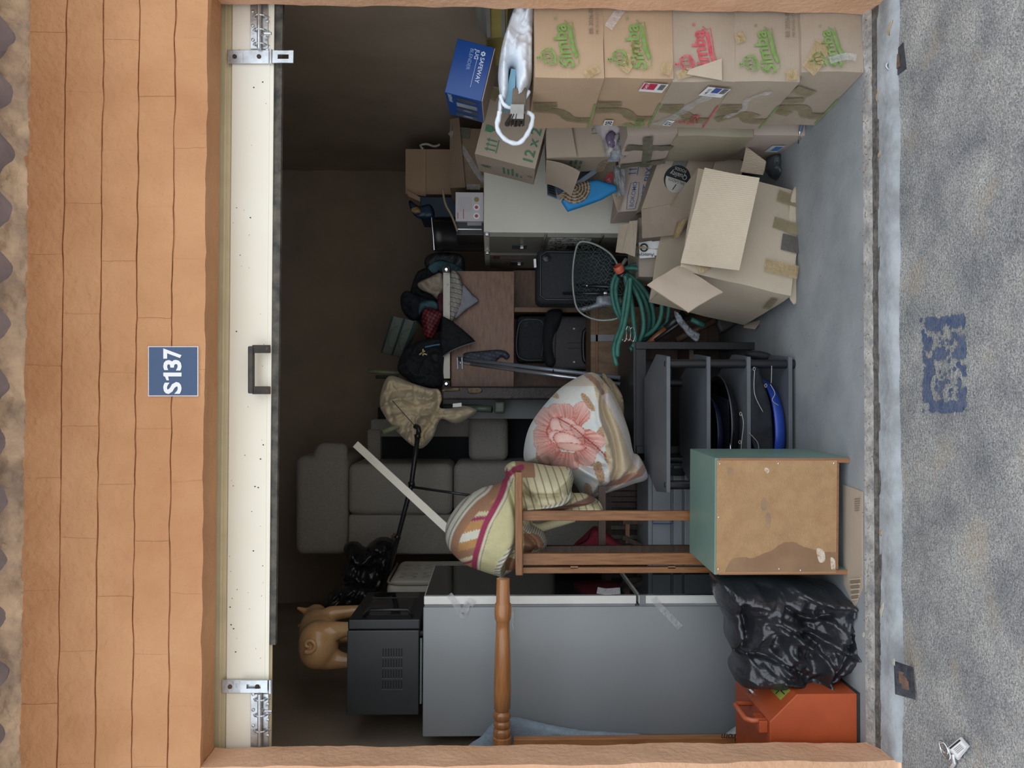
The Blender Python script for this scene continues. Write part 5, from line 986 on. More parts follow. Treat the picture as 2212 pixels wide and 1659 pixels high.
loops = [[(1336, 588), (1322, 620), (1330, 670), (1360, 712), (1384, 735), (1398, 720), (1402, 680), (1385, 630), (1355, 590)],
         [(1340, 590), (1330, 630), (1345, 690), (1375, 728), (1395, 732), (1412, 700), (1405, 650), (1378, 610), (1350, 588)],
         [(1345, 585), (1372, 572), (1400, 575), (1430, 590), (1445, 620), (1444, 670), (1438, 700), (1415, 712)],
         [(1348, 580), (1375, 580), (1405, 592), (1425, 620), (1430, 665), (1422, 700), (1400, 722), (1380, 730)],
         [(1352, 592), (1368, 620), (1385, 660), (1390, 710), (1375, 745), (1360, 755)],
         [(1350, 595), (1362, 640), (1368, 690), (1372, 735), (1366, 750)],
         [(1358, 605), (1350, 650), (1343, 700), (1330, 735), (1326, 760), (1332, 790)],
         [(1362, 600), (1358, 650), (1348, 705), (1335, 745), (1334, 770)]]
path = []
for k, lp in enumerate(loops):
    pts = [at(a, b_, 1.22-0.028*k+0.012*math.sin(i*0.18+k)) for i, (a, b_) in enumerate(spline(lp, 6, k < 2))]
    if k < 2: MB().tube(pts, 0.0115, 9, closed=True).build('coil', hose_m, t, smooth=True)
    else: MB().tube(pts, 0.0115, 9).build('coil', hose_m, t, smooth=True)
a, c = at(1334, 574, 1.10), at(1342, 590, 1.12); MB().lathe(a, c-a, [(0, 0.021), (0.002, 0.024), (0.02, 0.024), (0.035, 0.022)], 16, caps=False).build('connector', mat('orange_plastic', (0.62, 0.13, 0.08), 0.45, var=0.1), t, smooth=True); MB().lathe(c, c-a, [(-0.002, 0.022), (0.012, 0.023), (0.03, 0.014)], 16).build('nut', blackpl, t, smooth=True)
t = thing('key_ring', 'set of thin silver wire rings hanging by the green hose', 'rings', at(1360, 722, 1.15))
for k, (a, b_) in enumerate(((1348, 722), (1357, 720), (1366, 722))):
    ctr = at(a, b_, 1.08); MB().tube([ctr+[0.034*math.cos(s), 0.006*math.sin(s), 0.011*math.sin(s)] for s in np.linspace(0, 2*math.pi, 20)[:-1]], 0.002, 6, closed=True).build('ring', chrome, t)
# split-cane mat and tools
t = thing('reed_mat', 'brown split-reed mat standing behind the garden tools', 'mat', at(1560, 725, 1.35)); rm = mat('brown_reed', (0.13, 0.075, 0.05), 0.7, var=0.3)
for k in range(26): p = at(1380+0, 690+3.4*k, 1.36); q = at(1552, 690+3.4*k, 1.36); MB().box(q[0]-0.0035, q[0]+0.0035, 1.355+0.004*(k % 2), 1.365, q[2] if q[2] > 0 else 0, p[2]).build('reed', rm, t)
for a in (1405, 1470, 1530): MB().bar(at(a, 690, 1.352), at(a, 776, 1.352), 0.004, 0.004).build('binding', walnut_d, t)
t = thing('spade', 'spade with a reddish wooden shaft and brown blade lying behind the big carton', 'spade', at(1560, 700, 1.1))
MB().tube([at(1395, 748, 1.12), at(1450, 700, 1.10)], 0.016, 10).build('shaft', mat('reddish_wood', (0.23, 0.075, 0.03), 0.35, var=0.25), t, smooth=True); MB().tube([at(1438, 710, 1.10), at(1478, 676, 1.08)], 0.019, 10).build('socket', blackpl, t, smooth=True)
t = thing('garden_fork', 'black tubular tool shaft with a green grip crossing the reed mat', 'tool', at(1560, 700, 1.05)); MB().tube([at(1414, 736, 1.10), at(1512, 668, 1.05)], 0.010, 8).build('shaft', mat('black_satin', (0.012, 0.012, 0.014)), t, smooth=True); MB().tube([at(1493, 690, 1.04), at(1520, 703, 1.04)], 0.013, 8).build('grip', hose_m, t, smooth=True)
t = thing('shovel', 'dark brown shovel handle and rusty blade on the floor beyond the big carton', 'shovel', atz(1580, 700, 0)); MB().tube([at(1462, 735, 1.15), at(1545, 690, 1.10)], 0.017, 10).build('shaft', walnut_d, t, smooth=True)
puff('blade', [(1545, 688), (1560, 680), (1598, 690), (1590, 702), (1560, 720), (1550, 712)], 1.12, 0.015, 0.012, mat('rusty_dark_steel', (0.045, 0.032, 0.03), 0.6, var=0.3), t, 4, 8)
t = thing('plastic_wrap', 'twisted strip of shiny clear cellophane over the tool shafts', 'plastic', at(1500, 725, 1.0)); puff('strip', [(1456, 672), (1466, 676), (1480, 695), (1496, 712), (1512, 722), (1506, 738), (1494, 732), (1476, 712), (1462, 694)], 1.02, 0.02, 0.02, clear_film, t, 3, 8, nz_amp=0.04, nz_s=30, ridge=True, seed=12)

# ---------------------------------------------------------------- black table, shelf rack and what is on it
blackw = mat('black_stained_wood', (0.020, 0.021, 0.024), 0.35, scale=6, col2=(0.012, 0.013, 0.015), aniso=(1.5, 6, 12)); slate = mat('charcoal_board', (0.125, 0.132, 0.145), 0.45, scale=4, col2=(0.09, 0.096, 0.107))
t = thing('side_table', 'black wooden box table with a mitred frame, behind the shelf rack', 'table', (-0.08, 1.3, 0)); ZT = 0.578
a, c = at(1370, 980, 1.07), at(1370, 738, 1.07); X0, X1 = a[0], c[0]
MB().hexa([(X0, 1.07, ZT-0.012), (X1, 1.07, ZT-0.012), (X1, 1.07, ZT), (X0, 1.07, ZT), (X0, 1.52, ZT-0.012), (X1+0.03, 1.52, ZT-0.012), (X1+0.03, 1.52, ZT), (X0, 1.52, ZT)]).build('top', blackw, t, bevel=0.002)
MB().box(X1-0.035, X1, 1.07, 1.115, 0, ZT-0.013).build('leg', blackw, t, bevel=0.002); MB().box(X0, X0+0.035, 1.07, 1.115, 0, ZT-0.013).build('leg', blackw, t, bevel=0.002)
MB().box(X1-0.02, X1, 1.116, 1.52, 0.0, ZT-0.013).build('side_panel', blackw, t); MB().box(X0, X0+0.02, 1.116, 1.52, 0.0, ZT-0.013).build('side_panel', blackw, t); MB().box(X0+0.021, X1-0.021, 1.48, 1.50, 0.05, ZT-0.013).build('back_panel', blackw, t)
MB().box(X0+0.036, X1-0.036, 1.08, 1.11, ZT-0.06, ZT-0.013).build('apron', blackw, t); MB().box(X0+0.021, X1-0.021, 1.12, 1.478, 0.28, 0.30).build('shelf', walnut_d, t)
t = thing('shelf_rack', 'four-tier rack of charcoal chamfered shelves on black tubes', 'rack', (-0.19, 0.8, 0)); RX0, RX1, RY0, RY1 = at(1440, 1064, 0.57)[0], at(1440, 770, 0.57)[0], 0.57, 1.03
for V in (1440, 1527, 1614, 1704):
    z = at(V, 900, 0.57)[2]; ch, cy = 0.03, 0.24
    P = [(RX0, RY0), (RX1, RY0), (RX1+0.015, RY0+0.06), (RX1-0.02, RY1-0.1), (RX1-0.14, RY1), (RX0+0.14, RY1), (RX0+0.02, RY1-0.1), (RX0-0.015, RY0+0.06)]
    P = [(RX0, RY0), (RX1, RY0), (RX1+0.02, RY0+0.20), (RX1-0.08, RY1), (RX0+0.08, RY1), (RX0-0.02, RY0+0.20)]
    n_ = len(P); MB().add([(x, y, z-0.016) for x, y in P]+[(x, y, z) for x, y in P], [tuple(range(n_))[::-1], tuple(range(n_, 2*n_))]+[(i, (i+1) % n_, (i+1) % n_+n_, i+n_) for i in range(n_)]).build('shelf', slate, t, bevel=0.0015, seg=1)
for xx in (RX1-0.028, RX0+0.028):
    MB().tube([(xx, RY0+0.028, 0.0), (xx, RY0+0.028, at(1440, 900, 0.57)[2]-0.0165)], 0.0185, 16).build('tube', blackpl, t, smooth=True, auto=40); MB().lathe((xx, RY0+0.028, at(1440, 900, 0.57)[2]-0.001), (0, 0, 1), [(0, 0.012), (0.003, 0.011), (0.004, 0.002)], 14).build('cap', blackpl, t)
for xx in (RX1-0.10, RX0+0.10): MB().tube([(xx, RY1-0.04, 0.0), (xx, RY1-0.04, at(1440, 900, 0.57)[2]-0.0165)], 0.0185, 16).build('tube', blackpl, t, smooth=True, auto=40)
zsh = [at(V, 900, 0.57)[2] for V in (1440, 1527, 1614, 1704)]
def pan(name, label, cx, cy, z, r, depth, m, rim, handle=None, tilt=(0, 0)):
    t = thing(name, label, 'pan', (cx, cy, z)); ax = np.array([tilt[0], tilt[1], 1.0]); prof = [(0, 0.001), (0.0, r*0.62), (depth*0.4, r*0.85), (depth, r), (depth+0.002, r*0.985), (depth*0.45, r*0.82), (0.006, r*0.6), (0.006, 0.001)]
    MB().lathe((cx, cy, z), ax, prof, 40, caps=False).build('bowl', m, t, smooth=True); P = [(cx+r*math.cos(s), cy+r*math.sin(s), z+depth-tilt[0]*r*math.cos(s)-tilt[1]*r*math.sin(s)) for s in np.linspace(0, 2*math.pi, 48)[:-1]]
    MB().tube(P, 0.0035, 6, closed=True).build('rim', rim, t, smooth=True)
    if handle: MB().tube([(cx+r*0.98*math.cos(s)+0.03*math.sin(math.pi*(s-handle)/0.5)*math.cos(handle+.25), cy+r*0.98*math.sin(s)+0.03*math.sin(math.pi*(s-handle)/0.5)*math.sin(handle+.25), z+depth+0.004) for s in np.linspace(handle, handle+0.5, 10)], 0.003, 6).build('handle', chrome, t, smooth=True)
    return t
enamel = mat('black_enamel', (0.010, 0.011, 0.016), 0.12, var=0.2); navyen = mat('blue_black_enamel', (0.008, 0.011, 0.03), 0.2, scale=80, col2=(0.016, 0.02, 0.045)); cxr = (RX0+RX1)/2
pan('roasting_pan', 'round black enamel pan on the third shelf of the rack', cxr-0.01, 0.80, zsh[2]+0.002, 0.215, 0.055, enamel, mat('chipped_rim', (0.10, 0.10, 0.11), 0.3, metal=0.5), -2.4)
pan('baking_dish', 'blue-black speckled dish nested in the round black pan', cxr-0.05, 0.78, zsh[2]+0.062, 0.17, 0.045, navyen, navyen)
t = thing('baking_tray', 'black folded baking tray leaning in the round pan', 'tray', (cxr, 0.8, zsh[2]+0.06)); MB().slab([(cxr-0.16, 0.64, zsh[2]+0.064), (cxr+0.10, 0.62, zsh[2]+0.066), (cxr+0.16, 0.86, zsh[2]+0.115), (cxr-0.12, 0.90, zsh[2]+0.115)], 0.006, (4, 4), -0.006).build('tray', enamel, t)
blu = mat('bright_blue_enamel', (0.02, 0.06, 0.36), 0.3, var=0.1)
t = thing('wash_basin', 'wide blue-rimmed basin on the bottom shelf of the rack', 'basin', (cxr-0.06, 0.80, zsh[3])); MB().lathe((cxr-0.04, 0.80, zsh[3]+0.001), (0, 0, 1), [(0, 0.001), (0.0, 0.18), (0.012, 0.222), (0.055, 0.240), (0.058, 0.234), (0.022, 0.19), (0.006, 0.12), (0.006, 0.001)], 48, caps=False).build('bowl', blu, t, smooth=True)
t = thing('apron', 'stiff black sheet with brass eyelets draped over the blue basin', 'cloth', (cxr, 0.75, zsh[3]+0.06)); puff('sheet', [(1632, 792), (1640, 800), (1650, 830), (1660, 860), (1667, 900), (1668, 980), (1640, 985), (1622, 940), (1620, 850), (1624, 800)], 0.575, 0.008, 0.02, blackc, t, 4, 10, nz_amp=0.012, nz_s=10, seed=3)
for a, b_ in ((1629, 797), (1654, 833), (1600, 894), (1598, 955)):
    ctr = at(a, b_, 0.562); MB().tube([ctr+[0.007*math.cos(s), 0, 0.0045*math.sin(s)] for s in np.linspace(0, 2*math.pi, 14)[:-1]], 0.0018, 6, closed=True).build('eyelet', mat('brass', (0.75, 0.70, 0.58), 0.25, metal=0.9), t)
for pts in ([(1630, 800), (1630, 850), (1648, 890)], [(1664, 830), (1674, 850), (1668, 865), (1682, 876)], [(1602, 894), (1606, 915), (1602, 955), (1600, 985)], [(1618, 935), (1636, 955), (1639, 970)], [(1667, 790), (1666, 828)]): MB().tube([at(a, b_, 0.560) for a, b_ in spline(pts, 4)], 0.0017, 5).build('cord', mat('pale_wire', (0.45, 0.43, 0.40), 0.4, metal=0.4), t, smooth=True)
t = thing('shoe', 'single dark shoe sole on the floor beside the rack', 'shoe', atz(1660, 770, 0)); puff('sole', [(1612, 760), (1640, 758), (1665, 766), (1668, 778), (1640, 778), (1615, 772)], 0.86, 0.03, 0.04, mat('dark_rubber', (0.03, 0.03, 0.033), 0.7, var=0.2), t, 4, 8)
# ---------------------------------------------------------------- grey drawers, wooden chair frames, red cushion
greypl = mat('grey_drawer_plastic', (0.25, 0.27, 0.29), 0.45, var=0.1); t = thing('drawer_unit', 'grey plastic drawer unit with a blue wire handle behind the wooden stand', 'drawers', at(1600, 1120, 1.0))
X0, X1, _, _, Z0, Z1 = pxbox(1402, 1600, 1000, 1228, 1.03, 0.36); MB().box(X0, X1, 1.05, 1.335, 0, Z1).build('body', greypl, t, bevel=0.006)
for a, c in ((1410, 1449), (1455, 1474), (1479, 1540)): p, q = at(c, 1225, 1.03), at(a, 1006, 1.03); MB().box(p[0], q[0], 1.03, 1.05, p[2], q[2]).build('drawer', greypl, t, bevel=0.003)
MB().tube([at(1410, 1124, 1.02), at(1410, 1131, 1.01), at(1452, 1131, 1.01), at(1452, 1124, 1.02)], 0.003, 6).build('wire_handle', mat('blue_wire', (0.05, 0.10, 0.28), 0.4), t); MB().box(*[at(1480, 1028, 1.0)[0], at(1444, 1013, 1.0)[0]], 1.0, 1.028, at(1480, 1028, 1.0)[2], at(1444, 1013, 1.0)[2]).build('latch', blackpl, t, bevel=0.002)
t = thing('dining_chair', 'dark slatted wooden chair standing behind the blankets', 'chair', at(1560, 1120, 1.25))
for y in (1066, 1078, 1090, 1130, 1150, 1170): MB().bar(at(1300, y, 1.42), at(1400, y, 1.42), 0.024, 0.018, (0, 1, 0)).build('slat', walnut_d, t)
MB().bar(at(1394, 1045, 1.36), at(1394, 1190, 1.36), 0.03, 0.035).build('seat_rail', oak_x, t); MB().bar(at(1310, 1050, 1.43), at(1310, 1195, 1.43), 0.03, 0.045).build('top_rail', walnut_d, t)
for y in (1050, 1185): MB().bar(at(1300, y, 1.40), [at(1300, y, 1.40)[0], 1.40, 0.0], 0.035, 0.035, (0, 1, 0)).build('leg', walnut_d, t)
t = thing('stool', 'low wooden stool frame under the dark slatted chair', 'stool', at(1500, 1150, 1.15)); MB().bar(at(1345, 1160, 1.18), at(1388, 1180, 1.18), 0.02, 0.02).build('brace', walnut_d, t); MB().bar(at(1355, 1172, 1.2), at(1355, 1128, 1.2), 0.02, 0.02).build('rail', oak_x, t)
for y in (1126, 1182): MB().bar(at(1345, y, 1.19), [at(1345, y, 1.19)[0], 1.19, 0], 0.025, 0.025, (0, 1, 0)).build('leg', walnut_d, t)
garment('cushion', 'crimson cloth cushion with black piping inside the wooden stand', [(1238, 1180), (1262, 1155), (1284, 1136), (1296, 1142), (1320, 1158), (1342, 1180), (1320, 1188), (1260, 1188)], 1.15, cloth('crimson_cloth', (0.26, 0.018, 0.035)), 0.05, 0.06, R=18, amp=0.02, cat='cushion', seed=21)
for pts in ([(1240, 1180), (1268, 1166), (1278, 1140)], [(1285, 1138), (1302, 1150), (1306, 1160)], [(1300, 1170), (1318, 1180)]): MB().tube([at(a, b_, 1.095) for a, b_ in spline(pts, 4)], 0.0025, 5).build('piping', blackpl, bpy.data.objects['cushion'])
# ---------------------------------------------------------------- slatted wooden stand
t = thing('wooden_stand', 'tall varnished wooden stand with a flat cap rail, left of the green cabinet', 'stand', at(1700, 1130, 0.55))
Ys = 0.50; MB().bar(at(1120, 1018, Ys), at(1121, 1239, Ys), 0.075, 0.029, (0, 0, 1)).build('cap_rail', oak_x, t, bevel=0.004)
def upright(y0, y1, top, Y, dep, m, bot=None):
    p, q = at(top, y1, Y), at(top, y0, Y); zb = 0.0 if bot is None else bot; MB().box(p[0], q[0], Y, Y+dep, zb, p[2]).build('upright', m, t, bevel=0.002)
upright(1104, 1125, 1129, Ys+0.0, 0.022, oak); upright(1196, 1221, 1129, Ys, 0.022, oak); upright(1226, 1239, 1129, Ys+0.002, 0.03, oak); upright(1180, 1195, 1168, Ys+0.2, 0.03, walnut_d)
MB().bar(at(1240, 1222, Ys+0.012), at(1240, 1227, Ys+0.012), 0.02, 0.03).build('spacer', oak_x, t); MB().bar(at(1450, 1222, Ys+0.012), at(1450, 1227, Ys+0.012), 0.02, 0.03).build('spacer', oak_x, t)
MB().bar(at(1300, 1050, Ys+0.25), at(1300, 1190, Ys+0.25), 0.02, 0.03).build('rear_rail', walnut_d, t)
MB().bar(at(1630, 1112, Ys+0.012), at(1630, 1236, Ys+0.012), 0.02, 0.04).build('foot_rail', oak_x, t)
# ---------------------------------------------------------------- green bedside cabinet turned back to front
gpaint = mat('sea_green_paint', (0.175, 0.27, 0.225), 0.45, scale=4, col2=(0.145, 0.225, 0.195)); hard = mat('stained_hardboard', (0.42, 0.25, 0.12), 0.75, scale=26, col2=(0.35, 0.20, 0.093), bump=0.3, bscale=220, detail=9.0)
fr = Frame((-0.485, 0.283, 0.0), -1.6); w, dp, h = 0.406, 0.336, 0.470; t = thing('bedside_cabinet', 'sea green bedside cabinet showing its brown hardboard back', 'cabinet', fr.o)
MB().box(-w/2, -w/2+0.016, -dp/2, dp/2, 0, h-0.012, fr).build('side_panel', gpaint, t, bevel=0.001, seg=1); MB().box(w/2-0.016, w/2, -dp/2, dp/2, 0, h-0.012, fr).build('side_panel', gpaint, t, bevel=0.001, seg=1)
MB().box(-w/2, w/2, -dp/2, dp/2, h-0.0119, h+0.001, fr).build('top', gpaint, t, bevel=0.001, seg=1); MB().box(-w/2+0.0165, w/2-0.0165, dp/2-0.02, dp/2-0.002, 0.04, h-0.0125, fr).build('front_panel', gpaint, t)
bk = MB().box(-w/2+0.006, w/2-0.008, -dp/2-0.0045, -dp/2-0.0005, 0.045, h-0.004, fr).build('back_panel', hard, t)
redw = mat('reddish_raw_wood', (0.36, 0.155, 0.075), 0.6, scale=6, col2=(0.27, 0.11, 0.05), aniso=(10, 10, 1))
MB().box(w/2-0.0155, w/2-0.0005, -dp/2-0.0035, -dp/2-0.0002, 0.001, h-0.014, fr).build('edge_strip', redw, t); MB().box(-w/2+0.0005, -w/2+0.0155, -dp/2-0.0035, -dp/2-0.0002, 0.001, h-0.014, fr).build('edge_strip', redw, t); MB().box(-w/2+0.017, w/2-0.017, -dp/2-0.0002, -dp/2+0.01, 0.036, 0.0445, fr).build('bottom_rail', redw, t)
F = Face(fr, (w, dp, h), 'F'); stn = mat('water_stain', (0.235, 0.13, 0.068), 0.7, scale=11, col2=(0.29, 0.165, 0.085))
pts = [(0.014, 0.046), (0.30-0.0, 0.0)]
cur = spline([(0.012, 0.435), (0.035, 0.425), (0.055, 0.41), (0.062, 0.37), (0.058, 0.34), (0.075, 0.30), (0.085, 0.27), (0.108, 0.24), (0.115, 0.20), (0.098, 0.16), (0.082, 0.10), (0.078, 0.046)], 0.008)
F.print('water_stain', [poly2([(0.010, 0.435)]+[tuple(q+np.array([0.0025*nz(q[1]*90, 1, 2), 0])) for q in cur]+[(0.010, 0.046)])], 0, 0, stn, t, 0, 0.0049)
for x, y in ((0.02, 0.058), (0.02, 0.245), (0.02, 0.458), (0.388, 0.055), (0.387, 0.25), (0.386, 0.455), (0.2, 0.458), (0.015, 0.17)): MB().lathe(F.pt(x, y, 0.0047), F.n, [(0, 0.0035), (0.001, 0.0025), (0.0014, 0.0005)], 8).build('nail', chrome, t)
scr = mat('pale_scuff', (0.62, 0.52, 0.42), 0.8, scale=60, col2=(0.42, 0.26, 0.14), thr=(0.35, 0.5))
for pp in ([(0.352, 0.290), (0.366, 0.300), (0.374, 0.296), (0.365, 0.282)], [(0.045, 0.105), (0.09, 0.115), (0.085, 0.09), (0.05, 0.085)], [(0.02, 0.062), (0.06, 0.065), (0.05, 0.05), (0.02, 0.05)]): F.print('scuff', [poly2([tuple(q) for q in spline(pp, 0.004, True)])], 0, 0, scr, t, 0, 0.0052)
grs = mat('grey_smudge', (0.26, 0.17, 0.105), 0.8, scale=30, col2=(0.36, 0.22, 0.115))
for cx, cy, rx, ry in ((0.245, 0.30, 0.022, 0.012), (0.19, 0.285, 0.03, 0.009), (0.36, 0.42, 0.012, 0.01)): F.print('smudge', [poly2([(cx+rx*math.cos(s)*(1+.2*nz(s*2, cx*50, 1)), cy+ry*math.sin(s)*(1+.2*nz(s*2, cy*50, 4))) for s in np.linspace(0, 6.28, 24)[:-1]])], 0, 0, grs, t, 0, 0.0051)
# ---------------------------------------------------------------- flattened cardboard on the floor
t = thing('cardboard_sheet', 'flattened piece of torn corrugated cardboard on the floor under the green cabinet', 'cardboard'  , atz(1850, 1150, 0)); P = [atz(*q, 0.004) for q in ((1820, 1046), (1862, 1062), (1862, 1270), (1846, 1312), (1822, 1262))]
n_ = 5; MB().add([tuple(p) for p in P]+[tuple(p-[0, 0, 0.0035]) for p in P], [tuple(range(n_))[::-1], tuple(range(n_, 2*n_))]+[(i, (i+1) % n_, (i+1) % n_+n_, i+n_) for i in range(n_)]).build('sheet', kraft_grey, t)
for k in range(9): MB().bar(atz(1836+0.5*k, 1252+5.5*k, 0.006), atz(1858-0.6*k, 1250+5.5*k, 0.006), 0.004, 0.004).build('exposed_flute', kraft_dark if k % 2 else kraft_pale, t)
for k in range(6): MB().bar(atz(1846, 1078+5*k, 0.0055), atz(1858-0.5*k, 1077+5*k, 0.0055), 0.0018, 0.002).build('print_line', print_faint, t)

# ---------------------------------------------------------------- floral fleece blanket (woven pattern as vertex colour)
def lerp(c, k, col, a): c[k] = c[k]*(1-a[k][:, None])+np.array(col)*a[k][:, None]; return c
def ell(Q, cx, cy, rx, ry, ang):
    dx, dy = Q[:, 0]-cx, Q[:, 1]-cy; a, s = math.cos(ang), math.sin(ang); u, v = (dx*a+dy*s)/rx, (-dx*s+dy*a)/ry; return np.hypot(u, v), np.arctan2(v, u)
CREAM, PINK, ROSE, DEEP, TAN, BROWN = (0.66, 0.64, 0.58), (0.68, 0.33, 0.275), (0.44, 0.095, 0.07), (0.31, 0.045, 0.035), (0.47, 0.31, 0.18), (0.30, 0.15, 0.08)
def petal(c, Q, cx, cy, rx, ry, ang, base=PINK, edge=ROSE, fr_=14, wob=0.10, line=True):
    r, th = ell(Q, cx, cy, rx, ry, ang); lim = 1+wob*np.sin(th*5+cx)+0.04*np.sin(th*fr_*2); k = r < lim; rr = np.clip(r/lim, 0, 1)
    c[k] = np.array(base)*(1-0.0*rr[k][:, None]); a = np.clip((rr-0.40)/0.60, 0, 1)*(0.35+0.65*(np.sin(th*fr_+cx*3) > 0.0)); lerp(c, k, edge, a*0.9); k2 = k & (rr > 0.93); c[k2] = np.array(edge)*0.8
    return c
def leaf(c, Q, cx, cy, rx, ry, ang):
    r, th = ell(Q, cx, cy, rx, ry, ang); k = r < 1; c[k] = TAN; dx, dy = Q[:, 0]-cx, Q[:, 1]-cy; u = dx*math.cos(ang)+dy*math.sin(ang); v = -dx*math.sin(ang)+dy*math.cos(ang)
    a = ((np.sin(u*0.9+np.abs(v)*0.9) > 0.3)*0.6+(np.abs(v) < 1.0)*0.4); lerp(c, k, BROWN, np.clip(a, 0, 1)); return c
def floral(Q):
    N = len(Q); c = np.tile(np.array(CREAM), (N, 1)); n_ = np.array([noise.noise(Vector((q[0]*0.03, q[1]*0.03, 1))) for q in Q]); lerp(c, np.ones(N, bool), (0.52, 0.58, 0.62), np.clip(n_*0.8+0.25, 0, 0.7))
    # tan border folded over on the lower side, with its pale satin hem
    e = (Q[:, 0]-1282)*0.985+(Q[:, 1]-900)*-0.16; band = (e > 0)
    for args in ((1258, 868, 22, 7, 1.0), (1165, 900, 14, 6, 0.4), (1285, 935, 24, 13, -1.2), (1170, 990, 24, 11, 0.9), (1258, 975, 26, 9, 1.2), (1190, 845, 20, 8, 0.9), (1280, 1010, 24, 9, 1.4), (1300, 985, 20, 8, 1.1), (1262, 1050, 16, 7, 1.3)): leaf(c, Q, *args)
    cx, cy = 1216, 938; th = np.arctan2(Q[:, 1]-cy, Q[:, 0]-cx); R = np.hypot(Q[:, 0]-cx, Q[:, 1]-cy); fine = np.array([noise.noise(Vector((q*11.0, 3.0, 0.0))) for q in th])*0.5+np.array([noise.noise(Vector((q*26.0, 9.0, 0.0))) for q in th])*0.5
    for px_, py_, rx, ry, ang in ((1240, 893, 20, 26, 0.4), (1260, 948, 30, 24, 0.2), (1178, 905, 24, 24, 0.3), (1205, 893, 26, 24, 0), (1168, 940, 20, 26, 0.2), (1180, 972, 24, 26, -0.5), (1250, 975, 24, 22, 0.6), (1212, 988, 28, 20, 0.2)):
        r, t_ = ell(Q, px_, py_, rx, ry, ang); lim = 1+0.08*np.sin(t_*4+px_); rr = r/lim; k = rr < 1
        c[k] = PINK; g = np.clip(1.35-(R-18)/46, 0, 1)*np.clip(0.5+fine*3.5, 0, 1); lerp(c, k, (0.74, 0.50, 0.44), np.clip((R-30)/40, 0, 1)*0.7); lerp(c, k, ROSE, g); lerp(c, k & (rr > 0.955), ROSE, np.full(N, 0.55))
    for px_, py_, rx, ry, ang, base in ((1213, 932, 40, 27, 0.35, (0.70, 0.36, 0.30)), (1196, 915, 17, 16, 0.2, (0.74, 0.47, 0.41)), (1216, 912, 18, 13, 0.5, (0.75, 0.48, 0.42)), (1236, 926, 17, 12, 0.7, (0.74, 0.46, 0.40)), (1192, 938, 15, 14, 0.3, (0.75, 0.49, 0.43)), (1214, 944, 30, 14, 0.25, (0.76, 0.50, 0.44)), (1222, 958, 30, 9, 0.1, (0.72, 0.42, 0.35))):
        r, t_ = ell(Q, px_, py_, rx, ry, ang); lim = 1+0.06*np.sin(t_*3+px_); rr = r/lim; k = rr < 1; c[k] = base; f2 = np.sin(t_*17+px_)*0.25+0.75; lerp(c, k, ROSE, np.clip((rr-0.55)/0.45, 0, 1)**1.5*f2); lerp(c, k & (rr > 0.93), DEEP, np.full(N, 0.7))
    d = path_dist(Q, spline([(1197, 900), (1222, 915), (1250, 938), (1278, 962), (1300, 985)], 3)); k = d < 1.3; c[k] = DEEP
    c[band] = (0.55, 0.43, 0.28)
    d = path_dist(Q, spline([(1302, 858), (1330, 910), (1352, 960), (1362, 985), (1378, 1015)], 4)); k = d < 9; c[k] = (0.64, 0.56, 0.53)
    d = path_dist(Q, spline([(1276, 1068), (1320, 1054), (1360, 1038), (1394, 1020)], 4)); k = d < 11; c[k] = (0.62, 0.57, 0.54); k = (d >= 11) & (d < 26) & (Q[:, 0] > 1300); c[k] = (0.40, 0.20, 0.13)
    k = (Q[:, 1] < 835); lerp(c, k, TAN, np.full(len(Q), 0.55)); k = path_dist(Q, spline([(1265, 812), (1280, 830), (1292, 848)], 3)) < 6; c[k] = BROWN
    return c
fleece = mat('fleece_print', (1, 1, 1), 0.95, var=0.05, scale=60, vcol='Col', bump=0.25, bscale=140, sheen=0.3)
garment('blanket', 'cream fleece blanket with a big pink rose, piled on the black table', [(1262, 808), (1285, 806), (1302, 822), (1318, 842), (1338, 880), (1356, 930), (1366, 975), (1380, 985), (1396, 1030), (1360, 1046), (1320, 1060), (1276, 1074), (1258, 1070), (1235, 1040), (1180, 1010), (1140, 1000), (1131, 985), (1136, 945), (1150, 910), (1180, 870), (1215, 835)], 0.98, fleece, 0.24, 0.14, R=85, amp=0.025, s=4, seed=31, cat='blanket', step=1.9, colfn=floral, folds=[([(1296, 835), (1290, 880), (1310, 940), (1318, 1000), (1300, 1050)], 7, -0.05), ([(1282, 850), (1278, 900), (1296, 950)], 7, 0.03), ([(1240, 985), (1262, 1000), (1290, 1002)], 6, -0.04), ([(1235, 1000), (1270, 1020), (1300, 1030)], 6, 0.035), ([(1197, 898), (1250, 938), (1300, 985)], 5, -0.02), ([(1180, 985), (1190, 1005)], 6, -0.03), ([(1365, 985), (1330, 1030), (1285, 1060)], 6, -0.05)])
t = bpy.data.objects['blanket']
garment('blanket', 'plain sheepskin-tan throw folded behind the rose blanket', [(1300, 808), (1315, 815), (1330, 830), (1345, 858), (1348, 890), (1342, 935), (1325, 905), (1310, 860)], 1.10, mat('tan_sherpa', (0.46, 0.36, 0.24), 0.95, scale=30, col2=(0.40, 0.31, 0.20), bump=0.8, bscale=180), 0.06, 0.10, R=16, amp=0.012, cat='blanket', seed=32, step=4, folds=[([(1312, 815), (1328, 850), (1338, 900)], 3, -0.03), ([(1322, 822), (1338, 860), (1343, 905)], 3, -0.025)])
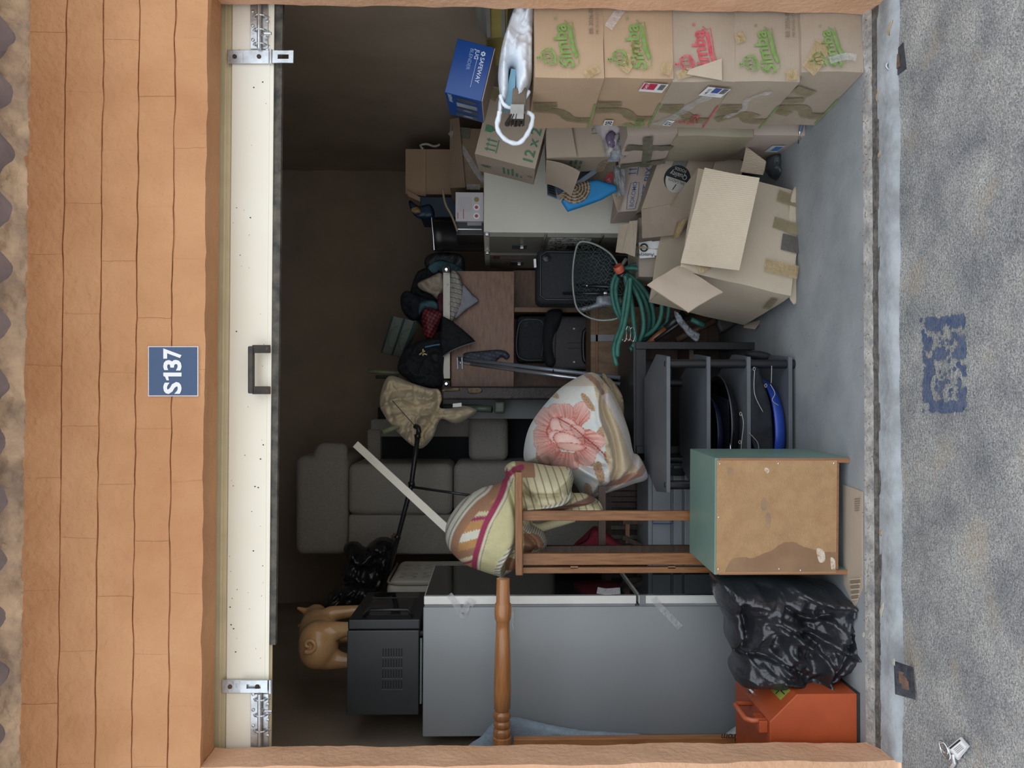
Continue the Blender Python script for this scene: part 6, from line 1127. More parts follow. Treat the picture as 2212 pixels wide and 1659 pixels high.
# ---------------------------------------------------------------- striped bedspread
CR, MU, OC, BR, MG, WH = (0.58, 0.52, 0.33), (0.30, 0.14, 0.11), (0.46, 0.24, 0.09), (0.33, 0.17, 0.10), (0.30, 0.035, 0.085), (0.62, 0.60, 0.50)
def soft(u, w): return np.clip(0.5+(w/2-np.abs(u))/1.6, 0, 1)     # an anti-aliased line of width w at u = 0
def near(Q, path):
    P = np.array(spline(path, 3)); i = np.array([np.argmin(((P-q)**2).sum(1)) for q in Q]); return i/len(P), np.sqrt(((P[i]-Q)**2).sum(1)), P[i]
def bedspread(Q):
    N = len(Q); ONE = np.ones(N, bool); c = np.tile(np.array(CR), (N, 1)); x, y = Q[:, 0], Q[:, 1]; DK = (0.16, 0.10, 0.07)
    mcur = [(1096, 1022), (1084, 1055), (1068, 1083), (1050, 1115), (1037, 1153), (1028, 1190), (1026, 1228), (1028, 1250)]; bcur = [(1092, 1030), (1062, 1062), (1035, 1082), (1010, 1110), (990, 1145), (984, 1185), (992, 1215), (1000, 1235)]
    pm_, dm, qm = near(Q, mcur); pb, db, qb = near(Q, bcur); left_m = x < qm[:, 0]; left_b = x < qb[:, 0]; z = x < 1120
    k = z & left_m & ~left_b; ph = (pm_*13-dm*0.035) % 5
    for i, col in enumerate((OC, WH, OC, BR, CR)): c[k & (ph >= i) & (ph < i+1)] = col
    lerp(c, k, MG, soft((ph-4.75)*8, 3.6))
    k = z & left_b; c[k] = WH; lerp(c, k, DK, soft(((db-9) % 9.5)-4.7, 1.8)); lerp(c, z, BR, np.clip((9-db)/1.5, 0, 1)); lerp(c, z, MG, np.clip((6.5-dm)/1.5, 0, 1)); lerp(c, z & ~left_m, WH, soft(dm-9, 3.0)); lerp(c, z & ~left_m, DK, soft(dm-12, 1.4))
    k = z & ~left_m & (dm > 13); c[k] = (0.58, 0.53, 0.30)
    k = x >= 1120; c[k] = CR; lerp(c, k, DK, soft(((x*0.96-y*0.25) % 15)-7, 2.0))
    k = (x > 1112) & (y < 1024) & (x < 1152); lerp(c, k, BR, np.full(N, 1.0)); lerp(c, ONE, MG, np.clip((6-path_dist(Q, spline([(1095, 1022), (1110, 1010), (1125, 1005)], 4)))/1.5, 0, 1))
    lerp(c, ONE, (0.19, 0.10, 0.075), np.clip((7-path_dist(Q, spline([(1130, 1098), (1180, 1094), (1240, 1082), (1280, 1072)], 4)))/1.5, 0, 1))
    for path, w, a_, b_ in (([(1112, 1160), (1085, 1195), (1076, 1225), (1082, 1236), (1105, 1230)], 9, 0.6, 0.9), ([(1228, 1014), (1236, 1045), (1215, 1072), (1170, 1085)], 6, 0.8, 0.7), ([(1135, 1130), (1165, 1140), (1178, 1165), (1160, 1182), (1135, 1195)], 8, 1.0, 0.8)):
        d = path_dist(Q, spline(path, 4))
        if w == 9: lerp(c, (x > 1090) & (y > 1190) & (d >= 8), BR, np.full(N, 1.0))
        if w == 8: lerp(c, (x > 1128) & (y > 1140) & (x < 1172) & (d > 7), BR, np.full(N, 1.0))
        k = d < w; c[k] = WH; lerp(c, k, (0.13, 0.08, 0.06), soft(((x*a_+y*b_) % 6.5)-3, 2.0))
    return c
cotton = mat('woven_cotton', (1, 1, 1), 0.9, var=0.05, scale=80, vcol='Col', bump=0.15, bscale=200)
garment('bedspread', 'cream bedspread with ochre, maroon and brown stripes, rolled over the wooden stand', [(1090, 1012), (1100, 1000), (1118, 996), (1150, 1000), (1190, 1006), (1228, 1010), (1238, 1030), (1235, 1062), (1262, 1066), (1285, 1075), (1300, 1092), (1295, 1104), (1260, 1106), (1215, 1110), (1180, 1120), (1150, 1125), (1172, 1140), (1182, 1170), (1165, 1190), (1140, 1195), (1122, 1212), (1108, 1228), (1085, 1240), (1060, 1236), (1010, 1218), (985, 1200), (966, 1175), (962, 1145), (972, 1115), (1000, 1080), (1040, 1055), (1075, 1045), (1092, 1030)], 0.74, cotton, 0.20, 0.16, R=60, amp=0.018, s=6, seed=33, cat='bedding', step=1.9, colfn=bedspread, folds=[([(1092, 1020), (1104, 1060), (1118, 1110), (1116, 1150)], 6, -0.05), ([(1108, 1005), (1125, 1040), (1150, 1070)], 5, -0.04), ([(1120, 1050), (1150, 1060), (1200, 1060)], 5, -0.03), ([(1130, 1100), (1200, 1090), (1290, 1085)], 6, -0.05), ([(1118, 1150), (1096, 1195), (1092, 1225)], 6, -0.06), ([(1135, 1085), (1190, 1080), (1230, 1064)], 5, 0.04), ([(1128, 1140), (1150, 1160), (1150, 1185)], 6, -0.04), ([(1105, 1170), (1080, 1205), (1082, 1232)], 6, 0.03)])
MB().tube([at(*q, 0.70) for q in spline([(1132, 1128), (1160, 1140), (1200, 1130), (1240, 1118)], 5)], 0.02, 8).build('hanging_edge', cotton, bpy.data.objects['bedspread'], smooth=True)
me = bpy.data.objects['hanging_edge'].data; ca = me.color_attributes.new('Col', 'FLOAT_COLOR', 'POINT'); ca.data.foreach_set('color', np.tile([*CR, 1.0], len(me.vertices)).astype(np.float32))
# ---------------------------------------------------------------- black refuse sack, orange machine box, pale bag
sack = mat('black_refuse_plastic', (0.016, 0.017, 0.021), 0.27, scale=12, col2=(0.024, 0.025, 0.031), bump=0.55, bscale=24, spec=0.8)
garment('refuse_sack', 'big crinkled black plastic refuse sack between the fridge and the orange box', [(1540, 1250), (1560, 1240), (1640, 1240), (1720, 1245), (1790, 1258), (1828, 1275), (1845, 1310), (1858, 1360), (1869, 1400), (1866, 1420), (1838, 1438), (1800, 1460), (1770, 1475), (1722, 1488), (1700, 1496), (1660, 1480), (1600, 1478), (1582, 1455), (1582, 1440), (1590, 1420), (1572, 1380), (1570, 1340), (1550, 1300)], 0.24, sack, 0.16, 0.20, R=70, amp=0.10, s=7, seed=41, cat='bag', step=3.4, ridge=True, folds=[([(1640, 1325), (1700, 1360), (1745, 1400), (1755, 1470)], 7, 0.045), ([(1665, 1290), (1720, 1320), (1765, 1310)], 6, -0.04), ([(1640, 1310), (1720, 1345), (1800, 1385)], 6, 0.035), ([(1660, 1440), (1720, 1460), (1740, 1480)], 5, 0.03), ([(1585, 1290), (1600, 1340), (1588, 1400)], 7, -0.05), ([(1795, 1280), (1800, 1340), (1840, 1400)], 6, 0.03), ([(1690, 1255), (1740, 1280), (1800, 1285)], 6, 0.03), ([(1590, 1400), (1640, 1400), (1700, 1430)], 5, -0.03), ([(1800, 1310), (1790, 1380), (1760, 1440)], 5, -0.03)])
org = mat('orange_hammered_enamel', (0.46, 0.085, 0.025), 0.4, scale=5, col2=(0.36, 0.065, 0.02), bump=0.06, bscale=100); orgd = mat('grimy_orange', (0.20, 0.045, 0.02), 0.6, scale=8, col2=(0.06, 0.03, 0.02))
t = thing('machine_box', 'orange steel machine box with a sloping top and loop handle in the corner', 'machine', (-1.25, 0.2, 0))
Yo, Yb = 0.035, 0.40; XR = at(1790, 1499, Yo)[0]; XL = -1.49; zt = at(1663, 1560, Yo)[2]; zc = at(1722, 1500, Yo)[2]; xs = at(1664, 1559, Yo)[0]
prof = [(XL, 0.012), (XR, 0.012), (XR, zc), (xs, zt), (XL, zt)]; n_ = 5
MB().add([(x, Yo, z) for x, z in prof]+[(x, Yb, z) for x, z in prof], [(0, 1, 2, 3, 4), (9, 8, 7, 6, 5), (0, 5, 6, 1), (1, 6, 7, 2), (2, 7, 8, 3), (3, 8, 9, 4), (4, 9, 5, 0)]).build('casing', org, t, bevel=0.003)
MB().box(XL, XR, Yo+0.003, Yb-0.003, 0.0, 0.0115).build('base_plate', mat('dark_rubber', (0.03, 0.03, 0.033)), t)
sv = np.array([xs-XR, 0, zt-zc]); sn = unit(np.cross(np.array([0, 1.0, 0]), sv)); sn = sn if sn[2] > 0 else -sn
def sp(u, y, o=0.0): return np.array([XR, y, zc])+sv*u+sn*o
lb = MB().slab([sp(0.05, 0.08, 0.002), sp(0.05, 0.18, 0.002), sp(0.42, 0.18, 0.002), sp(0.42, 0.08, 0.002)], 0.001, (1, 1)).build('warning_label', mat('yellow_green_label', (0.33, 0.36, 0.06), 0.5), t)
MB().slab([sp(0.22, 0.085, 0.003), sp(0.22, 0.175, 0.003), sp(0.25, 0.175, 0.003), sp(0.25, 0.085, 0.003)], 0.0005, (1, 1)).build('label_line', print_black, lb); MB().slab([sp(0.08, 0.125, 0.003), sp(0.08, 0.13, 0.003), sp(0.40, 0.13, 0.003), sp(0.40, 0.125, 0.003)], 0.0005, (1, 1)).build('label_line', print_black, lb)
for k in range(4): MB().lathe(sp(0.35+0.16*k, 0.26), sn, [(0, 0.014), (0.012, 0.012), (0.02, 0.006)], 10).build('stud', chrome, t)
hp = [at(1637, 1546, 0.06), at(1605, 1546, 0.07), at(1592, 1524, 0.14), at(1592, 1522, 0.2), at(1617, 1521, 0.22)]; MB().tube([(xs-0.01, 0.07, zt-0.005), (xs-0.01, 0.07, zt+0.05), (xs-0.01, 0.085, zt+0.065), (xs-0.01, 0.20, zt+0.065), (xs-0.01, 0.215, zt+0.05), (xs-0.01, 0.215, zt-0.005)], 0.009, 10).build('handle', mat('orange_tube', (0.52, 0.12, 0.05), 0.4), t, smooth=True)
p, q = at(1640, 1584, 0.05), at(1618, 1558, 0.05); MB().box(p[0], q[0], 0.05, 0.12, zt+0.0005, zt+0.03).build('terminal_block', org, t, bevel=0.003)
garment('plastic_bag', 'pale grey plastic bag with dark lettering behind the orange box', [(1566, 1602), (1580, 1585), (1605, 1572), (1640, 1580), (1655, 1600), (1640, 1612), (1590, 1612)], 0.50, mat('pale_grey_film', (0.50, 0.56, 0.58), 0.4, var=0.1, bump=0.3), 0.05, 0.06, R=14, amp=0.02, cat='bag', seed=43)
decal('lettering', [tx('Made from', 0.034, 0, 0, 0.006, 0.2)], at(1640, 1582, 0.435), (0, 0, 1), (-1, 0, 0), print_black, bpy.data.objects['plastic_bag.001'] if 'plastic_bag.001' in bpy.data.objects else bpy.data.objects['plastic_bag'], 0.012)

# ---------------------------------------------------------------- fridge freezer with microwave and clay pig on top
steel = mat('silver_grey_enamel', (0.29, 0.305, 0.315), 0.35, scale=2, col2=(0.265, 0.28, 0.29)); glassb = mat('black_glass_door', (0.010, 0.010, 0.011), 0.06, var=0.1, spec=0.8); sil = mat('pale_silver_edge', (0.74, 0.73, 0.69), 0.35, var=0.06, metal=0.1)
t = thing('fridge', 'tall silver-grey fridge freezer with black glass doors seen from its side', 'fridge', (-1.18, 0.88, 0)); FY0, FY1, FH = 0.60, 1.16, 1.522; FXL, FXR, FXD = -1.455, -0.932, -0.884
MB().box(FXL, FXR, FY0, FY1, 0.03, FH).build('carcass', steel, t, bevel=0.006, seg=3, smooth=True, auto=30)
zm = at(1377, 1290, FY0)[2]
for z0, z1 in ((zm+0.004, FH-0.003), (0.06, zm-0.006)):
    d_ = MB().box(FXR+0.010, FXD-0.004, FY0+0.002, FY1-0.002, z0, z1).build('door', sil, t, bevel=0.003); MB().box(FXD-0.0038, FXD, FY0+0.008, FY1-0.008, z0+0.006, z1-0.006).build('glass', glassb, d_)
    MB().box(FXR+0.001, FXR+0.009, FY0+0.006, FY1-0.006, z0+0.005, z1-0.004).build('door_seal', mat('grey_seal', (0.25, 0.26, 0.27), 0.6), d_)
MB().box(FXR+0.006, FXD-0.002, FY0+0.001, FY0+0.03, zm-0.035, zm-0.008).build('hinge_cover', mat('grey_seal', (0.25, 0.26, 0.27)), t, bevel=0.002)
for x in (-1.40, -1.0):
    for y in (0.66, 1.1): MB().lathe((x, y, 0), (0, 0, 1), [(0, 0.02), (0.031, 0.02)], 10).build('foot', blackpl, t)
fm = tape_clear
for pts in ([(970, 1284), (985, 1305), (1000, 1330), (1012, 1300), (1025, 1306)], [(1412, 1292), (1425, 1310), (1445, 1330), (1470, 1356)], [(1290, 1275), (1310, 1278), (1340, 1276)]):
    b = MB(); v, f = strip2([np.array(q, float) for q in spline(pts, 4)], 14); b.add([at(q[0], q[1], FY0-0.004-0.006*abs(nz(q[0]*0.2, q[1]*0.2, 1))) for q in v], f); b.build('tape', fm, t, smooth=True)
MB().slab([at(1104, 1342, FY0-0.002), at(1104, 1312, FY0-0.002), at(1110, 1312, FY0-0.002), at(1110, 1366, FY0-0.002)], 0.0006, (1, 1)).build('tape', tape_clear, t)
t = thing('microwave', 'black microwave oven with slotted side vents standing on the fridge', 'microwave', (-1.186, 0.871, FH)); fr = Frame((-1.186, 0.871, 1.540), 1.8); w, dp, h = 0.384, 0.506, 0.292; mb = mat('charcoal_enamel', (0.040, 0.043, 0.046), 0.4, var=0.1)
bd = MB().box(-w/2, w/2-0.045, -dp/2, dp/2, 0, h, fr).build('casing', mb, t, bevel=0.004); dr = MB().box(w/2-0.043, w/2, -dp/2, dp/2, -0.004, h-0.002, fr).build('door', blackpl, t, bevel=0.006, seg=3)
MB().box(w/2+0.0002, w/2+0.002, -dp/2+0.07, dp/2-0.15, 0.05, h-0.05, fr).build('window', mat('smoked_window', (0.018, 0.018, 0.016), 0.08, var=0.2), dr); MB().box(w/2+0.0002, w/2+0.002, dp/2-0.12, dp/2-0.03, 0.04, h-0.04, fr).build('control_panel', glassb, dr)
MB().tube([fr.p(w/2+0.001, -dp/2+0.04, 0.03), fr.p(w/2+0.03, -dp/2+0.035, 0.05), fr.p(w/2+0.03, -dp/2+0.035, h-0.09), fr.p(w/2+0.001, -dp/2+0.04, h-0.06)], 0.007, 8).build('handle', blackpl, dr, smooth=True)
slot = mat('vent_dark', (0.008, 0.008, 0.009), 0.6); slw = mat('vent_lip', (0.15, 0.155, 0.16), 0.4)
for r in range(4):
    for c in range(8): x = 0.075-0.043*r; z = 0.145-0.0108*c; s_ = MB().box(x-0.034, x, -dp/2-0.0012, -dp/2-0.0001, z-0.0026, z+0.0026, fr).build('vent_slot', slot, bd); MB().box(x-0.0365, x-0.0335, -dp/2-0.0022, -dp/2-0.0001, z-0.003, z+0.003, fr).build('vent_lip', slw, bd)
for x in (-0.15, 0.12):
    for y in (-0.2, 0.2): MB().lathe(fr.p(x, y, -0.018), (0, 0, 1), [(0, 0.014), (0.019, 0.016)], 10).build('foot', blackpl, t)
MB().box(-w/2+0.04, w/2-0.08, -dp/2+0.01, -dp/2+0.018, -0.012, -0.004, fr).build('base_rail', mat('grey_green_strip', (0.15, 0.18, 0.17), 0.5), t)
# clay pig seen from behind, its tail curled
clay = mat('glazed_clay', (0.74, 0.46, 0.23), 0.25, scale=9, col2=(0.60, 0.33, 0.15), coat=0.3)
def pig():
    PZ = 1.8335; mb = bpy.data.metaballs.new('clay_form'); mb.resolution = 0.007; mb.render_resolution = 0.007; mb.threshold = 0.5; o = bpy.data.objects.new('clay_form', mb); COL.objects.link(o)
    def el(p, r): e = mb.elements.new(type='BALL'); e.co = Vector(p); e.radius = r*1.30; e.stiffness = 2.0; return e
    def limb(a, b_, r0, r1, n=7):
        a, b_ = V3(a), V3(b_)
        for i in range(n+1): u = i/n; el(a+(b_-a)*u, r0+(r1-r0)*u)
    S = at; foot = lambda y, Y: np.array([S(748, y, Y)[0], Y, PZ+0.016])
    limb(S(690, 1394, 0.90), S(686, 1358, 1.06), 0.098, 0.088, 5); el(S(684, 1410, 0.885), 0.082); el(S(684, 1378, 0.885), 0.082)
    limb(S(684, 1352, 1.06), S(682, 1330, 1.17), 0.075, 0.058, 4); limb(S(682, 1330, 1.17), S(692, 1318, 1.27), 0.055, 0.028, 4)
    limb(S(706, 1424, 0.90), foot(1428, 0.885), 0.048, 0.030); limb(S(706, 1364, 0.90), foot(1358, 0.885), 0.048, 0.030); limb(S(712, 1378, 1.10), foot(1376, 1.11), 0.034, 0.026); limb(S(712, 1326, 1.08), foot(1318, 1.10), 0.040, 0.028)
    limb(S(664, 1322, 1.16), S(645, 1314, 1.16), 0.020, 0.010, 4); limb(S(664, 1346, 1.17), S(646, 1352, 1.17), 0.018, 0.010, 4)
    bpy.context.view_layer.update(); dg = bpy.context.evaluated_depsgraph_get(); m2 = bpy.data.meshes.new_from_object(o.evaluated_get(dg)); v = [tuple(q.co) for q in m2.vertices]; f = [tuple(p.vertices) for p in m2.polygons]; bpy.data.objects.remove(o)
    return v, f
t = thing('pig_figurine', 'glazed clay pig figurine with a curled tail, seen from behind on the microwave', 'figurine', (at(748, 1390, 0.98)[0], 0.98, 1.8335)); v, f = pig(); link('body', v, f, clay, t, smooth=True)
c0 = at(668, 1392, 0.815); pts = [c0+[(0.030-0.0036*s)*math.cos(s), -0.010-0.001*s, (0.030-0.0036*s)*math.sin(s)] for s in np.linspace(-1.2, 6.6, 40)]
pts = [at(700, 1378, 0.83), at(694, 1383, 0.81)]+pts[::1]; MB().tube([c0+[(0.034-0.0042*s)*math.cos(s+2.6), -0.004-0.0012*s, (0.034-0.0042*s)*math.sin(s+2.6)] for s in np.linspace(0, 7.2, 44)], [0.011-0.00012*i for i in range(44)], 10).build('tail', clay, t, smooth=True)
# ---------------------------------------------------------------- bed end on its side: turned post and plank, fleece behind
pine = mat('honey_varnished_pine', (0.44, 0.195, 0.07), 0.25, scale=8, col2=(0.31, 0.125, 0.045), aniso=(1.2, 10, 10), coat=0.4, detail=8); pinez = mat('honey_varnished_pine_upright', (0.44, 0.195, 0.07), 0.3, scale=8, col2=(0.31, 0.125, 0.045), aniso=(10, 10, 1.0), coat=0.3, detail=8)
t = thing('bed_end', 'honey pine bed end stood on its side with a turned post across the fridge', 'bed frame', (-1.36, 0.45, 0)); a, c = at(1087, 1249, 0.42), at(1084, 1625, 0.42); L_ = np.linalg.norm(c-a); k = 1/ppm(0.42)
pr_ = [(0, 12), (1, 14.5), (40, 15), (52, 15), (56, 18.5), (75, 18.5), (86, 17.5), (90, 16), (92, 14.5), (110, 15), (180, 17.5), (240, 18.5), (278, 18), (283, 14), (287, 18), (296, 19), (303, 15), (306, 18), (313, 18.5), (319, 15), (322, 18.5), (331, 19), (337, 17), (339, 20), (376, 20)]
MB().lathe(a, c-a, [(x*k, r*k) for x, r in pr_], 24).build('turned_post', pine, t, smooth=True, auto=50)
p, q = at(1590, 1625, 0.47), at(1108, 1590, 0.47); MB().box(-1.47, q[0], 0.44, 0.475, 0.0, q[2]).build('plank', pinez, t, bevel=0.003)
MB().box(-1.47, q[0]+0.002, 0.436, 0.44, 0.3, 0.33).build('cleat', pine, t)
garment('fleece_throw', 'pale blue-grey fleece hanging behind the pine post', [(1010, 1612), (1040, 1590), (1065, 1562), (1100, 1550), (1130, 1552), (1190, 1566), (1260, 1578), (1340, 1583), (1392, 1590), (1392, 1625), (1200, 1630), (1010, 1630)], 0.53, mat('blue_grey_fleece', (0.26, 0.32, 0.38), 0.95, scale=40, col2=(0.21, 0.265, 0.32), bump=0.4, bscale=150), 0.025, 0.03, R=14, amp=0.012, cat='blanket', seed=51)
# ---------------------------------------------------------------- sofa stood on end, mattress, refuse bags
sofam = mat('grey_brown_upholstery', (0.36, 0.335, 0.30), 0.9, scale=120, col2=(0.29, 0.27, 0.245), bump=0.4, bscale=260); sofab = mat('black_lining', (0.016, 0.018, 0.022), 0.9, var=0.15)
t = thing('sofa', 'grey-brown upholstered sofa stood on its end, armrest uppermost', 'sofa', at(1500, 1080, 2.4)); SY = 2.02
def softbox(name, x0, x1, y0, y1, Y, dep, bev, m, zb=None, bul=0.0):
    X0, X1, _, _, Z0, Z1 = pxbox(x0, x1, y0, y1, Y, dep); Z0 = Z0 if zb is None else zb
    return MB().box(X0, X1, Y, Y+dep, Z0, Z1).build(name, m, t, bevel=bev, seg=5, smooth=True, auto=60)
softbox('armrest', 637, 750, 985, 1200, SY, 0.75, 0.05, sofam)
MB().hexa([at(*q, SY+0.015) for q in ((750, 1050), (752, 958), (688, 955), (645, 1050))]+[at(*q, SY+0.5) for q in ((750, 1050), (752, 958), (688, 955), (645, 1050))]).build('armrest_side', sofam, t, bevel=0.04, seg=4, smooth=True, auto=60)
softbox('seat_cushion', 751, 977, 1002, 1114, SY-0.02, 0.5, 0.045, sofam); softbox('seat_cushion', 979, 1200, 1000, 1112, SY-0.02, 0.5, 0.045, sofam)
softbox('base_front', 752, 1250, 1112, 1198, SY+0.0, 0.7, 0.02, sofam, zb=0.02); softbox('back_cushion', 1012, 1098, 898, 998, SY+0.12, 0.2, 0.05, sofam)
softbox('back_frame', 793, 822, 928, 1002, SY+0.30, 0.40, 0.015, sofam); softbox('back_frame', 800, 1050, 905, 944, SY+0.32, 0.40, 0.015, sofam)
softbox('lining', 816, 1300, 880, 1004, SY+0.36, 0.38, 0.004, sofab, zb=0.02); softbox('armrest', 1440, 1500, 985, 1200, SY+0.05, 0.7, 0.04, sofam, zb=0.0)
mtm = mat('quilted_ticking', (0.66, 0.625, 0.55), 0.85, scale=8, col2=(0.58, 0.54, 0.47), bump=0.15, bscale=60)
t = thing('mattress', 'cream quilted mattress standing on edge behind the microwave', 'mattress', (-1.15, 1.75, 0)); MX = -1.035
mz = at(834, 1258, 1.46)[2]; MB().box(MX-0.20, MX, 1.46, 2.0, 0.0, mz).build('body', mtm, t, bevel=0.045, seg=5, smooth=True, auto=60)
pp = [(MX-0.012, 1.462, z) for z in np.linspace(0.3, mz-0.06, 20)]+[(MX-0.012, 1.475, mz-0.02), (MX-0.012, 1.51, mz-0.004), (MX-0.012, 1.60, mz+0.002), (MX-0.012, 1.96, mz+0.002)]; MB().tube(pp, 0.007, 6).build('piping', mat('ticking_piping', (0.40, 0.36, 0.29), 0.8), t, smooth=True)
for k in range(5):
    for j in range(2):
        zc_, yc = mz-0.10-0.12*k, 1.60+0.20*j; MB().tube([(MX+0.001, yc+0.06*math.sin(s)*(1-0.03*s), zc_+0.045*math.sin(2*s)) for s in np.linspace(0, 6.28, 24)], 0.003, 5).build('quilting', mat('ticking_piping', (0.40, 0.36, 0.29)), t)
sack2 = mat('black_sack_plastic', (0.010, 0.011, 0.012), 0.2, scale=12, col2=(0.016, 0.017, 0.018), bump=0.8, bscale=30)
garment('refuse_sack', 'knotted black plastic sack with two peaks on top of the mattress', [(742, 1185), (750, 1172), (770, 1170), (788, 1182), (800, 1172), (822, 1160), (848, 1165), (858, 1185), (850, 1215), (835, 1240), (820, 1275), (780, 1275), (745, 1255), (738, 1235), (750, 1215), (748, 1198)], 1.72, sack2, 0.10, 0.12, R=36, amp=0.08, s=10, seed=52, cat='bag', step=4, ridge=True)
garment('refuse_sack', 'gathered black plastic sack spilling behind the clay pig', [(692, 1312), (705, 1290), (725, 1272), (748, 1262), (790, 1260), (815, 1278), (800, 1310), (770, 1315), (720, 1318)], 1.60, sack2, 0.08, 0.12, R=30, amp=0.05, s=9, seed=53, cat='bag', step=4, ridge=True, folds=[([(760, 1265), (720, 1290), (700, 1312)], 3, 0.02), ([(770, 1268), (740, 1290), (725, 1315)], 3, 0.02), ([(780, 1270), (765, 1295), (755, 1315)], 3, 0.02)])
# ---------------------------------------------------------------- black pipe frame and white batten
pipe = mat('black_pipe', (0.012, 0.014, 0.015), 0.3, scale=20, col2=(0.02, 0.022, 0.022)); t = thing('pipe_frame', 'black iron pipe frame with an elbow and thin side rod across the sofa', 'pipe', at(1000, 1050, 1.55))
MB().tube([at(*q) for q in spline([(897, 921, 1.58), (903, 924, 1.56), (905, 935, 1.55)], 1.0)], 0.014, 10).build('elbow', pipe, t, smooth=True); MB().tube([at(904, 932, 1.55), at(888, 1050, 1.55), at(855, 1178, 1.56), at(840, 1232, 1.60)], 0.013, 12).build('pipe', pipe, t, smooth=True)
for a, b_, r in ((902, 942, 0.017), (889, 1045, 0.018), (858, 1160, 0.018)): p = at(a, b_, 1.55); MB().tube([p-[0.012, 0, 0.002], p+[0.012, 0, 0.002]], r, 12).build('coupling', pipe, t, smooth=True)
MB().tube([at(890, 1052, 1.55), at(1030, 1072, 1.40)], 0.007, 8).build('side_rod', mat('grey_rod', (0.07, 0.072, 0.075), 0.3, metal=0.5), t, smooth=True); MB().tube([at(853, 1154, 1.53), at(848, 1160, 1.51), at(852, 1166, 1.52)], 0.009, 8).build('clamp', rust, t)
MB().tube([at(847, 865, 1.50), at(896, 920, 1.56)], 0.0022, 5).build('wire', pipe, t)
t = thing('batten', 'long white painted wooden batten slanting up in front of the sofa', 'batten', at(1010, 1180, 0.98)); MB().bar(at(769, 960, 1.20), at(1010, 1183, 0.90), 0.036, 0.018, (0.3, -1, 0.2)).build('stick', mat('white_painted_batten', (0.90, 0.86, 0.76), 0.55, scale=10, col2=(0.84, 0.78, 0.66)), t, bevel=0.001, seg=1)
# ---------------------------------------------------------------- outside: anchor plates, dry leaves, key tag
def anchor(label, px):
    c = [on_sill(*q, 0.004) for q in px]; t = thing('anchor_plate', label, 'plate', sum(c)/4, group='floor anchor plates'); MB().slab(c, 0.005, (3, 3), 0, 0.001).build('plate', mat('black_tarred_steel', (0.02, 0.022, 0.028), 0.5, scale=30, col2=(0.06, 0.06, 0.07), bump=0.4), t)
    cc = sum(c)/4; c2 = [cc+(p-cc)*0.5+[0, 0, 0.003] for p in c]; MB().slab(c2, 0.003, (3, 3)).build('rust_patch', mat('rusty_plate', (0.20, 0.11, 0.07), 0.8, scale=40, col2=(0.10, 0.06, 0.045)), t)
    MB().tube([cc+[0.013*math.cos(s), 0.012+0.0*s, 0.002+0.020*math.sin(s)] for s in np.linspace(0, math.pi, 12)], 0.0035, 8).build('staple_loop', galv, t, smooth=True)
anchor('black steel anchor plate with a loop at the foot of the right jamb', [(1915, 180), (1957, 148), (1950, 92), (1912, 135)]); anchor('black steel anchor plate with a loop in front of the orange box', [(1935, 1500), (1978, 1512), (1972, 1442), (1932, 1428)])
lf = mat('dry_leaf', (0.52, 0.42, 0.28), 0.8, scale=40, col2=(0.36, 0.26, 0.16)); lw = mat('pale_leaf', (0.68, 0.64, 0.54), 0.7, scale=30, col2=(0.5, 0.44, 0.34)); random.seed(4)
leaves = [(1912, 80, 40, 16, 'curled tan leaf by the right jamb foot'), (1925, 60, 30, 12, 'small tan leaf tucked against the right jamb'), (1898, 205, 30, 8, 'narrow dry leaf in the gutter below the carton stack'), (1908, 110, 46, 10, 'long brown leaf beside the right anchor plate'), (1902, 333, 16, 9, 'pinkish brown leaf in the gutter below the big carton'), (1908, 1318, 32, 10, 'pale curled leaf in the gutter below the green cabinet'), (1910, 1370, 40, 12, 'cream curled leaf at the edge of the gutter below the sack'), (1918, 1425, 30, 10, 'thin brown leaf just above the left anchor plate'), (1934, 1430, 14, 10, 'white leaf scrap on the left anchor plate corner'), (1916, 1548, 30, 14, 'plump pale leaf in the gutter below the orange box'), (1868, 1372, 12, 10, 'white leaf scrap beside the refuse sack foot'), (1905, 1150, 16, 9, 'green-brown leaf in the gutter below the green cabinet'), (1905, 460, 18, 10, 'pale leaf in the gutter below the big open carton')]
for a, b_, L_, W_, lab in leaves:
    o0 = on_sill(a, b_, 0.003); s = 1/ppm(-0.06); ang = random.uniform(-0.4, 0.4); v = []; f = []
    for i in range(9):
        u = i/8; wv = W_*s*math.sin(math.pi*min(1, u*0.94+0.03))**0.8
        for j in (-1, 0, 1): x, y = (u-0.5)*L_*s, j*wv/2; v.append((o0[0]+x*math.cos(ang)-y*math.sin(ang), o0[1]+x*math.sin(ang)+y*math.cos(ang), o0[2]+0.006*abs(j)*(W_/14)+0.004*math.sin(u*5)*L_/40))
    for i in range(8):
        for j in (0, 1): q = i*3+j; f.append((q, q+1, q+4, q+3))
    o = link('dry_leaf', v, f, lw if ('pale' in lab or 'white' in lab or 'cream' in lab) else lf, smooth=True); setp(o, lab, 'leaf', 'dry leaves along the threshold'); md = o.modifiers.new('thickness', 'SOLIDIFY'); md.thickness = 0.0012
t = thing('key_tag', 'white printed key tag on a wire ring lying on the asphalt', 'tag', atz(2055, 1625, GZ)); c = [atz(*q, GZ+0.010) for q in ((2068, 1642), (2092, 1612), (2075, 1592), (2046, 1616))]; MB().slab(c, 0.004, (2, 2)).build('sleeve', mat('clear_tag_sleeve', (0.62, 0.64, 0.64), 0.15, var=0.1), t)
cc = sum(c)/4; MB().slab([cc+(p-cc)*0.8+[0, 0, 0.0008] for p in c], 0.0006, (1, 1)).build('card', sticker_white, t); c3 = [cc+(p-cc)*0.8+[0, 0, 0.0014] for p in c]
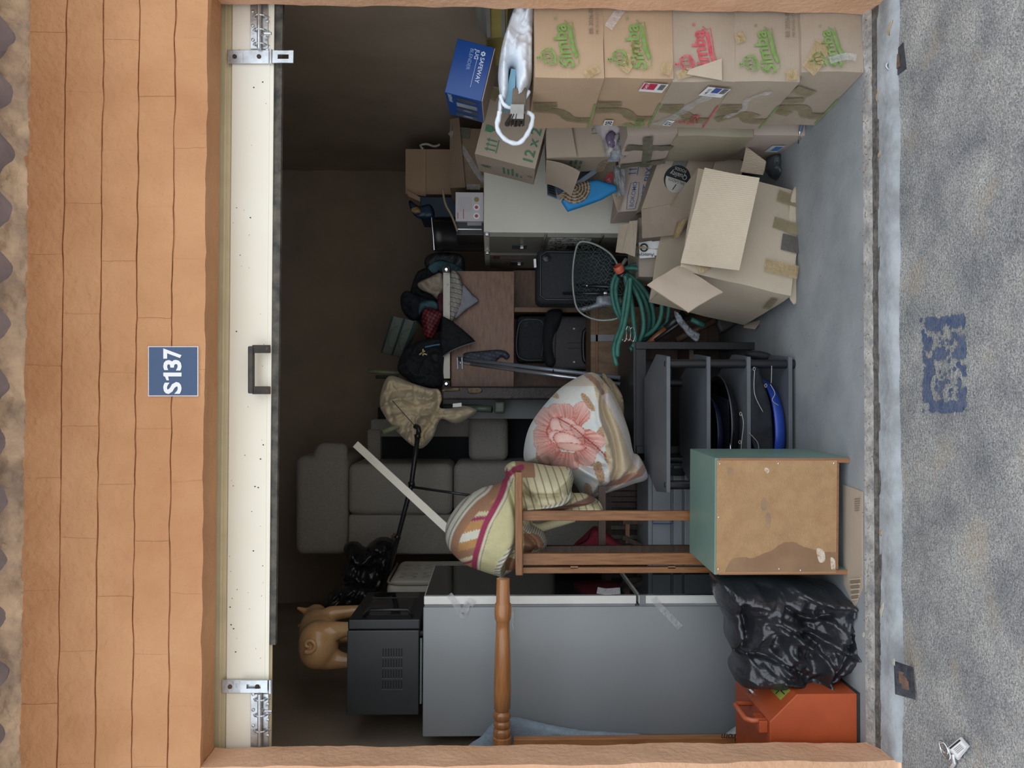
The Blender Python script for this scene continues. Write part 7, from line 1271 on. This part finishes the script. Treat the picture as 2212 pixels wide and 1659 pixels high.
MB().slab([c3[2]+(c3[3]-c3[2])*0.02, c3[2]+(c3[3]-c3[2])*0.98, c3[2]*0.80+c3[1]*0.2+(c3[3]-c3[2])*0.98, c3[2]*0.80+c3[1]*0.2], 0.0003, (1, 1)).build('card_heading', print_black, t)
for k in range(4): MB().bar(c3[3]+(c3[0]-c3[3])*(0.35+0.13*k)+(c3[2]-c3[3])*0.2, c3[3]+(c3[0]-c3[3])*(0.35+0.13*k)+(c3[2]-c3[3])*0.8, 0.0015, 0.0008).build('text_line', mat('grey_print', (0.33, 0.32, 0.33)), t)
for dx, r in ((0.0, 0.022), (0.01, 0.017)): ctr = atz(2042, 1622, GZ+0.008)+[dx, 0, dx*0.4]; MB().tube([ctr+[r*math.cos(s), r*0.8*math.sin(s), 0.006*math.sin(s+1)] for s in np.linspace(0, 6.28, 22)[:-1]], 0.002, 6, closed=True).build('ring', chrome, t)
MB().tube([atz(*q, GZ+0.010) for q in ((2058, 1630), (2062, 1648), (2055, 1658))], 0.006, 8).build('key', galv, t)

# grit and twigs swept along the threshold, too small to count
random.seed(21); b = MB()
for i in range(520):
    x = random.uniform(-1.2, 1.2); y = -0.045+random.gauss(0, 0.02) if i < 330 else random.uniform(-0.02, 0.9); y = max(-0.14, y)
    z = zprof(y) if y < 0 else 0.0; r = random.uniform(0.0012, 0.0035) if y < 0 else random.uniform(0.0008, 0.002); a0 = random.random()*6; e = random.uniform(0.5, 4)
    if y > 0 and (x < -0.25 or random.random() < 0.3): continue
    u = np.array([math.cos(a0), math.sin(a0), 0])*r*e; w = np.array([-math.sin(a0), math.cos(a0), 0])*r; p = np.array([x, y, z+0.001])
    b.add([p-u, p+w, p+u, p-w, p+[0, 0, r*0.8]], [(0, 1, 4), (1, 2, 4), (2, 3, 4), (3, 0, 4), (3, 2, 1, 0)])
o = b.build('grit', mat('dark_grit', (0.05, 0.04, 0.033), 0.95, scale=300, col2=(0.28, 0.22, 0.16), thr=(0.5, 0.65))); setp(o, 'dark grit and leaf crumbs scattered along the concrete threshold', 'debris', kind='stuff')
